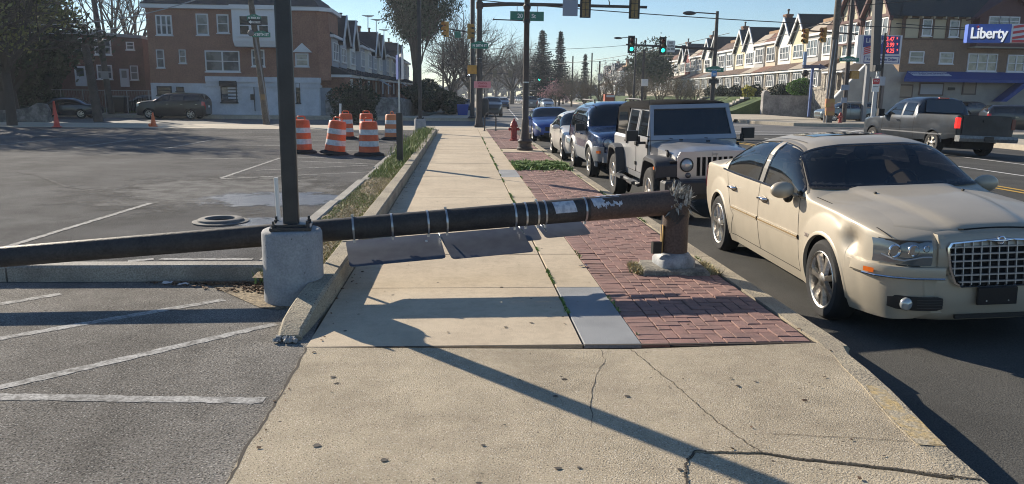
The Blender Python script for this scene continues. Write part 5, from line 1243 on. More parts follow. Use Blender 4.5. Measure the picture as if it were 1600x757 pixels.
b=MB(); b.tube(pts,.032,8); b.build('hoop',PBLK,t,smooth=60)
for s_ in(1,-1): b=MB(); b.lathe([(.09,0),(.09,.02)],12,'z',c=(s_*.27,0,0)); b.build('foot_plate',PBLK,t)
# ---------------- traffic signals ----------------
YH=M('signal_yellow',(.50,.27,.045),.5,col2=(.38,.20,.04),scale=6); GRN=M('green_lamp',(.02,.95,.62),.3,emit=2.2); OFFR=M('unlit_red',(.12,.012,.01),.3); OFFA=M('unlit_amber',(.16,.08,.01),.3); OFFG=M('unlit_green',(.01,.06,.05),.3)
def signal(par,x,y,z,rz=0,lit=None,col=YH,plate=False,dark=False):
    """three-lens head, centre (x,y,z), lenses face local -y rotated by rz"""
    b=MB(); T=Matrix.Translation((x,y,z))@Matrix.Rotation(rz,4,'Z'); b.T=T
    for k in (-1,0,1): b.bbox(-.17,.17,-.10,.12,k*.36-.175,k*.36+.175,.02)
    h_=b.build('signal_head',BLK if dark else col,par)
    if plate: b=MB(); b.T=T; b.box(-.28,.28,.0,.012,-.68,.68); b.build('backplate',BLK,h_)
    for k,(mo,nm) in zip((1,0,-1),((OFFR,'red_lens'),(OFFA,'amber_lens'),(OFFG,'green_lens'))):
        b=MB(); b.T=T@Matrix.Translation((0,-.105,k*.36)); b.lathe([(.145,-.0),(.11,-.03),(.001,-.045)],16,'y'); mm=GRN if (lit=='g' and k==-1) else mo; b.build(nm,mm,h_,smooth=60)
        b=MB(); b.T=T@Matrix.Translation((0,-.105,k*.36)); rg=[[(r*math.cos(a),-d,r*math.sin(a)) for a in [-.35+(PI+.7)*i/12 for i in range(13)]] for r,d in ((.155,0),(.165,.22))]; b.loft(rg,close=False); b.build('visor',BLK if dark or not plate and col is not YH else col,h_,smooth=60)
    return h_
GS=M('sign_green',(.012,.17,.115),.4); LW=M('letter_white',(.75,.78,.76),.5); LG=M('letter_grey',(.45,.5,.48),.5)
def arch_sign(par,txt,x,y,z,rz,w_=.95,h_=.26,fs=.2,th=.02,small=None):
    T=Matrix.Translation((x,y,z))@Matrix.Rotation(rz,4,'Z'); b=MB(); b.T=T
    prof=[(-w_/2,-h_/2),(w_/2,-h_/2),(w_/2,h_*.30),(w_*.28,h_*.42),(w_*.15,h_*.62),(-w_*.15,h_*.62),(-w_*.28,h_*.42),(-w_/2,h_*.30)]
    b.prism(prof,'y',-th/2,th/2); s_=b.build('street_sign',GS,par)
    p_=T@Vector((0,-th/2-.006,-h_*.06)); o=text(txt,fs,LW,s_,p_,(PI/2,0,rz),.003,bold=.006)
    if small: text(small,fs*.36,LG,s_,T@Vector((0,-th/2-.006,h_*.38)),(PI/2,0,rz),.003)
    return s_
# near-side mast at the corner (arm reaches right over the avenue)
x,y=.98,41.6
t=thing('signal_mast','brown signal mast at the near corner whose arm carries the 20 St sign','traffic signal',(x,y,0))
b=MB(); b.cbox((0,0,.06),(.5,.5,.12)); b.tube([(0,0,.1),(0,0,.55),(0,0,7.2)],[.23,.17,.135],14); b.build('mast',PBRN,t,smooth=40)
b=MB(); b.tube([(0,0,6.33),(1.6,0,6.42),(4.5,0,6.42),(8.9,0,6.40)],[.11,.10,.085,.07],12); b.lathe([(.19,6.15),(.19,6.5)],12,'z'); b.build('mast_arm',PBRN,t,smooth=40)
T0=(x,y)
z=5.82; 
b=MB(); b.box(1.62,3.40,-.03,-.005,z-.24,z+.24); s_=b.build('street_sign',GS,t)
text('20',.30,LW,s_,(2.14,-.04,z),(PI/2,0,0),.003,bold=.004); text('St',.30,LW,s_,(2.86,-.04,z),(PI/2,0,0),.003,bold=.004); text('TH',.11,LW,s_,(2.43,-.04,z+.09),(PI/2,0,0),.003)
for xx in (1.98,3.05): b=MB(); b.box(xx-.02,xx+.02,-.03,.03,z+.24,6.42); b.build('sign_hanger',STL,s_)
b=MB(); b.box(4.38,5.18,-.12,-.10,5.86,6.75); b.build('sign_panel',M('sign_back_grey',(.26,.29,.36),.5,.3),t)
YB=M('signal_back_yellow',(.33,.21,.06),.6,col2=(.22,.15,.06),scale=7)
for xx in (5.58,8.20):
    b=MB(); b.box(xx-.29,xx+.29,-.16,-.14,5.78,7.0); h_=b.build('backplate',BLK,t)
    b=MB(); 
    for k in (-1,0,1): b.bbox(xx-.17,xx+.17,-.24,-.06,6.37+k*.37-.175,6.37+k*.37+.175,.02)
    b.build('signal_head',YB,h_); 
    b=MB(); b.tube([(xx,-.26,5.85),(xx,-.26,6.95)],.015,5); b.build('bracket_rod',PBLK,h_)
b=MB(); b.tube([(6.88,0,6.4),(6.88,0,6.62),(6.84,0,6.7),(6.9,0,6.8)],.03,6); b.build('camera_mount',PBLK,t)
arch_sign(t,'N 20TH ST',.02,-.20,4.28,0,.90,.34,.16,small='7100')
b=MB(); b.box(-.28,.62,-.22,-.205,2.07,2.42); s_=b.build('pink_sign',M('sign_pink',(.62,.25,.28),.5),t)
text('SCHOOL',.13,M('letter_maroon',(.35,.03,.05),.5),s_,(.17,-.225,2.31),(PI/2,0,0),.002,bold=.003); text('CROSSING',.10,M('letter_maroon',(.35,.03,.05),.5),s_,(.17,-.225,2.16),(PI/2,0,0),.002,bold=.003)
b=MB(); b.bbox(-.62,-.14,-.16,.10,2.80,3.26,.03); b.build('pedestrian_signal',YH,t)
for z in (1.85,2.7,2.9,3.4,3.6): b=MB(); b.lathe([(.155,z),(.155,z+.03)],12,'z'); b.build('metal_strap',STL,t)
# lone pole on the far corner with two heads
x,y=AT(738,182,57.5)[:2]
t=thing('signal_pole','slim pole on the far corner with two yellow signal heads','traffic signal',(x,y,0))
b=MB(); b.lathe([(.34,0),(.30,.1),(.2,.16),(.17,.3),(.16,9.9)],12,'z'); b.build('pole',PBRN,t,smooth=40)
sc=57.5/1190
zc=lambda py:AT(738,py,57.5)[2]
signal(t,-1.92,-.1,zc(47),R(-50)); signal(t,-.22,-.35,zc(50),R(75))
b=MB(); b.tube([(0,0,zc(52)),(-1.75,-.05,zc(46))],.05,8); b.build('arm',PBLK,t); 
b=MB(); b.box(-1.30,-.86,-.14,-.12,zc(60),zc(50)); b.build('street_sign',GS,t)
b=MB(); b.bbox(-.52,-.02,-.35,-.12,zc(121),zc(109),.02); ps=b.build('pedestrian_signal',BLK,t)
# walking figure lamp
F=M('walk_white',(.9,.92,.95),.4,emit=.9); b=MB(); zz=zc(115); b.T=Matrix.Translation((-.27,-.36,zz)); 
b.sphere((0,0,.16),.035,8,6,(1,.3,1)); b.tube([(0,0,.11),(.0,0,-.02)],.03,5); b.tube([(0,0,-.02),(.07,0,-.10),(.06,0,-.19)],.018,4); b.tube([(0,0,-.02),(-.03,0,-.11),(-.09,0,-.18)],.018,4); b.tube([(0,0,.08),(.08,0,.02)],.014,4); b.tube([(0,0,.08),(-.07,0,.0)],.014,4); b.build('walk_symbol',F,ps)
# mast across the avenue facing us with green lights
xr,yr=AT(1113,150,62)[:2]
t=thing('signal_mast','dark signal mast with street light and two green signals, right of centre','traffic signal',(xr,yr,0))
Y0=62
def lx(px,py=60): return AT(px,py,Y0)[0]-xr
def lz(px,py): return AT(px,py,Y0)[2]
b=MB(); b.tube([(0,0,0),(0,0,lz(1113,80)),(lx(1121,18),0,lz(1121,18))],[.20,.17,.12],12); b.build('mast',PBRN,t,smooth=40)
b=MB(); b.tube([(lx(1115,77),0,lz(1115,77)),(lx(1060,74),0,lz(1060,74)),(lx(978,70),0,lz(978,70))],[.12,.10,.07],10); b.build('mast_arm',PBRN,t,smooth=40)
b=MB(); b.tube([(lx(1120,22),0,lz(1120,22)),(lx(1090,20),0,lz(1090,20)),(lx(1080,21),0,lz(1080,21))],.05,6); b.build('lamp_arm',PBRN,t); 
b=MB(); b.sphere((lx(1082,21)-.25,0,lz(1082,21)),1,12,8,(.55,.2,.16)); b.build('lamp_head',PBLK,t,smooth=60)
signal(t,lx(986,70),-.1,lz(986,70),0,'g',BLK,True,True); signal(t,lx(1035,72),-.1,lz(1035,72),0,'g',BLK,True,True)
b=MB(); b.box(lx(1041,73),lx(1054,73),-.16,-.14,lz(1047,82),lz(1047,64)); s_=b.build('regulatory_sign',WHT,t); LB=M('letter_black',(.01,.01,.01),.6)
for k,w_ in enumerate(('NO','TURN','ON RED')): text(w_,.24,LB,s_,(lx(1047.5,73),-.165,lz(1047,67.5+k*5)),(PI/2,0,0),.002,sx=.75,bold=.004)
b=MB(); b.tube([(lx(1008,66),0,lz(1008,73)),(lx(1008,66),0,lz(1008,66))],.05,6); b.sphere((lx(1008,65),0,lz(1008,65)),.12,8,6); b.build('sensor',PBLK,t)
arch_sign(t,'MIDDLETON ST',lx(1115,110),-.25,lz(1115,109),0,1.5,.42,.15)
b=MB(); b.box(lx(1110,115),lx(1118,115),-.3,-.28,lz(1114,120),lz(1114,111)); s_=b.build('bus_sign',M('sign_sky_blue',(.06,.25,.55),.5),t); text('20',.26,LW,s_,(lx(1114,116),-.31,lz(1114,116.5)),(PI/2,0,0),.002,bold=.006)
b=MB(); b.bbox(lx(1106,130),lx(1121,130),-.3,.1,lz(1113,131),lz(1113,124),.03); b.build('control_box',BLK,t)
# second street light pole further back
Y1=95; x,y=AT(990,150,Y1)[:2]
t=thing('street_light','tall thin street light with short arm to the left, behind the left green signal','street light',(x,y,0))
z1=AT(990,60,Y1)[2]; b=MB(); b.tube([(0,0,0),(.05,0,z1)],[.16,.10],8); b.tube([(.05,0,z1),(-.9,0,z1+.1),(-1.9,0,z1)],.05,6); b.sphere((-2.2,0,z1-.02),1,10,6,(.55,.2,.14)); b.build('pole',PBLK,t,smooth=50)
# far intersection signals
Y2=150; t=thing('signal_mast','distant signal arm over the avenue seen between the corner mast and the lamp post','traffic signal',(AT(757,150,Y2)[0],Y2,0))
X0=t.location.x; f2=lambda px,py:(AT(px,py,Y2)[0]-X0,0,AT(px,py,Y2)[2])
b=MB(); b.tube([(0,0,0),f2(757,112)],.16,8); b.tube([f2(757,115),f2(800,116)],.10,8); b.build('mast',PBLK,t)
for px in (773,797): b=MB(); p=f2(px,116); b.cbox(p,(.75,.3,1.35)); b.build('signal_head',M('distant_signal_back',(.10,.085,.05),.6),t)
t=thing('signal_mast','distant mast with tiny green signals beyond the decorative lamp post','traffic signal',(AT(868,150,Y2)[0],Y2,0)); X0=t.location.x
b=MB(); b.tube([(0,0,0),f2(868,118)],.16,8); b.tube([f2(868,124),f2(820,122)],.09,8); b.build('mast',PBLK,t)
for px in (823,843):
    b=MB(); p=f2(px,121); b.cbox(p,(.6,.3,1.3)); h_=b.build('signal_head',BLK,t); b=MB(); b.sphere((p[0],p[1]-.2,p[2]-.4),.24,8,6,(1,.4,1)); b.build('green_lens',GRN,h_)
b=MB(); b.box(f2(854,124)[0],f2(868,124)[0],-.1,-.05,f2(860,128)[2],f2(860,122)[2]); b.build('street_sign',GS,t)
# wires
WR=M('wire_black',(.02,.02,.022),.6)
def wire(a,c,sag,r_=.014,label='black overhead cable crossing the sky',nn=18,name='overhead_wire',mat=None):
    a,c=Vector(a),Vector(c); b=MB(); b.tube([a.lerp(c,i/nn)-Vector((0,0,sag*4*(i/nn)*(1-i/nn))) for i in range(nn+1)],r_,5); tag(b.build(name,mat or WR),label,'cable')
wire(AT(600,-14,57),AT(1700,50,57),.6,.035,'thick black cable running right from behind the corner mast across the whole sky')
wire(AT(870,100,140),AT(1140,52,75),.5,.03,'thin cable rising to the right behind the no-turn sign'); wire(AT(1030,88,110),AT(1340,20,60),.8,.03,'thin cable passing above the gabled row houses')
wire(AT(690,70,200),AT(990,70,200),1.2,.05,'faint distant cable over the two conifers'); wire(AT(690,90,260),AT(1000,92,260),1.5,.06,'fainter lower distant cable beyond the conifers')
wire(AT(1400,37,55),AT(1700,45,55),.2,.03,'cable crossing in front of the half-timbered upper wall')
wire(AT(-40,30,46),AT(350,-16,44),.9,.03,'pale cable sweeping past the brick corner building at upper left',mat=M('wire_grey',(.32,.34,.36),.6)); wire(AT(0,45,47),AT(232,30,60),.6,.025,'thin cable to the brick building from the leaning wooden pole',mat=M('wire_grey',(.32,.34,.36)))
wire(AT(1310,10,57),AT(1620,-30,50),.3,.03,'cable leaving the big wooden pole toward upper right')
# ---------------- wooden poles ----------------
WD=M('weathered_wood',(.15,.125,.10),.9,col2=(.095,.08,.066),scale=4,detail=8,grain=.3,gscale=25,bump=.5,bscale=20); WDd=M('dark_wood',(.075,.065,.06),.9,col2=(.05,.045,.04),scale=3,grain=.3,gscale=20)
def wpole(name,label,pb,pt,Y,r0,r1,mat=WD,cat='utility pole',dy=0):
    a=Vector(AT(*pb,Y)); c=Vector(AT(*pt,Y+dy)); t=thing(name,label,cat,(a.x,a.y,0)); b=MB(); o=Vector((a.x,a.y,0)); b.tube([Vector((a.x,a.y,-.1))-o,(a+c)/2-o,c-o],[r0,(r0+r1)/2,r1],12); b.build('pole',mat,t,smooth=50); return t,a,c,o
t,a,c,o=wpole('utility_pole','leaning wooden pole carrying the 71st Ave, one way and 20th St signs',(417,194),(391,-6),42.5,.19,.15)
YP=42.2
def L3(px,py,Y=YP): v=AT(px,py,Y); return (v[0]-o.x,v[1]-o.y,v[2])
p=L3(397,28); arch_sign(t,'N 71ST AV',p[0],p[1],p[2],R(4),.72,.28,.13,small='1900')
p=L3(398,35); b=MB(); b.T=Matrix.Translation(p)@Matrix.Rotation(R(4),4,'Z'); b.box(-.34,.34,-.02,0,-.15,.15); s_=b.build('one_way_sign',BLK,t); text('ONE WAY',.10,M('letter_black',(.01,.01,.01)),s_,(p[0]+.09,p[1]-.045,p[2]),(PI/2,0,R(4)),.002,bold=.003)
b=MB(); b.T=Matrix.Translation((p[0],p[1]-.03,p[2]))@Matrix.Rotation(R(4),4,'Z'); b.prism([(-.31,0),(-.18,.10),(-.18,.055),(.30,.055),(.30,-.055),(-.18,-.055),(-.18,-.10)],'y',-.006,0); b.build('arrow',LW,s_)
p=L3(408,54); arch_sign(t,'N 20TH ST',p[0],p[1],p[2],R(-6),.98,.30,.18,small='7100')
p=L3(392,52); b=MB(); b.sphere(p,.17,10,6,(1,.5,1)); b.build('round_sign_back',M('sign_back_dark',(.12,.12,.13),.6),t)
b=MB(); b.tube([L3(399,58,42.35),L3(421,190,42.45)],.05,6); b.build('conduit',M('grey_conduit',(.22,.22,.23),.6),t)
b=MB(); p=L3(411,152,42.2); b.cbox(p,(.22,.05,.28)); b.build('paper_notice',M('wood_tag',(.22,.15,.08),.8),t)
t,a,c,o=wpole('utility_pole','broken-topped wooden pole with tangled vines at far left',(154,187),(133,70),46,.26,.2,WDd)
t2,a,c,o=wpole('utility_pole','tall dark utility pole behind the vine-topped one',(174,170),(145,-8),58,.22,.17,WDd)
b=MB(); b.cbox((c.x*.0+(AT(166,118,58)[0]-o.x),-.25,AT(166,118,58)[2]),(.5,.1,.55)); b.build('notice_plate',M('plate_grey',(.3,.31,.32)),t2)
t,a,c,o=wpole('sign_post','thin crooked post at the far left edge beside the tree',(20,199),(3,76),38.5,.06,.05,WDd,'post')
# right side poles
t,a,c,o=wpole('utility_pole','thick wooden utility pole with yellow tags, right of the arrow sign',(1293,191),(1311,-8),56,.32,.22)
for py in (160,173): b=MB(); p=AT(1296,py,55.6); b.bbox(p[0]-o.x-.30,p[0]-o.x+.36,-.5,-.30,p[2]-.36,p[2]+.26,.04); b.build('yellow_tag',M('tag_yellow',(.42,.26,.07),.6,col2=(.45,.16,.08),scale=3),t)
for dx in (-.45,-.25): b=MB(); b.tube([(dx,-.3,0),(dx+.25,-.25,6.0)],.05,6); b.build('conduit',M('grey_conduit',(.2,.2,.2)),t)
t,a,c,o=wpole('signal_pole','brown pole with green street sign and pedestrian box beside the distant hydrant',(1318,190),(1333,-8),57,.17,.14,PBRN,'traffic signal')
p=AT(1327,93,56.7); arch_sign(t,'MIDDLETON ST',p[0]-o.x,p[1]-o.y,p[2],0,1.5,.34,.16)
p=AT(1331,117,56.7); b=MB(); b.bbox(p[0]-o.x-.05,p[0]-o.x+.55,-.35,-.05,p[2]-.3,p[2]+.3,.04); b.build('pedestrian_signal',YH,t)
for py,wd in ((137,.5),(157,.3)): b=MB(); p=AT(1321,py,56.6); b.box(p[0]-o.x-.25,p[0]-o.x+wd-.1,-.25,-.22,p[2]-.2,p[2]+.2); b.build('small_sign',M('sign_back_grey',(.3,.31,.33)),t)
b=MB(); p,q=AT(1255,60,56.8),AT(1340,52,56.8); b.tube([(AT(1340,54,57)[0]-o.x,0,AT(1340,54,57)[2]),(AT(1258,48,57)[0]-o.x,0,AT(1258,48,57)[2])],.06,6); b.build('signal_arm',PBRN,t)
for px,py in ((1259,57),(1287,55)): p=AT(px,py,56.9); signal(t,p[0]-o.x,p[1]-o.y,p[2],R(-60))
hydrant(*AT(1313,186,56)[:2],'small distant red hydrant at the foot of the brown pole across the avenue',.95)
# wide grey clad pole
t,a,c,o=wpole('utility_pole','straight pole behind the gas price board with wide grey upper casing',(1361,190),(1373,100),58,.09,.09,STL)
b=MB(); p0,p1=AT(1369,112,57.5),AT(1374,-10,57.5); b.loft([[(p[0]-o.x+sx,sy-.3,p[2]) for sx,sy in ((-.29,-.2),(.29,-.2),(.29,.2),(-.29,.2))] for p in (p0,p1)],cap=(1,1)); b.build('casing',M('casing_grey',(.085,.082,.08),.7,grain=.1),t)
t,a,c,o=wpole('utility_pole','narrow dark pole with meters standing right of the wide-cased pole',(1371,187),(1384,52),57.2,.11,.08,WDd)
b=MB(); p=AT(1376,127,57); b.bbox(p[0]-o.x-.28,p[0]-o.x+.28,-.35,-.1,p[2]-.33,p[2]+.33,.04); b.build('meter_box',M('meter_grey',(.33,.36,.42),.5),t)
b=MB(); p=AT(1373,107,57); b.cbox((p[0]-o.x-.1,-.2,p[2]),(.5,.3,.45)); b.build('junction_box',BLK,t)
x,y=AT(1364,178,56.5)[:2]; t=thing('sign_post','white post with small red and white notice left of the meter pole','sign',(x,y,0)); b=MB(); b.box(-.14,.14,-.06,.06,0,3.0); b.build('post',M('pale_post',(.4,.42,.44),.6),t); b=MB(); z=AT(1363,133,56.5)[2]; b.box(-.32,.24,-.09,-.065,z-.5,z+.5); s_=b.build('notice',WHT,t); b=MB(); b.box(-.30,.22,-.097,-.091,z+.05,z+.47); b.build('notice_header',M('sign_red',(.5,.04,.04),.5),s_); text('NO',.2,LW,s_,(-.04,-.10,z+.3),(PI/2,0,0),.002); text('PARKING',.10,LB,s_,(-.04,-.10,z-.12),(PI/2,0,0),.002)
# further plain poles on the right side of the avenue
for i,(px,pb,pt,Y,r0,lb) in enumerate([(895,150,88,150,.16,'thin utility pole by the pink blossom tree'),(925,150,83,140,.15,'bare utility pole right of the small conifer'),(937,152,96,118,.16,'utility pole left of the bare white-blossomed trees'),(1006,150,78,92,.19,'wooden pole left of the gabled row houses'),(692,170,76,110,.14,'dark pole behind the bare tree at left of the corner mast'),(855,152,110,200,.16,'faint far pole left of the conifers')]):
    x,y,z=AT(px,pt,Y); b=MB(); b.tube([(x,y,-.1),(x+.03,y,z)],[r0,r0*.8],7); tag(b.build('utility_pole',WDd,smooth=50),lb,'utility pole')
x,y=AT(936,150,118)[:2]; tag(MB().box(x-.4,x+.4,y-.5,y-.45,AT(936,127,118)[2],AT(936,116,118)[2]).build('speed_sign',WHT),'small white sign on the pole left of the bare blossom trees','sign')
x,y=AT(1006,150,92)[:2]; tag(MB().box(x-.45,x+.35,y-.4,y-.35,AT(1006,131,92)[2]-.3,AT(1006,124,92)[2]).build('speed_sign',WHT),'small white sign on the wooden pole left of the row houses','sign')
# blue arrow sign frame by the retaining wall
x,y=AT(1264,175,74)[:2]; BL=M('frame_blue',(.05,.10,.28),.5)
t=thing('arrow_sign','blue steel arrow-shaped frame sign on a single post before the retaining wall','sign',(x,y,0)); z=lambda py:AT(1264,py,74)[2]; 
b=MB(); b.box(-.11,.11,-.1,.1,0,z(103)); b.build('post',BL,t)
b=MB(); b.box(-1.0,.65,-.12,.12,z(107),z(102)); b.prism([(.65,z(109)),(1.35,z(104.5)),(.65,z(100))],'y',-.13,.13); b.build('arrow',M('frame_dark_blue',(.035,.06,.15),.5),t)
b=MB(); b.box(-1.0,-.72,-.1,.1,z(104),z(81)); b.build('upright',M('frame_light_blue',(.16,.27,.45),.5),t)
b=MB(); b.sphere((-.75,-.1,z(115)),.34,12,8); b.build('round_lamp',BLK,t,smooth=60)
# gas price board
YL=60.0; x,y=AT(1372,185,YL)[:2]
t=thing('price_board','tall gas price board with red digits and a kerosene and money orders panel','sign',(x,y,0)); X0=x
f3=lambda px,py:(AT(px,py,YL)[0]-X0,AT(px,py,YL)[2]); NB=M('sign_navy',(.025,.045,.24),.4); RD_=M('led_red',(.95,.10,.09),.4,emit=.7); SR=M('stripe_red',(.55,.06,.07),.5); CW=M('sign_white',(.62,.64,.70),.45)
x0,z1=f3(1346,55); x1,z0=f3(1403,101)
b=MB(); b.box(x0,x1,-.25,.25,z0,z1); cab=b.build('cabinet',CW,t)
b=MB(); b.prism([(x0-.01,z0),(x0-.35,z0+.05),(x0-.35,z1-.03),(x0-.01,z1)],'y',-.2,.25); b.build('cabinet_side',M('cabinet_white',(.75,.75,.75),.4),t)
def pan(px0,py0,px1,py1,m_,nm='panel',d=.26):
    a=f3(px0,py0); c=f3(px1,py1); b=MB(); b.box(min(a[0],c[0]),max(a[0],c[0]),-d,-.24,min(a[1],c[1]),max(a[1],c[1])); return b.build(nm,m_,cab)
pan(1347.5,57,1371,74.5,NB); pan(1375,57,1401.5,85.5,NB); pan(1347.5,87.5,1401.5,99.5,NB); pan(1348.6,88.6,1400.4,98.4,CW,d=.27)
a=f3(1350,64); text('Liberty',.50,CW,cab,(a[0],-.29,a[1]),(PI/2,0,0),.004,align='LEFT',bold=.008)
b=MB(); 
for k in range(4):
    za=f3(1347,75.5+k*3.0)[1]; L_=[]
    for i in range(9):
        u=i/8; xx=f3(1347.5+23.5*u,75)[0]; zz=za+.18*math.sin(u*2.2)-.05*k*0; L_.append([(xx,-.27,zz-.09),(xx,-.27,zz+.01)])
    b.loft(L_,close=False)
b.build('stripes',SR,cab)
for k,sx_ in enumerate(('3.47','3.99','4.25')):
    a=f3(1397.5,62.3+k*9.1); text(sx_,.47,RD_,cab,(a[0]-.50,-.29,a[1]),(PI/2,0,0),.004,bold=.012,sx=.80); text('9',.22,RD_,cab,(a[0]+.06,-.29,a[1]+.07),(PI/2,0,0),.004,bold=.01)
    a=f3(1379,59.5+k*8.5); text(('Unl','Pls','Dsl')[k],.17,CW,cab,(a[0],-.29,a[1]),(PI/2,0,0),.003)
a=f3(1374.5,93.6); text('Kerosene Money Orders',.30,NB,cab,(a[0],-.29,a[1]),(PI/2,0,0),.004,bold=.006,sx=.80)
b=MB(); 
for xx in (x0+.8,): b.box(xx-.15,xx+.15,-.15,.15,0,z0)
b.build('leg',M('grey_steel',(.2,.21,.23),.5),t)
# litter
for i,(px,py,lb) in enumerate([(262,444,'crumpled white cigarette pack lying by the lot kerb'),(287,446,'torn white paper scrap by the lot kerb, right of the cigarette pack'),(911,417,'flattened pale scrap on the side slabs below the fallen pole')]):
    x,y,_=G(px,py); b=MB(); rr=random.Random(i+3); g_=[[ (x+(-.045+.03*a)+rr.uniform(-.006,.006),y+(-.02+.02*c)+rr.uniform(-.006,.006),.004+rr.uniform(0,.022)) for a in range(4)] for c in range(3)]
    b.loft(g_,close=False); tag(b.build('litter',M('litter_white',(.55,.56,.58),.6,island=.2)),lb,'litter')
# ---------------- buildings ----------------
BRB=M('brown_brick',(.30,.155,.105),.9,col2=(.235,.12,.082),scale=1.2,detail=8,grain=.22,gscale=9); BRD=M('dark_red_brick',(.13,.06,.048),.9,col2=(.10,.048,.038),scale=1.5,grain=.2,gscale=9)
WS=M('white_stucco',(.60,.62,.66),.8,col2=(.50,.52,.56),scale=.8,detail=8,grain=.06,gscale=6); WF=M('window_white',(.66,.67,.68),.5); SHG=M('dark_shingle',(.045,.045,.052),.9,col2=(.03,.03,.036),scale=1,grain=.2,gscale=8)
WG=M('window_glass',(.06,.07,.08),.08,spec=.8,col2=(.16,.165,.17),scale=1.3,th=(.45,.55),island=.7); WGD=M('window_dark',(.012,.013,.016),.15)
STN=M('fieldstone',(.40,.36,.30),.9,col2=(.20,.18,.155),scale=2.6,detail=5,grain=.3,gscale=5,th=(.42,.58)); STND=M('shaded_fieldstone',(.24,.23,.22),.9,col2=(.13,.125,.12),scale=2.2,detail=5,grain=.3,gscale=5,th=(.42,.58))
wc={}
def win(par,x,y,z,w_,h_,n=1,fm=None,gm=None,sill=True,name='window',d=.07,rz=0):
    """window whose outer face looks along local -y; (x,z) centre"""
    fm=fm or WF; gm=gm or WG; k=(round(w_,2),round(h_,2),n,fm.name,gm.name,sill,d)
    if k not in wc:
        b=MB(); f_=min(.09,w_*.11)
        b.box(-w_/2,-w_/2+f_,-d,.02,-h_/2,h_/2); b.box(w_/2-f_,w_/2,-d,.02,-h_/2,h_/2); b.box(-w_/2+f_,w_/2-f_,-d+.002,.02,h_/2-f_,h_/2); b.box(-w_/2+f_,w_/2-f_,-d+.002,.02,-h_/2,-h_/2+f_)
        if sill: b.box(-w_/2-.06,w_/2+.06,-d-.06,.0,-h_/2-.08,-h_/2-.001)
        for i in range(1,n): xx=-w_/2+w_*i/n; b.box(xx-f_*.6,xx+f_*.6,-d+.004,.02,-h_/2+f_,h_/2-f_)
        for i in range(n):
            a=-w_/2+w_*i/n+f_*.6; c=-w_/2+w_*(i+1)/n-f_*.6; b.box(a,c,-d+.02,.02,-.03,.03)
        o=b.build(name,fm,par); p=MB(); p.box(-w_/2+f_*.5,w_/2-f_*.5,-d*.35,.01,-h_/2+f_*.5,h_/2-f_*.5); q=p.build('pane',gm,o); wc[k]=(o.data,q.data)
    else:
        md,pd=wc[k]; o=bpy.data.objects.new(name,md); COL.objects.link(o); o.parent=par; q=bpy.data.objects.new('pane',pd); COL.objects.link(q); q.parent=o
    o.location=(x,y,z); o.rotation_euler=(0,0,rz); return o
# --- white-based corner building (left of the avenue) ---
YB_=60.0
t=thing('corner_building','three-storey brown brick corner building with white painted ground floor across the crossing','building',(-23.2,YB_,0))
ox=-23.2
def XZ(px,py,Y=YB_): v=AT(px,py,Y); return v[0]-ox,v[2]
xr_=XZ(503,100)[0]; zt_=XZ(400,16)[1]; zw=XZ(350,124)[1]
b=MB(); b.box(0,xr_-.25,0,12,zw-.35,zt_); b.build('wall',BRB,t)
b=MB(); b.box(.02,xr_-.28,-.10,11.9,-.2,zw-.34); b.box(XZ(322,120)[0],xr_-.1,-.30,-.02,zw-.2,XZ(350,121)[1]+.05); b.box(XZ(322,120)[0],xr_-.15,-.2,-.02,zw-.55,zw-.2); b.build('ground_floor',WS,t)
b=MB(); b.box(-.25,xr_-.02,-.35,12.2,zt_,zt_+.28); b.build('cornice',WF,t)
b=MB(); b.loft([[(-.3,-.4,zt_+.28),(xr_,-.4,zt_+.28),(xr_,12,zt_+.28),(-.3,12,zt_+.28)],[(1.0,1.2,zt_+1.5),(xr_-1,1.2,zt_+1.5),(xr_-1,10,zt_+1.5),(1.0,10,zt_+1.5)]],cap=(0,1)); rf=b.build('roof',SHG,t)
for px in (262,400,540): xx=XZ(px,10)[0]; 
b=MB(); b.box(1.2,1.9,1.2,2,zt_+.8,zt_+2.2); b.build('chimney',BRB,rf)
def W_(px0,py0,px1,py1,n=1,par=t,Y=YB_,o_=None,**k):
    a=AT(px0,py1,Y); c=AT(px1,py0,Y); return win(par,(a[0]+c[0])/2-(ox if o_ is None else o_),-.015+k.pop('dy',0),(a[2]+c[2])/2,c[0]-a[0],c[2]-a[2],n,**k)
for q in [(245,24,268,55,3),(308,22,325,55,1),(340,23,357,52,1),(246,78,256,106,1),(281,78,290,99,1),(322,80,374,112,2),(394,78,413,104,1),(462,84,482,104,1)]: W_(*q)
# pediment over the lone window
a=AT(460,82,YB_); c=AT(486,82,YB_); b=MB(); b.prism([(a[0]-ox-.1,a[2]),(c[0]-ox+.1,a[2]),((a[0]+c[0])/2-ox,AT(473,68,YB_)[2])],'y',-.3,.0); b.build('pediment',WF,t)
for q in [(247,135,269,149,1),(277,136,288,143,1)]: W_(*q,gm=WGD,fm=M('window_black_frame',(.03,.03,.035),.5),dy=-.10)
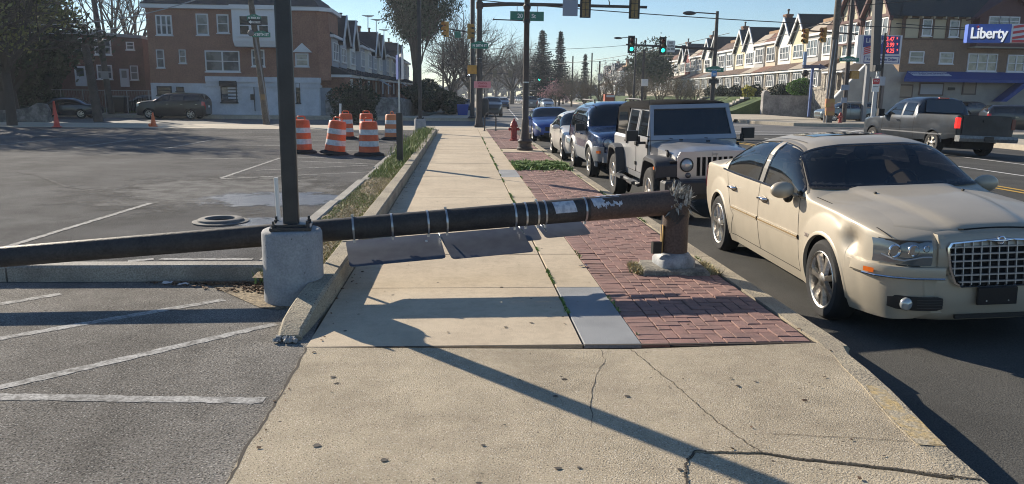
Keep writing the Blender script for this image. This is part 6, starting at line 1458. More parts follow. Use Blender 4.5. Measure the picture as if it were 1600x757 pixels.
# shuttered shop window, door, roll box
W_(347,135,371,160,1,dy=-.12,fm=M('window_black_frame',(.03,.03,.035),.5),gm=WG)
a=AT(345,135,YB_); c=AT(371,127,YB_); b=MB(); b.box(a[0]-ox,c[0]-ox,-.42,-.1,a[2],c[2]); b.build('shutter_box',M('shutter_black',(.03,.028,.03),.6),t)
b=MB(); 
for k in range(4): zz=AT(350,138+k*5.2,YB_)[2]; b.box(AT(349,1,YB_)[0]-ox,AT(370,1,YB_)[0]-ox,-.20,-.17,zz-.05,zz+.08)
b.build('security_bars',WS,t)
a=AT(400,174,YB_); c=AT(410,135,YB_); b=MB(); b.box(a[0]-ox,c[0]-ox,-.13,-.10,a[2],c[2]); d_=b.build('door',M('door_grey',(.42,.44,.48),.5),t); b=MB(); b.box(a[0]-ox-.06,a[0]-ox-.01,-.15,-.10,a[2],c[2]); b.box(a[0]-ox-.01,c[0]-ox+.03,-.15,-.10,c[2],c[2]+.05); b.build('door_frame',BLK,d_)
b=MB(); a=AT(396,152,YB_); b.cbox((a[0]-ox,-.2,a[2]),(.3,.2,.42)); b.build('mail_box',BLK,t)
W_(464,130,469,161,1,dy=-.12,gm=WGD,fm=M('window_black_frame',(.03,.03,.035),.5))
# projecting white bay on the upper floors
a=AT(365,75,YB_-1); c=AT(431,14,YB_-1); b=MB(); b.box(a[0]-ox,c[0]-ox,-1.1,.0,a[2]+.5,c[2]); b.box(a[0]-ox-.12,c[0]-ox+.12,-1.25,.0,c[2]-.08,c[2]+.22); b.loft([[(a[0]-ox+.08,-.95,a[2]+.1),(c[0]-ox-.08,-.95,a[2]+.1),(c[0]-ox-.08,0,a[2]+.1),(a[0]-ox+.08,0,a[2]+.1)],[(a[0]-ox,-1.1,a[2]+.52),(c[0]-ox,-1.1,a[2]+.52),(c[0]-ox,0,a[2]+.52),(a[0]-ox,0,a[2]+.52)]],cap=(1,1)); bay=b.build('bay',WF,t)
for q in [(374,24,390,56,1),(404,24,420,56,1)]: W_(*q,dy=-1.10,Y=YB_-1.1,gm=WGD)
b=MB(); b.T=Matrix.Translation(((a[0]+c[0])/2-ox,-1.12,a[2]+1.0))@Matrix.Rotation(PI/2,4,'X'); 
# corner bay turning the corner
b=MB(); a=AT(462,18,YB_); xx=xr_-.25; b.loft([[(xx-.0,-.05,z),(xx+.75,.55,z),(xx+.75,5,z),(xx-.0,5,z)] for z in (zw,zt_)],cap=(1,1)); b.build('corner_wall',BRB,t)
b=MB(); b.loft([[(xx-.0,-.35,z),(xx+1.05,.45,z),(xx+1.05,5,z),(xx-.0,5,z)] for z in (zt_,zt_+.28)],cap=(1,1)); b.build('corner_cornice',WF,t)
# --- row houses generator ---
pal={}
def rowhouse(label,kind,loc,rz,c,h0=1.9,group=None,Wd=4.25,chim=0,awn=None,detail=1,name='row_house',cat='house'):
    """c: dict(wall, trim, base, roof, porch)"""
    t=thing(name,label,cat,loc,rz,group)
    wall,trim,base,roof,pr=c['wall'],c['trim'],c['base'],c['roof'],c['porch']; W2=Wd
    b=MB(); b.box(.0,W2-.02,.0,9,-.3,h0+6.6); b.build('wall',c.get('body',base),t)
    # porch: masonry base, piers, glazing, pent roof
    b=MB(); b.box(.05,W2-.07,-2.3,-.01,-.3,h0+1.0); b.box(.05,.42,-2.3,-1.9,h0+1.0,h0+2.75); b.box(W2-.44,W2-.07,-2.3,-1.9,h0+1.0,h0+2.75); b.box(.45,1.9,-2.25,-.01,h0+1.001,h0+1.15); b.box(2.75,W2-.45,-2.2,-2.0,h0+1.0,h0+1.1); b.build('porch_wall',base,t)
    b=MB(); b.box(.42,2.75,-2.15,-.02,h0+1.02,h0+2.75); b.build('porch_front',c.get('pfront',trim),t)
    win(t,1.55,-2.16,h0+1.9,1.9,1.45,3,fm=trim,sill=False)
    b=MB(); b.box(2.75,W2-.44,-1.2,-.1,h0+1.01,h0+2.7); b.build('porch_recess',WGD,t)
    b=MB(); b.box(3.0,3.75,-1.25,-1.21,h0+1.0,h0+2.5); dr=b.build('door',trim,t)
    b=MB(); b.box(-.02,W2,-2.5,-.01,h0+2.75,h0+3.0); b.build('porch_cornice',trim,t)
    b=MB(); b.loft([[(-.05,-2.65,h0+3.0),(W2+.01,-2.65,h0+3.0),(W2+.01,-.01,h0+3.0),(-.05,-.01,h0+3.0)],[(.0,-.6,h0+3.95),(W2-.04,-.6,h0+3.95),(W2-.04,-.01,h0+3.95),(.0,-.01,h0+3.95)]],cap=(0,1)); b.build('porch_roof',pr,t)
    if kind=='gable':
        b=MB(); b.box(.25,W2-.3,-.8,.0,h0+3.7,h0+6.3); b.build('bay',wall,t)
        b=MB(); b.prism([(.25,h0+6.3),(W2-.3,h0+6.3),(W2/2,h0+8.9)],'y',-.8,1.5); b.build('gable_wall',wall,t)
        win(t,W2/2,-.81,h0+5.15,2.5,1.5,3 if detail else 2,fm=trim)
        # roof slopes with thickness + white rake boards
        b=MB(); pk=(W2/2,h0+9.15)
        for s_,x0 in ((-1,-.10),(1,W2+.08)):
            b.loft([[(x0,y,h0+6.05),(x0,y,h0+6.22),(pk[0],y,pk[1]+.12),(pk[0],y,pk[1]-.10)] for y in (-1.1,6.0)],cap=(1,1))
        rf=b.build('roof',roof,t)
        b=MB()
        for x0 in (-.14,W2+.12): b.loft([[(x0,y,h0+5.98),(x0,y,h0+6.30),(pk[0],y,pk[1]+.16),(pk[0],y,pk[1]-.30)] for y in (-1.22,-1.105)],cap=(1,1))
        b.build('rake_board',trim,t)
    else:
        b=MB(); b.loft([[(.15,-.0,z),(.55,-.95,z),(W2-.6,-.95,z),(W2-.2,0,z)] for z in (h0+3.7,h0+6.5)],cap=(1,1)); b.build('bay',wall,t)
        win(t,W2/2,-.96,h0+5.25,2.5,1.75,3 if detail else 2,fm=trim); 
        b=MB(); b.loft([[(-.05,-1.25,z),(W2,-1.25,z),(W2,0,z),(-.05,0,z)] for z in (h0+6.5,h0+6.75)],cap=(1,1)); b.build('eave',trim,t)
        b=MB(); b.loft([[(.0,-1.2,h0+6.75),(W2-.04,-1.2,h0+6.75),(W2-.04,1,h0+6.75),(.0,1,h0+6.75)],[(.55,.3,h0+8.0),(W2-.6,.3,h0+8.0),(W2-.6,1,h0+8.0),(.55,1,h0+8.0)]],cap=(0,1)); b.build('bay_roof',roof if c.get('dkroof') else pr,t)
        cr=[(.0,h0+6.6),(W2-.02,h0+6.6),(W2-.02,h0+8.5),(W2/2+1.1,h0+8.5),(W2/2+.9,h0+8.9),(W2/2+.5,h0+8.95),(W2/2+.3,h0+9.3),(W2/2-.3,h0+9.3),(W2/2-.5,h0+8.95),(W2/2-.9,h0+8.9),(W2/2-1.1,h0+8.5),(.0,h0+8.5)]
        b=MB(); b.prism(cr if kind=='crest' else [(0,h0+6.6),(W2-.02,h0+6.6),(W2-.02,h0+8.5),(0,h0+8.5)],'y',1.0,1.4); b.build('parapet',c.get('par',M('tan_brick',(.34,.22,.13),.9,col2=(.26,.17,.10),scale=2,grain=.2,gscale=8)),t)
    if chim:
        b=MB(); b.box(.0,.9,1.2,2.0,h0+6.6,h0+10.0); b.box(-.08,.98,1.12,2.08,h0+10.0,h0+10.25); ch=b.build('chimney',M('chimney_brick',(.22,.12,.08),.9,col2=(.15,.085,.06),scale=3,grain=.2),t)
        b=MB(); b.lathe([(.13,h0+10.25),(.11,h0+10.7),(.2,h0+10.75),(.16,h0+10.9)],8,'z',c=(.45,1.6,0)); b.build('chimney_pot',BLK,ch)
    if awn:
        b=MB(); b.loft([[(.3,-2.5,h0+2.9),(2.9,-2.5,h0+2.9),(2.9,-3.6,h0+2.1),(.3,-3.6,h0+2.1)],[(.3,-2.5,h0+2.94),(2.9,-2.5,h0+2.94),(2.9,-3.62,h0+2.13),(.3,-3.62,h0+2.13)]],cap=(1,1)); b.build('awning',awn,t)
    return t
CRM=M('cream_stucco',(.56,.51,.36),.85,grain=.06,gscale=5); WST=M('warm_white_siding',(.66,.65,.60),.7); TAN=M('tan_render',(.36,.31,.25),.85,grain=.08); BRW=M('brown_shingle',(.13,.085,.065),.9,col2=(.10,.065,.05),scale=2,grain=.2,gscale=7); DGR=M('charcoal_shingle',(.035,.042,.045),.9,grain=.15,gscale=7); REDW=M('dark_red_siding',(.20,.03,.03),.7); GRYW=M('grey_siding',(.36,.36,.36),.75)
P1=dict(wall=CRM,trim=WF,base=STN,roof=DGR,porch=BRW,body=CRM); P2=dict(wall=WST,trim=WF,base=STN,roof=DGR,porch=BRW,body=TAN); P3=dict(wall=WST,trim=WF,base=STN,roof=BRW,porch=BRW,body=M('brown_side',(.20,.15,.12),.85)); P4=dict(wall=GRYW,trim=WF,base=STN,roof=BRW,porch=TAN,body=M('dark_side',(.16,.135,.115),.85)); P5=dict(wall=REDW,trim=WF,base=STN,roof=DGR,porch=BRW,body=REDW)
P6=dict(P1,wall=M('sage_siding',(.30,.34,.28),.75),porch=M('grey_shingle',(.14,.14,.145),.9)); P7=dict(P3,wall=M('beige_siding',(.50,.43,.33),.75),porch=M('rust_shingle',(.17,.085,.06),.9)); P8=dict(P2,wall=M('pale_blue_siding',(.42,.47,.52),.75),base=M('buff_stone',(.46,.40,.31),.9,col2=(.26,.23,.19),scale=3,grain=.2,gscale=5,th=(.42,.58)))
XR=38.2
seq=[]  # from the half-timbered building outwards; each 4.25 m along +Y
kinds=['crest','bay','gable','gable']
GRP='row houses along the right side of the avenue'
# local x runs along world -Y... facade faces world -X : rz=-90deg -> local -y = world -x
proto={}
desc={'gable':'gabled','crest':'crested','bay':'flat-topped'}
order=['next to the stone-faced one by the store','behind the thick wooden utility pole','half behind the blue arrow sign','over the dome hedge','over the middle of the retaining wall','over the end pier of the retaining wall','behind the yellow shrub','right of the lawn steps','directly above the lawn steps','just right of the signal mast','directly behind the signal mast','just left of the signal mast','second left of the signal mast','third left of the signal mast, above the off-roader','fourth left of the signal mast','right of the no-turn sign','under the no-turn sign','partly behind bare trees, right of the green tree','behind the green leafy tree','left of the green leafy tree']
colr={0:('cream',P1),1:('white',P2),2:('pale sided',P3),3:('grey sided',P4),4:('dark red',P5),5:('sage',P6),6:('beige',P7),7:('pale blue',P8)}
protos={}
def place_row(i,Yn,kind,ci,chim,lab):
    key=(kind,ci,chim)
    loc=(XR+FX(Yn),Yn+4.25,0)
    if key in protos: o=dup(protos[key],loc,R(-90),lab,GRP)
    else:
        o=rowhouse(lab,kind,loc,R(-90),colr[ci][1],1.9,GRP,chim=chim); protos[key]=o; index()
    return o
Yn=76.5; pat=[('crest',4-2,1),('bay',3,0),('gable',0,0),('gable',1,0),('crest',6,1),('bay',3,0),('gable',1,0),('gable',0,0),('crest',2,1),('bay',7,0),('gable',5,0),('gable',1,0),('crest',6,1),('bay',3,0),('gable',4,0),('gable',1,0),('crest',2,1),('bay',6,0),('gable',7,0),('gable',0,0)]
for i,(k,ci,ch) in enumerate(pat):
    place_row(i,Yn,k,ci,ch,'%s %s row house %s'%(colr[ci][0],desc[k],order[i])); Yn+=4.25
for i in range(16):
    k,ci,ch=pat[(i+20)%20]; loc=(XR+FX(Yn),Yn+4.25,0); dup(protos[(k,ci,ch)],loc,R(-90),'far end row house dwindling behind bare trees on the right of the avenue','far row houses behind bare trees'); Yn+=4.25 if i!=7 else 22
# left row, recedes to the right of the corner building
LB1=dict(wall=M('blue_grey_siding',(.34,.37,.42),.75),trim=WF,base=BRB,roof=SHG,porch=SHG,body=BRB,pfront=BRB,par=BRB); LB2=dict(wall=WST,trim=WF,base=BRD,roof=SHG,porch=SHG,body=BRB,pfront=BRD,par=BRB)
AW=M('awning_grey',(.30,.32,.35),.6)
protL=[rowhouse('brown brick row house with bay and grey awning beside the corner building','bay',(-10.9,61.0,0),R(90),LB1,.9,'row houses left of the avenue',chim=1,awn=None),None]
index()
Y_=65.3; kk=['gable','gable','bay','bay']; names=['gabled brick house next after the corner bay house','second gabled house past the corner, under a tall aerial','house with grey porch awning past the two gables','chimneyed house right of the awning house','gabled house halfway to the dark tree','second gabled house halfway to the dark tree','flat-topped house just left of the dark tree','house behind the square white sign box','gabled house behind the dark tree trunk','house glimpsed right of the dark tree trunk','last house glimpsed left of the bare tree','end house lost behind the bare tree']
pr2=None; prs={}
for i in range(12):
    k=kk[i%4]; key=k+str(i%2==0)
    loc=(-10.9+FX(Y_),Y_,0)
    lab='shaded '+names[i]
    if i<4: prs[i]=rowhouse(lab,k,loc,R(90),LB2 if i%2 else LB1,.9,'row houses left of the avenue',chim=i%2,awn=AW if i in(2,) else None); index()
    else: dup(prs[i%4],loc,R(90),lab,'row houses left of the avenue')
    Y_+=4.25
for o in bpy.data.objects:
    if o.get('group')=='row houses left of the avenue': o.scale=(1,1,.80)
# aerials
for i,(px,py,Y) in enumerate([(575,24,66),(588,30,70),(600,46,78)]):
    a=AT(px,py,Y); c=AT(px,py+22,Y); b=MB(); b.tube([a,c],.035,5); 
    for k in range(4): b.box(a[0]-.5+.1*k,a[0]+.5-.1*k,a[1]+.0+.25*k,a[1]+.05+.25*k,a[2]-.06-.01*k,a[2]-.0-.01*k)
    b.box(a[0]-.03,a[0]+.03,a[1],a[1]+.9,a[2]-.08,a[2]-.04)
    tag(b.build('roof_aerial',STL),('tall thin roof aerial nearest the corner building','middle roof aerial with a long boom','right roof aerial, lowest of the three')[i],'aerial')
# --- dark brick 2-storey at far left ---
YD=66; ox2=AT(104,160,YD)[0]
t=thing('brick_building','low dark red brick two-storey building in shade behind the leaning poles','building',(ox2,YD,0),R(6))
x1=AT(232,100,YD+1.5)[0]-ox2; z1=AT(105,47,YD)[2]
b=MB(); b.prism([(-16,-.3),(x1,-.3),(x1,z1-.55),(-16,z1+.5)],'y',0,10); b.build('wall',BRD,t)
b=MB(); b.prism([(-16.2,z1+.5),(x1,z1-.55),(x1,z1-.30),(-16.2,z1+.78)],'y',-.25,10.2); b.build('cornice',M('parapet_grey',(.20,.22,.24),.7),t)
b=MB(); b.box(.2,.7,.5,1.2,z1,z1+1.7) if False else None; b=MB(); b.box(-4.6,-2.7,1,3,z1,z1+1.7); b.build('chimney',BRD,t)
def W2_(px0,py0,px1,py1,n=1,**k):
    a=AT(px0,py1,YD+.6); c=AT(px1,py0,YD+.6); return win(t,(a[0]+c[0])/2-ox2,-.02,(a[2]+c[2])/2,c[0]-a[0],c[2]-a[2],n,**k)
for q in [(120,60,132,84),(152,62,175,86,2),(199,66,210,78),(156,102,177,124,2),(206,103,216,125)]: W2_(*q)
for q in [(124,104,138,135),(191,108,202,136)]:
    a=AT(q[0],q[3],YD+.6); c=AT(q[2],q[1],YD+.6); b=MB(); b.box(a[0]-ox2,c[0]-ox2,-.10,0,a[2],c[2]); d_=b.build('door',M('door_white',(.5,.52,.55),.6),t); b=MB(); b.box(a[0]-ox2+.15,c[0]-ox2-.15,-.12,-.09,(a[2]+c[2])/2,c[2]-.15); b.build('pane',WG,d_)
# --- furniture store: half-timbered building right ---
YT=66.0; ox3=38.3
TB=M('tan_brick_wall',(.24,.165,.11),.9,col2=(.195,.135,.092),scale=1.2,grain=.15,gscale=8); TM=M('timber_maroon',(.10,.045,.042),.75); TC=M('timber_cream',(.44,.40,.29),.8); LS=M('light_stucco',(.36,.345,.32),.85,col2=(.30,.29,.27),scale=1,grain=.05); BA=M('awning_blue',(.025,.055,.22),.7)
t=thing('half_timbered_store','large half-timbered brick store with dark roof and blue awning on the right','building',(ox3,YT,0)); STORE=t
def X3(px,Y=YT): return AT(px,100,Y)[0]-ox3
def Z3(py,px=1470,Y=YT): return AT(px,py,Y)[2]
LEN=26
b=MB(); b.box(0,LEN,.0,11,Z3(114),Z3(62)); b.build('brick_wall',TB,t)
b=MB(); b.box(-.02,LEN,-.05,10.9,-.3,Z3(114)); b.build('ground_floor',LS,t)
b=MB(); b.box(.02,LEN-.02,.03,10.9,Z3(62),Z3(26)); b.build('upper_wall',TC,t)
b=MB()
for px in (1406,1432.5,1450.5,1474,1491.5,1512): x=X3(px); b.box(x-.13,x+.13,-.08,.10,Z3(62),Z3(28))
b.box(0,LEN,-.09,.1,Z3(63),Z3(60.5)); b.box(0,LEN,-.1,.1,Z3(29.5),Z3(26.5)); b.build('timber',TM if False else M('timber_brown',(.12,.075,.05),.8),t)
for q in [(1434,31,1449,57),(1476,32,1491,58)]:
    win(t,(X3(q[0])+X3(q[2]))/2,-.05,(Z3(q[1])+Z3(q[3]))/2,X3(q[2])-X3(q[0]),Z3(q[1])-Z3(q[3]),1)
for q in [(1419,81,1442,99,1),(1466,82,1488,100,1),(1511,83,1557,111,3),(1573,84,1600,111,2)]:
    win(t,(X3(q[0])+X3(q[2]))/2,-.02,(Z3(q[1])+Z3(q[3]))/2,X3(q[2])-X3(q[0]),Z3(q[1])-Z3(q[3]),q[4])
ze=Z3(27); b=MB(); b.loft([[(-.5,-.6,ze),(LEN+.5,-.6,ze),(LEN+.5,11.6,ze),(-.5,11.6,ze)],[(2.2,4.6,ze+4.6),(LEN-2,4.6,ze+4.6),(LEN-2,6.4,ze+4.6),(2.2,6.4,ze+4.6)]],cap=(1,1)); rf=b.build('roof',DGR,t)
b=MB()
for k in range(24): x=.3+k*1.05; b.box(x-.06,x+.06,-.55,-.02,ze-.18,ze-.005)
b.build('rafter_tails',M('rafter_pale',(.40,.36,.28),.8),rf,kind=None)
# street gables (face the avenue) on the front
for i,(px,) in enumerate([(0,),(1,)]):
    y0=.3+i*4.9; g_=MB(); g_.T=Matrix.Translation((0,y0+2.4,0))@Matrix.Rotation(R(-90),4,'Z')
    g_.box(-2.3,2.3,-.9,1.0,Z3(62),ze+.2); g_.prism([(-2.3,ze+.2),(2.3,ze+.2),(0,ze+3.4)],'y',-.9,3); gb=g_.build('gable_bay',TC,t)
    g_=MB(); g_.T=Matrix.Translation((0,y0+2.4,0))@Matrix.Rotation(R(-90),4,'Z')
    for s_ in(-1,1):
        g_.loft([[(s_*2.75,y,ze-.35),(s_*2.75,y,ze+.0),(0,y,ze+3.85),(0,y,ze+3.45)] for y in (-1.35,-1.0)],cap=(1,1))
    for xx in (-2.2,-1.5,-.5,.5,1.5,2.2): zt2=ze+3.2-abs(xx)*1.38; g_.box(xx-.09,xx+.09,-.98,-.9,ze+.2,max(ze+.3,zt2))
    for xx in (-2.2,0,2.2): g_.box(xx-.1,xx+.1,-.98,-.9,Z3(62),ze+.2)
    g_.box(-2.3,2.3,-1.0,-.9,ze+.1,ze+.35); g_.box(-2.3,2.3,-1.0,-.9,Z3(63),Z3(59)); g_.build('timber_framing',TM,gb)
    g_=MB(); g_.T=Matrix.Translation((0,y0+2.4,0))@Matrix.Rotation(R(-90),4,'Z')
    for s_ in(-1,1): g_.loft([[(s_*2.7,y,ze-.2),(s_*2.7,y,ze+.1),(0,y,ze+3.95),(0,y,ze+3.7)] for y in (-1.2,4)],cap=(1,1))
    g_.build('gable_roof',DGR,gb)
    for xx in (-1.1,1.1): 
        w__=win(t,-.92,y0+2.4-xx,(Z3(62)+ze)/2+.1,1.7,1.7,2,rz=R(-90))
# maroon gable bay on the side wall
xa,xb=X3(1512),X3(1598); b=MB(); b.box(xa,xb,-.9,.0,Z3(73),Z3(29)); b.prism([(xa-.1,Z3(29)),(xb+.1,Z3(29)),((xa+xb)/2+.1,Z3(-8))],'y',-.9,3.5); mb=b.build('maroon_bay',TM,t)
b=MB(); 
for s_,xx in ((-1,xa-.6),(1,xb+.6)): b.loft([[(xx,y,Z3(32)),(xx,y,Z3(29)),((xa+xb)/2+.1,y,Z3(-11)),((xa+xb)/2+.1,y,Z3(-6))] for y in (-1.3,3.6)],cap=(1,1))
b.build('bay_roof',TM,mb)
b=MB(); b.box(xa-.2,xb,-1.0,.0,Z3(75),Z3(73)); b.build('bay_sill',M('sill_tan',(.32,.28,.22),.8),mb)
for px in (1534,1549,1564): win(t,X3(px),-.92,Z3(33.5),1.0,.8,1)
b=MB(); b.box(xb-1.4,xb-.5,2,3,ze,ze+4.0); b.build('chimney',M('chimney_brick',(.22,.12,.08)),rf)
# blue awning with sign
za,zb_=Z3(112),Z3(127); x0,x1=X3(1410),X3(1640)
b=MB(); b.loft([[(x0+.5,-.06,za),(x1,-.06,za),(x1,-.06,za-.05),(x0+.5,-.06,za-.05)],[(x0-.5,-1.35,zb_+.15),(x1,-1.35,zb_+.15),(x1,-1.35,zb_-.12),(x0-.5,-1.35,zb_-.12)]],cap=(1,1)); b.quad((x0+.5,-.07,za),(x0-.5,-1.35,zb_+.1),(x0+.5,-.07,zb_)); aw=b.build('awning',BA,t)
a0,a1=X3(1416),X3(1477); sl=math.atan2(1.29,za-zb_-.15)
def awp(x,u): return (x,-.08-1.27*u-.03,za-(za-zb_-.15)*u+.0)
b=MB(); b.loft([[awp(a0+.05,.12),awp(a1-.0,.12)],[awp(a0+.25,.62),awp(a1+.2,.62)]],close=False); sg=b.build('awning_sign',M('sign_white2',(.55,.58,.64),.6),aw)
p=awp((a0+a1)/2+.05,.29); text('Square Quality Used Furniture Plus',.24,NB,sg,(p[0],p[1]-.03,p[2]+.02),(PI/2-sl*.9,0,0),.004,bold=.006)
p=awp((a0+a1)/2+.15,.50); text('TV - Bedroom - Living Room - Dining',.15,NB,sg,(p[0],p[1]-.03,p[2]+.02),(PI/2-sl*.9,0,0),.003)
BD=M('plywood_tan',(.30,.25,.20),.85)
for q,mm in [((1409,135,1428,152),BD),((1441,132,1476,148),M('roll_shutter',(.32,.34,.38),.6)),((1509,128,1527,146),BD)]:
    b=MB(); b.box(X3(q[0]),X3(q[2]),-.14,-.05,Z3(q[3]),Z3(q[1])); o_=b.build('boarded_window',mm,t); b=MB(); b.box(X3(q[0])-.1,X3(q[2])+.1,-.12,-.05,Z3(q[1])-.02,Z3(q[1])+.12); b.box(X3(q[0])-.1,X3(q[2])+.1,-.17,-.05,Z3(q[3])-.1,Z3(q[3])); b.box(X3(q[0])-.09,X3(q[0]),-.16,-.05,Z3(q[3]),Z3(q[1])-.02); b.box(X3(q[2]),X3(q[2])+.09,-.16,-.05,Z3(q[3]),Z3(q[1])-.02); b.build('frame',M('frame_brown',(.12,.09,.08),.7),o_)
b=MB(); b.cbox((X3(1490),-.12,Z3(139)),(.6,.12,.25)); b.build('wall_vent',BLK,t)
b=MB(); b.loft([[(X3(1553),y,Z3(158)),(X3(1562),y,Z3(158)),(X3(1606),y,Z3(120)),(X3(1596),y,Z3(120))] for y in (-1.5,-.3)],cap=(1,1)); b.build('stair_canopy',BA,t)
# annex: light stucco front with sloped parapets and two doors
b=MB(); pa=[(X3(1297),Z3(184,1300)),(X3(1408),-.2),(X3(1408),Z3(120)),(X3(1392),Z3(102)),(X3(1372),Z3(84)),(X3(1352),Z3(103)),(X3(1300),Z3(163,1300))]; b.prism([(x,z) for x,z in pa][::1],'y',-.3,-.06); an=b.build('stucco_front',LS,t)
b=MB(); b.loft([[(x,-.36,z),(x,-.0,z),(x,-.0,z+.14),(x,-.36,z+.14)] for x,z in ((X3(1298),Z3(164,1300)),(X3(1352),Z3(103)))],cap=(1,1)); b.build('parapet_cap',M('cap_white',(.62,.62,.6),.7),an)
for px in (1355,1377): b=MB(); b.box(X3(px-5),X3(px+5),-.36,-.3,.3,Z3(122)); b.build('door',M('door_taupe',(.15,.125,.115),.7),t)
# link between store and first row house (stone fronted house)
t=rowhouse('stone-faced row house with pale porch cornice directly beside the half-timbered store','bay',(XR+.6,76.4,0),R(-90),dict(wall=CRM,trim=WF,base=STN,roof=BRW,porch=M('porch_roof_pale',(.42,.38,.32),.7),body=STN,pfront=STN),1.5,GRP)
# canopy sign
p0=AT(1512,53,52); 
t=thing('station_sign','long blue station sign with raised white lettering and red stripes at the upper right','sign',(p0[0],52,0),R(-14))
h0_,h1_=AT(1512,67,52)[2],AT(1512,38,52)[2]; L1=2.72; L2=8.2
b=MB(); b.box(0,L1,-.0,.6,h0_,h1_); cab=b.build('cabinet',M('sign_azure',(.055,.13,.50),.5),t)
b=MB(); b.box(L1,L2,-.0,.6,h0_,h1_); st=b.build('striped_cabinet',CW,t)
text('Liberty',1.02,M('shadow_navy',(.01,.02,.07),.6),cab,(1.40,-.02,(h0_+h1_)/2-.10),(PI/2,0,0),.02,bold=.012,sx=.80); text('Liberty',1.02,M('bright_white',(.9,.9,.9),.5,emit=.35),cab,(1.30,-.10,(h0_+h1_)/2-.02),(PI/2,0,0),.04,bold=.014,sx=.80)
b=MB(); sp=[]; 
for k in range(10): a=PI/2+k*PI/5; r=.13 if k%2==0 else .05; sp.append((.56+r*math.cos(a),h1_-.20+r*math.sin(a)))
b.prism(sp,'y',-.15,-.10); b.build('star',M('star_red',(.65,.05,.08),.5),cab)
b=MB()
for k in range(4):
    z=h0_-.15+k*.36; L_=[]
    for i in range(13):
        u=i/12; zz=z+.30*math.sin(u*1.9)+.25*u; zz=min(max(zz,h0_+.01),h1_-.18); L_.append([(L1+.1+u*5,-.02,zz),(L1+.1+u*5,-.02,min(zz+.17,h1_-.01))])
    b.loft(L_,close=False)
b.build('stripes',SR,st)
b=MB(); b.box(L2-.3,L2,.1,.4,0,h0_); b.build('support',M('grey_steel',(.2,.21,.23)),t)
# ---------------- walls, yards, street objects ----------------
GW=M('weathered_wall',(.36,.35,.34),.9,col2=(.20,.20,.20),scale=.9,detail=9,grain=.2,gscale=6,th=(.4,.65))
t=thing('retaining_wall','weathered grey concrete retaining wall with rounded end pier before the row houses','wall',(31.3,78.6,0))
b=MB(); b.box(.5,8.0,0,.35,-.2,1.95); b.box(.45,8.05,-.05,.40,1.95,2.05); b.build('wall',GW,t)
b=MB(); pf=[(0,-.2),(.62,-.2),(.62,2.2),(.52,2.45),(.31,2.55),(.10,2.45),(0,2.2)]; b.prism(pf,'y',-.12,.5); b.build('end_pier',GW,t)
b=MB(); b.box(.55,8.0,.35,12,-.2,1.85); b.build('terrace_fill',M('lawn_grass',(.075,.115,.028),.9,col2=(.05,.085,.02),scale=1.3,grain=.35,gscale=10),t)
# lawn bank
LWN=MC['lawn_grass']
b=MB(); rg=[]
for i in range(40):
    y=80.0+i*4; rg.append([(26.5+FX(y),y,.0),(28.2+FX(y),y,.5),(31.0+FX(y),y,1.65),(33+FX(y),y,1.88),(36.2+FX(y),y,1.9)])
b.loft(rg,close=False); b.face(*[b.p(c) for c in rg[0]],b.p((36.2+FX(80),80,0))); b.build('lawn_bank',LWN,smooth=50,kind='structure')
def steps(label,x,y,rz=0,n=9,cm=None):
    t=thing('lawn_steps',label,'steps',(x,y,0),rz,None); cm=cm or M('step_concrete',(.38,.36,.32),.9,grain=.15)
    for k in range(n): b=MB(); b.box(k*.42,k*.42+2.2,-.6,.6,k*.205-.3,k*.205+.19); b.build('step',cm,t)
    b=MB(); b.tube([(.2,-.55,.2),(.2,-.55,1.1),(n*.42,-.55,n*.205+.9),(n*.42,-.55,n*.205)],.025,5); b.build('handrail',BLK,t)
steps('concrete steps climbing the lawn just left of the retaining wall',27.9,84.5); steps('pale steps further along the grassy bank',28.6,101.5)
# hedges and shrubs
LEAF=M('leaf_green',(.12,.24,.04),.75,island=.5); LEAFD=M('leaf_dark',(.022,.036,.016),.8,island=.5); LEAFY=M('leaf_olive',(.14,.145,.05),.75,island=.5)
def leafmass(name,label,cat,c,rad,n,size,mat,seed,group=None,shape='ell',core=True,trunk=None,kind=None,bumps=.25,flat=.0):
    r=random.Random(seed); t=thing(name,label,cat,(c[0],c[1],0),0,group); cz=c[2]; b=MB()
    cl=[(r.gauss(0,.45),r.gauss(0,.45),r.gauss(0,.45),r.uniform(.35,.7)) for _ in range(14)]
    for i in range(n):
        while 1:
            v=Vector((r.uniform(-1,1),r.uniform(-1,1),r.uniform(-1,1)))
            if v.length<1: break
        d=v.normalized()*(v.length**.35); wob=1+bumps*(math.sin(d.x*5+seed)+math.sin(d.y*6+d.z*4+seed)+math.sin(d.z*7))/2
        if shape=='box': d=Vector((max(-1,min(1,v.x*1.5)),max(-1,min(1,v.y*1.5)),max(-1,min(1,v.z*1.5)))); wob=1
        p=Vector((d.x*rad[0]*wob,d.y*rad[1]*wob,cz+d.z*rad[2]*wob)); s_=size*r.uniform(.6,1.4)
        a=Vector((r.gauss(0,1),r.gauss(0,1),r.gauss(0,1))).normalized(); u=a.orthogonal().normalized()*s_; w_=a.cross(u).normalized()*s_*.6
        b.quad(p-u,p-w_*.9,p+u,p+w_)
    b.build('foliage',mat,t)
    if core: b=MB(); b.sphere((0,0,cz),1,12,8,(rad[0]*.72,rad[1]*.72,rad[2]*.72)); b.build('inner_twigs',M('twig_dark',(.02,.022,.015),.95),t)
    if trunk: b=MB(); b.tube(trunk[0],trunk[1],8); b.build('trunk',WDd,t,smooth=50)
    return t
leafmass('hedge','clipped bright green dome hedge on top of the retaining wall','hedge',(36.3,80.5,2.9),(1.75,.9,1.0),6000,.06,LEAF,1,bumps=.06)
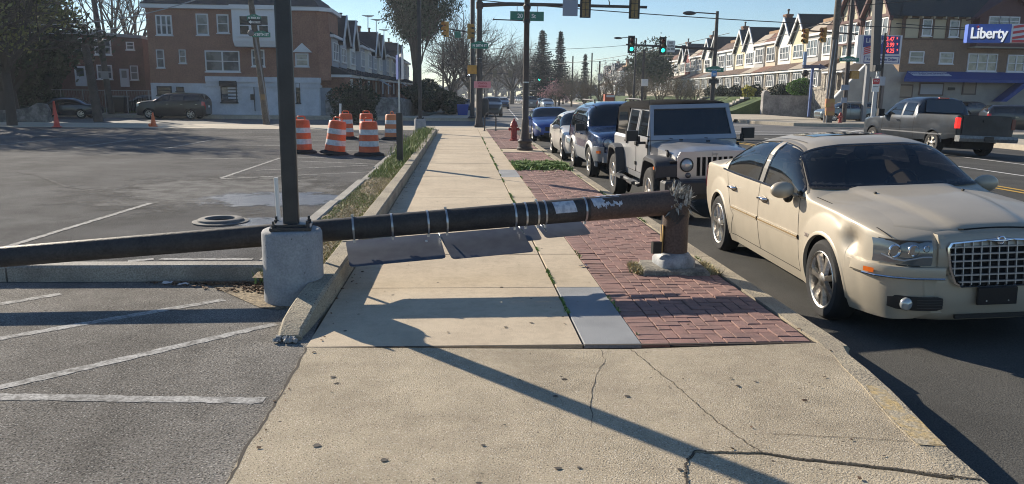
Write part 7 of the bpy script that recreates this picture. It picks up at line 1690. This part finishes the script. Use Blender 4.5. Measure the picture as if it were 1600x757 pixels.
leafmass('hedge','small grey-green clipped bush right of the dome hedge','hedge',(38.9,80.5,2.7),(.75,.7,.85),1600,.07,M('leaf_greygreen',(.07,.11,.045),.75,island=.4),2,bumps=.1)
leafmass('shrub','yellow flowering shrub before the porch, left of the retaining wall','shrub',(33.2,88,2.5),(.75,.7,.65),1300,.08,M('leaf_yellow',(.42,.38,.04),.7,island=.4),3)
for i,(y,dx,lb) in enumerate([(84,34.5,'dark low shrub behind the end pier'),(92,34,'dark shrub right of the yellow one'),(98,33.6,'square trimmed dark hedge by the pale steps'),(105,34,'dark shrub beyond the square hedge'),(112,34.5,'farther dark shrub under the bay windows')]): leafmass('shrub',lb,'shrub',(dx+FX(y),y,2.5),(1.1,1.6,.8),1200,.12,LEAFD,5+i)
# left retaining wall and bank in front of the left row
t=thing('stone_wall','low grey stone retaining wall across the crossing, below the shaded left row houses','wall',(-14.0,59.6,0))
b=MB(); b.box(0,4.0,.9,1.6,-.2,2.1); b.build('rendered_wall',M('render_bluegrey',(.27,.30,.34),.85,col2=(.2,.22,.25),scale=1),t); b=MB(); rg=[]
pts=[(3.6,.8),(7.5,1.2),(9.3,1.9),(9.7,4),(9.9,30)]
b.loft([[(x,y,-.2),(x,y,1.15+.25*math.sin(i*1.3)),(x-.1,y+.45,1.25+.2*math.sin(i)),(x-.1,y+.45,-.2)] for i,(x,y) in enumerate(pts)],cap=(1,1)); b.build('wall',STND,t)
b=MB(); b.loft([[(-6.2+FX(y)+0,y,.9),(-5.2+FX(y),y,1.3),(-8.3+FX(y),y,1.6)][::-1] for y in (60.8,70,90,130)],close=False); b.build('bank',M('bank_rubble',(.22,.22,.22),.95,col2=(.12,.13,.12),scale=2,grain=.4,gscale=6),t)
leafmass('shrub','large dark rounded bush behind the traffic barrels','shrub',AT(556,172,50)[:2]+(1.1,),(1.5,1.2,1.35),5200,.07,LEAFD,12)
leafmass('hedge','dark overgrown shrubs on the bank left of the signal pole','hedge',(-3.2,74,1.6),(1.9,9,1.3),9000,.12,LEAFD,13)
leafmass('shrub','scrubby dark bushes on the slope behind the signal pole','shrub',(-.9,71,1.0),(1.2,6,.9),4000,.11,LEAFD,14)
# far left yard
x0,_y,_z=AT(-40,180,50); 
pavement('left_yard',[(-45,44.5),(-24.5,45.5),(-23.8,46.3),(-45,46.6)],.12,LWN)
t=thing('stone_wall','low dark stone wall on the lawn at the far left','wall',(AT(18,184,45)[0],45,0)); b=MB(); L0=AT(75,180,45)[0]-AT(18,180,45)[0]
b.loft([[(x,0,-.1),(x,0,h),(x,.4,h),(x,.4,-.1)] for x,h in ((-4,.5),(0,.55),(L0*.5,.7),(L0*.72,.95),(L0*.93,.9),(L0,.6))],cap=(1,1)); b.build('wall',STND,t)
t=thing('chain_fence','chain link fence with thin posts in front of the dark tree','fence',(-33,60,0)); 
for k in range(8): b=MB(); b.tube([(k*1.6,0,0),(k*1.6,0,1.75)],.035,5); b.build('post',M('fence_grey',(.25,.27,.28),.6),t)
b=MB(); b.tube([(0,0,1.7),(11.2,0,1.7)],.03,5); 
for k in range(60): b.tube([(k*.19,0,.1),(k*.19+.18,0,1.65)],.006,3); b.tube([(k*.19+.18,0,.1),(k*.19,0,1.65)],.006,3)
b.build('mesh',MC['fence_grey'],t)
pavement('left_lawn',[(-50,62.2),(-24.2,62.2),(-26,65.5),(-50,65.5)],.25,LWN)
x,y=AT(188,174,60)[:2]; t=thing('trash_bin','dark wheeled trash bin beside the brick building wall','bin',(x,y,0)); b=MB(); b.loft([[(-.45,-.4,.1),(.45,-.4,.1),(.45,.4,.1),(-.45,.4,.1)],[(-.52,-.45,1.2),(.52,-.45,1.2),(.52,.45,1.2),(-.52,.45,1.2)]],cap=(1,1)); b.build('body',BLK,t); b=MB(); b.box(-.56,.56,-.5,.5,1.2,1.32); b.build('lid',M('lid_grey',(.2,.21,.22),.5),t)
# parked cars on the far side (left) and right
generic_car('parked_car','dark blue-black sedan parked on the cross street beyond the leaning poles',(-27.6,56.0,ZS),PI+R(3),paintm('midnight_paint',(.02,.03,.045),None,.4,.25,.8),'sedan',4.6,1.8,1.42,lod=0)
generic_car('parked_car','black SUV parked in front of the white-painted ground floor',(-20.3,56.4,ZS),PI,paintm('black_paint',(.010,.012,.016),None,.2,.3,.5),'suv',4.8,1.92,1.82,lod=1,wheelr=.36)
generic_car('parked_car','dark car half hidden behind the trash bin and brambles',(-29.5+5.2,61.8,0),PI,paintm('black_paint',(.02,.02,.024)),'sedan',4.5,1.8,1.4,lod=0)
generic_car('parked_car','grey minivan parked by the stucco wall behind the brown pole',(*AT(1322,184,61)[:2],-.05),PI,paintm('grey_teal_paint',(.14,.18,.20),None,.5,.3,.6),'hatch',4.9,1.85,1.62,lod=1)
generic_car('parked_car','dark grey coupe parked beneath the blue awning',(*AT(1517,180,63)[:2],.25),R(12),paintm('dark_grey_paint',(.05,.052,.06),None,.4,.35,.6),'sedan',4.6,1.85,1.42,lod=0)
generic_car('parked_car','dark SUV cut off by the right edge of the view',(*AT(1600,205,46)[:2],ZS),R(-18),paintm('charcoal_paint',(.028,.030,.034),None,.4,.28,.8),'suv',4.9,1.95,1.75,lod=1,wheelr=.37)
# traffic and parked cars far down the avenue
def fc(label,px,py,Y,kind,col,L,W,H,face=1,group='distant cars on the avenue'):
    x=AT(px,py,Y)[0]; return generic_car('distant_car',label,(x,Y,ZS),R(-90)*face,paintm('paint_'+str(abs(hash(col))%9999) if False else 'far_paint_%d_%d_%d'%tuple(int(c*255) for c in col),col,None,.4,.3,.7),kind,L,W,H,group,0)[0]
fc('dark oncoming SUV waiting beyond the crossing beside the corner mast',768,165,72,'suv',(.04,.048,.055),4.6,1.9,1.78)
fc('dark blue car following behind the oncoming SUV',785,158,112,'suv',(.02,.045,.10),4.6,1.85,1.6)
fc('pickup-sized grey vehicle driving away beyond the crossing, right of the lamp post',828,157,112,'suv',(.16,.16,.17),5,1.95,1.8,-1)
fc('white hatchback parked on the far right side of the avenue',855,158,118,'hatch',(.55,.60,.62),4.3,1.8,1.5); fc('grey car parked behind the white hatchback',848,155,127,'hatch',(.12,.12,.13),4.5,1.8,1.6); fc('white sedan in front of the distant pickup',841,155,132,'sedan',(.6,.6,.6),4.5,1.8,1.45)
fc('dark sedan in shade at the far left kerb',728,163,88,'sedan',(.05,.05,.055),4.5,1.8,1.45)
for i in range(9): fc('small dark car in the distant parked line down the avenue',796+i*3.4,152,175+60*(1-i/8),'sedan',((.03,.03,.035),(.10,.03,.03),(.2,.2,.21))[i%3],4.5,1.8,1.5)
x,y=AT(723,166,66)[:2]; t=thing('blue_bin','small blue bin on the far left corner pavement','bin',(x,y,0)); b=MB(); b.loft([[(-.4,-.4,0),(.4,-.4,0),(.4,.4,0),(-.4,.4,0)],[(-.5,-.5,.9),(.5,-.5,.9),(.5,.5,.9),(-.5,.5,.9)]],cap=(1,1)); b.build('body',M('bin_blue',(.02,.06,.3),.5),t)
x,y=AT(757,174,60)[:2]; t=thing('litter_bin','dark litter bin behind the corner mast','bin',(x,y,0)); b=MB(); b.lathe([(.3,0),(.33,.1),(.33,1.3),(.25,1.45),(.01,1.5)],12,'z'); b.build('body',BLK,t,smooth=40)
# bright playground thing beyond parked cars
x,y=AT(951,153,100)[:2]; t=thing('vending_box','small orange and white kiosk far behind the navy SUV','kiosk',(x,y,0)); b=MB(); b.box(-.6,.6,-.5,.5,0,2.0); b.build('body',M('kiosk_red',(.45,.10,.04),.6),t); b=MB(); b.box(-.4,.65,-.6,-.5,1.6,1.9); b.build('header',WHT,t)
# ---------------- trees ----------------
BK=M('bark_grey',(.13,.115,.10),.95,col2=(.09,.08,.07),scale=3,grain=.2); BKD=M('bark_dark',(.05,.043,.038),.95,grain=.2)
def grow(b,r,p,d,L,rad,lv,maxlv,spread,up,pts,tw,nseg=3,rat=.62):
    ring_n=7 if lv==0 else (5 if lv<2 else 3); P=[p]; Rr=[rad]; q=Vector(p); dd=Vector(d)
    for i in range(nseg):
        dd=(dd+Vector((r.gauss(0,.12),r.gauss(0,.12),r.gauss(0,.08)+up))).normalized(); q=q+dd*L/nseg; P.append(q.copy()); Rr.append(rad*(1-(i+1)/nseg*(.45 if lv<maxlv else .9)))
    b.tube(P,Rr,ring_n,cap=False)
    if lv>=maxlv-(1 if maxlv==3 else 0): pts.append((q.copy(),dd.copy()))
    if lv>=maxlv: return
    k=tw[min(lv,len(tw)-1)]
    for i in range(k):
        t=.35+.65*(i+r.random())/k; ii=min(nseg-1,int(t*nseg)); fr=t*nseg-ii; s_=P[ii].lerp(P[ii+1],fr); a=r.random()*2*PI; an=spread*r.uniform(.6,1.25)
        o=dd.orthogonal().normalized(); o2=dd.cross(o); nd=(dd*math.cos(an)+(o*math.cos(a)+o2*math.sin(a))*math.sin(an)).normalized()
        grow(b,r,s_,nd,L*rat*r.uniform(.75,1.2),Rr[ii]*.55,lv+1,maxlv,spread,up,pts,tw,nseg,rat)
def bare_tree(label,loc,h,seed,mat=BK,spread=.65,tw=(6,5,4,4,3),lv=4,up=.05,r0=None,trunk=.30,group=None,blossom=None,rat=.62,bn=3,bs=.10):
    r=random.Random(seed); t=thing('bare_tree',label,'tree',loc,0,group); pts=[]; b=MB(); r0=r0 or h*.022
    b.tube([(0,0,-.2),(0,0,h*trunk*.5),(r.uniform(-.1,.1),r.uniform(-.1,.1),h*trunk)],[r0*1.25,r0*1.05,r0],8,cap=False); b.build('trunk',mat,t,smooth=50)
    b=MB()
    for i in range(tw[0]):
        a=2*PI*i/tw[0]+r.uniform(-.4,.4); an=spread*r.uniform(.35,1.0) if i else .08; d=Vector((math.cos(a)*math.sin(an),math.sin(a)*math.sin(an),math.cos(an)))
        grow(b,r,Vector((0,0,h*trunk*r.uniform(.75,1))),d,h*.42*r.uniform(.85,1.1),r0*.62,1,lv,spread,up,pts,tw,3,rat)
    b.build('crown',mat,t,smooth=60)
    if blossom:
        b=MB()
        for p,d in pts:
            for k in range(bn):
                q=p+Vector((r.gauss(0,.15),r.gauss(0,.15),r.gauss(0,.15)))-d*r.random()*.5; a=Vector((r.gauss(0,1),r.gauss(0,1),r.gauss(0,1))).normalized(); u=a.orthogonal().normalized()*bs; v=a.cross(u)
                b.quad(q-u,q-v,q+u,q+v)
        b.build('blossom',blossom,t)
    return t
def leafy_tree(label,loc,h,seed,leaf,clumps,n,size,mat=BKD,name='leafy_tree',spread=.6,group=None,trunk=.3,r0=None,leafr=.55,tw=(6,5,4)):
    r=random.Random(seed); t=thing(name,label,'tree',loc,0,group); pts=[]; b=MB(); r0=r0 or h*.022
    b.tube([(0,0,-.2),(0,0,h*trunk)],[r0*1.3,r0],8,cap=False); b.build('trunk',mat,t,smooth=50); b=MB()
    for i in range(tw[0]):
        a=2*PI*i/tw[0]+r.uniform(-.4,.4); an=spread*r.uniform(.3,1.1) if i else .05; grow(b,r,Vector((0,0,h*trunk*r.uniform(.7,1))),Vector((math.cos(a)*math.sin(an),math.sin(a)*math.sin(an),math.cos(an))),h*.40*r.uniform(.8,1.15),r0*.6,1,3,spread,.06,pts,tw,3,.62)
    b.build('limbs',mat,t,smooth=60); b=MB(); per=max(1,n//max(1,len(pts)))
    for p,d in pts:
        k=r.uniform(.3,1.4)
        for _ in range(int(per*k)):
            q=p+Vector((r.gauss(0,leafr),r.gauss(0,leafr),r.gauss(0,leafr*.7))); a=Vector((r.gauss(0,1),r.gauss(0,1),r.gauss(0,1))).normalized(); s_=size*r.uniform(.6,1.4); u=a.orthogonal().normalized()*s_; v=a.cross(u)*.55; b.quad(q-u,q-v,q+u,q+v)
    b.build('crown',leaf,t); return t
def conifer(label,loc,h,seed,w_=.22,leaf=None,name='conifer'):
    r=random.Random(seed); t=thing(name,label,'tree',loc,0); b=MB(); b.tube([(0,0,-.2),(0,0,h)],[h*.016,.03],7); b.build('trunk',BKD,t); b=MB(); z=h*.10
    while z<h*.985:
        L=h*w_*(1-z/h)**.8*r.uniform(.7,1.15)+.15; n=r.randint(9,13)
        for i in range(n):
            a=2*PI*i/n+r.random(); l=L*r.uniform(.65,1.2); dr=-.25+.35*(z/h); steps_=max(3,int(l/.35))
            for s_ in range(steps_):
                u=(s_+r.random())/steps_; q=Vector((math.cos(a)*l*u,math.sin(a)*l*u,z+dr*l*u*.9+.12*l*u*u)); sz=.62*(1-u*.45)*h/14
                for _ in range(4):
                    v=Vector((r.gauss(0,1),r.gauss(0,1),r.gauss(0,.35))).normalized()*sz; w2=Vector((v.y,-v.x,r.gauss(0,.2))).normalized()*sz*.35; b.quad(q-v*.3-w2,q+v*.6-Vector((0,0,sz*.35)),q-v*.3+w2,q-v*.7)
        z+=h*.028
    b.build('crown',leaf or M('needle_dark',(.018,.034,.026),.8,island=.5),t); return t
X=lambda px,Y: AT(px,150,Y)[0]
# foreground-left leafy mass
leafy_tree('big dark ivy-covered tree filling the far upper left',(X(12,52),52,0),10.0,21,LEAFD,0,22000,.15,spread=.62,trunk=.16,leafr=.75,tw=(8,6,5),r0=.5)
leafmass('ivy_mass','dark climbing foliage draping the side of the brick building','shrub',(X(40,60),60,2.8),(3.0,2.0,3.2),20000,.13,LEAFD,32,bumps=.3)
leafy_tree('sunlit olive-leaved tree overhanging the top left corner',(X(-30,39),39,0),8.8,23,LEAFY,0,11000,.11,mat=BK,spread=1.0,trunk=.42,leafr=.42,r0=.28)
bare_tree('tall bare tree spreading behind the low dark brick building',(X(180,78),78,0),19,31,BKD,spread=.7,tw=(7,4,4,3),lv=4,trunk=.2,r0=.26)
bare_tree('second bare tree against the sky between the poles and the brick building',(X(215,92),92,0),19,36,BKD,spread=.6,tw=(6,4,4,3),r0=.26,lv=4,trunk=.25)
# off-frame tree that throws the branchy shade on the lot
bare_tree('bare street tree left of the view, throwing branch shadows over the lot',(-21.5,38.5,0),9,41,BKD,spread=.9,tw=(8,6,5,4),lv=4,trunk=.3)
# dark tall evergreen left of the avenue
leafy_tree('tall dark broad evergreen rising beside the left row houses',(X(650,92),92,0),17.0,51,M('leaf_evergreen',(.018,.045,.018),.8,island=.5),0,60000,.17,spread=.50,trunk=.26,leafr=.75,tw=(10,6,5),r0=.55,name='evergreen_tree').scale=(.62,.62,1)
# big bare tree over the avenue
bare_tree('very large bare tree with fine twigs behind the corner mast',(X(735,105),105,0),15.5,61,BK,spread=.85,tw=(9,6,5,5),lv=4,trunk=.16,rat=.66)
bare_tree('smaller bare tree left of the big one, near the far kerb',(X(705,96),96,0),9.5,64,BKD,spread=.8,tw=(7,5,4,4),lv=4,trunk=.2)
bt=bare_tree('wide bare tree right of the ornate lamp post pole, far down the avenue',(X(800,165),165,0),15.5,62,BK,spread=.85,tw=(8,6,5,4),lv=4,trunk=.2,r0=.42)
index()
for i,(px,Y,s_,rz,lb) in enumerate([(822,175,.95,1,'bare tree directly behind the ornate lamp post'),(845,190,.9,2,'bare tree left of the two conifers'),(775,240,1.1,3,'hazy bare tree at the end of the avenue'),(752,180,.9,4,'bare tree beside the distant traffic, left side'),(795,290,1.1,5,'bare tree closing the far end of the avenue'),(760,300,1.15,2.2,'farthest bare tree left of the road'),(885,210,.75,1.2,'bare tree beyond the right conifer'),(712,140,.9,3.3,'bare tree behind the far pavement on the left')]): dup(bt,(X(px,Y),Y,0),rz,lb,'bare trees lining the avenue',s_)
conifer('left of two tall dark conifers',(X(846,150),150,0),14.2,71,.30); conifer('right of two tall dark conifers, narrower',(X(874,150),150,0),14.0,72,.20); conifer('small pale conifer before the distant houses',(X(913,150),150,0),9.8,73,.17,M('needle_grey',(.05,.07,.055),.8,island=.5))
leafy_tree('green leafy tree behind the bare trees left of the gabled houses',(X(1008,140),140,0),11.0,81,M('leaf_mid',(.05,.075,.03),.8,island=.5),0,14000,.22,spread=.7,leafr=.8,trunk=.25)
PK_=M('blossom_pink',(.45,.27,.27),.8,island=.3); WB=M('blossom_white',(.62,.60,.56),.8,island=.2); BRT=M('bark_olive',(.16,.14,.10),.95)
bare_tree('pink budding tree right of the distant parked cars',(X(868,135),135,0),5.2,91,BRT,spread=.9,tw=(7,5,4,3),lv=4,trunk=.12,blossom=PK_,bn=2,bs=.12)
bare_tree('white blossoming bare tree before the distant houses',(X(960,112),112,.3),6.8,92,BRT,spread=.8,tw=(7,5,4,3),lv=4,trunk=.18,blossom=WB,bn=1,bs=.10)
s1=bare_tree('tangled bare shrub tree behind the navy SUV roof',(X(915,105),105,.0),6.2,93,BRT,spread=.95,tw=(8,6,5,3),lv=4,trunk=.10,r0=.13); index()
for i,(px,Y,s_,rz,lb) in enumerate([(893,118,1.0,1,'bare shrub tree right of the pink tree'),(940,108,1.0,2,'bare shrub tree beside the small white sign'),(985,112,1.15,3,'bare tree left of the green leafy tree'),(1030,96,.95,4,'bare spreading tree above the silver off-roader, left one'),(1062,93,.9,5,'bare spreading tree above the silver off-roader, right one'),(1085,98,.8,.5,'low bare tree left of the signal mast foot'),(1000,100,1.0,1.5,'bare tree around the wooden pole'),(880,150,1.1,2.5,'reddish bare shrub beneath the right conifer')]): dup(s1,(X(px,Y),Y,.3),rz,lb,'small bare trees on the grassy bank',s_)
# far wooded skyline
b=MB(); rr=random.Random(77)
for i in range(5200):
    x=rr.uniform(-70,170); y=rr.uniform(420,520); hh=(11+5*math.sin(x*.06)+3*math.sin(x*.21))*rr.random()**.5; s_=rr.uniform(.8,1.9); a=rr.random()*3
    b.quad((x-s_*math.cos(a),y-s_*math.sin(a),hh-s_*.6),(x+s_*math.cos(a),y+s_*math.sin(a),hh-s_*.5),(x+s_*math.cos(a)*.7,y,hh+s_*.7),(x-s_*math.cos(a)*.6,y,hh+s_*.6))
b.build('distant_woods',M('far_wood',(.075,.08,.075),.95,island=.4),kind='stuff')
# ---------------- air ----------------
hz=bpy.data.materials.new('haze_air'); hz.use_nodes=True; N=hz.node_tree.nodes; N.clear(); o=N.new('ShaderNodeOutputMaterial'); v=N.new('ShaderNodeVolumePrincipled'); v.inputs['Color'].default_value=(.80,.88,1,1); v.inputs['Density'].default_value=.0004; v.inputs['Anisotropy'].default_value=.35; hz.node_tree.links.new(v.outputs[0],o.inputs['Volume'])
MB().box(-190,210,-25,620,-1.4,32).build('haze',hz,kind='stuff')
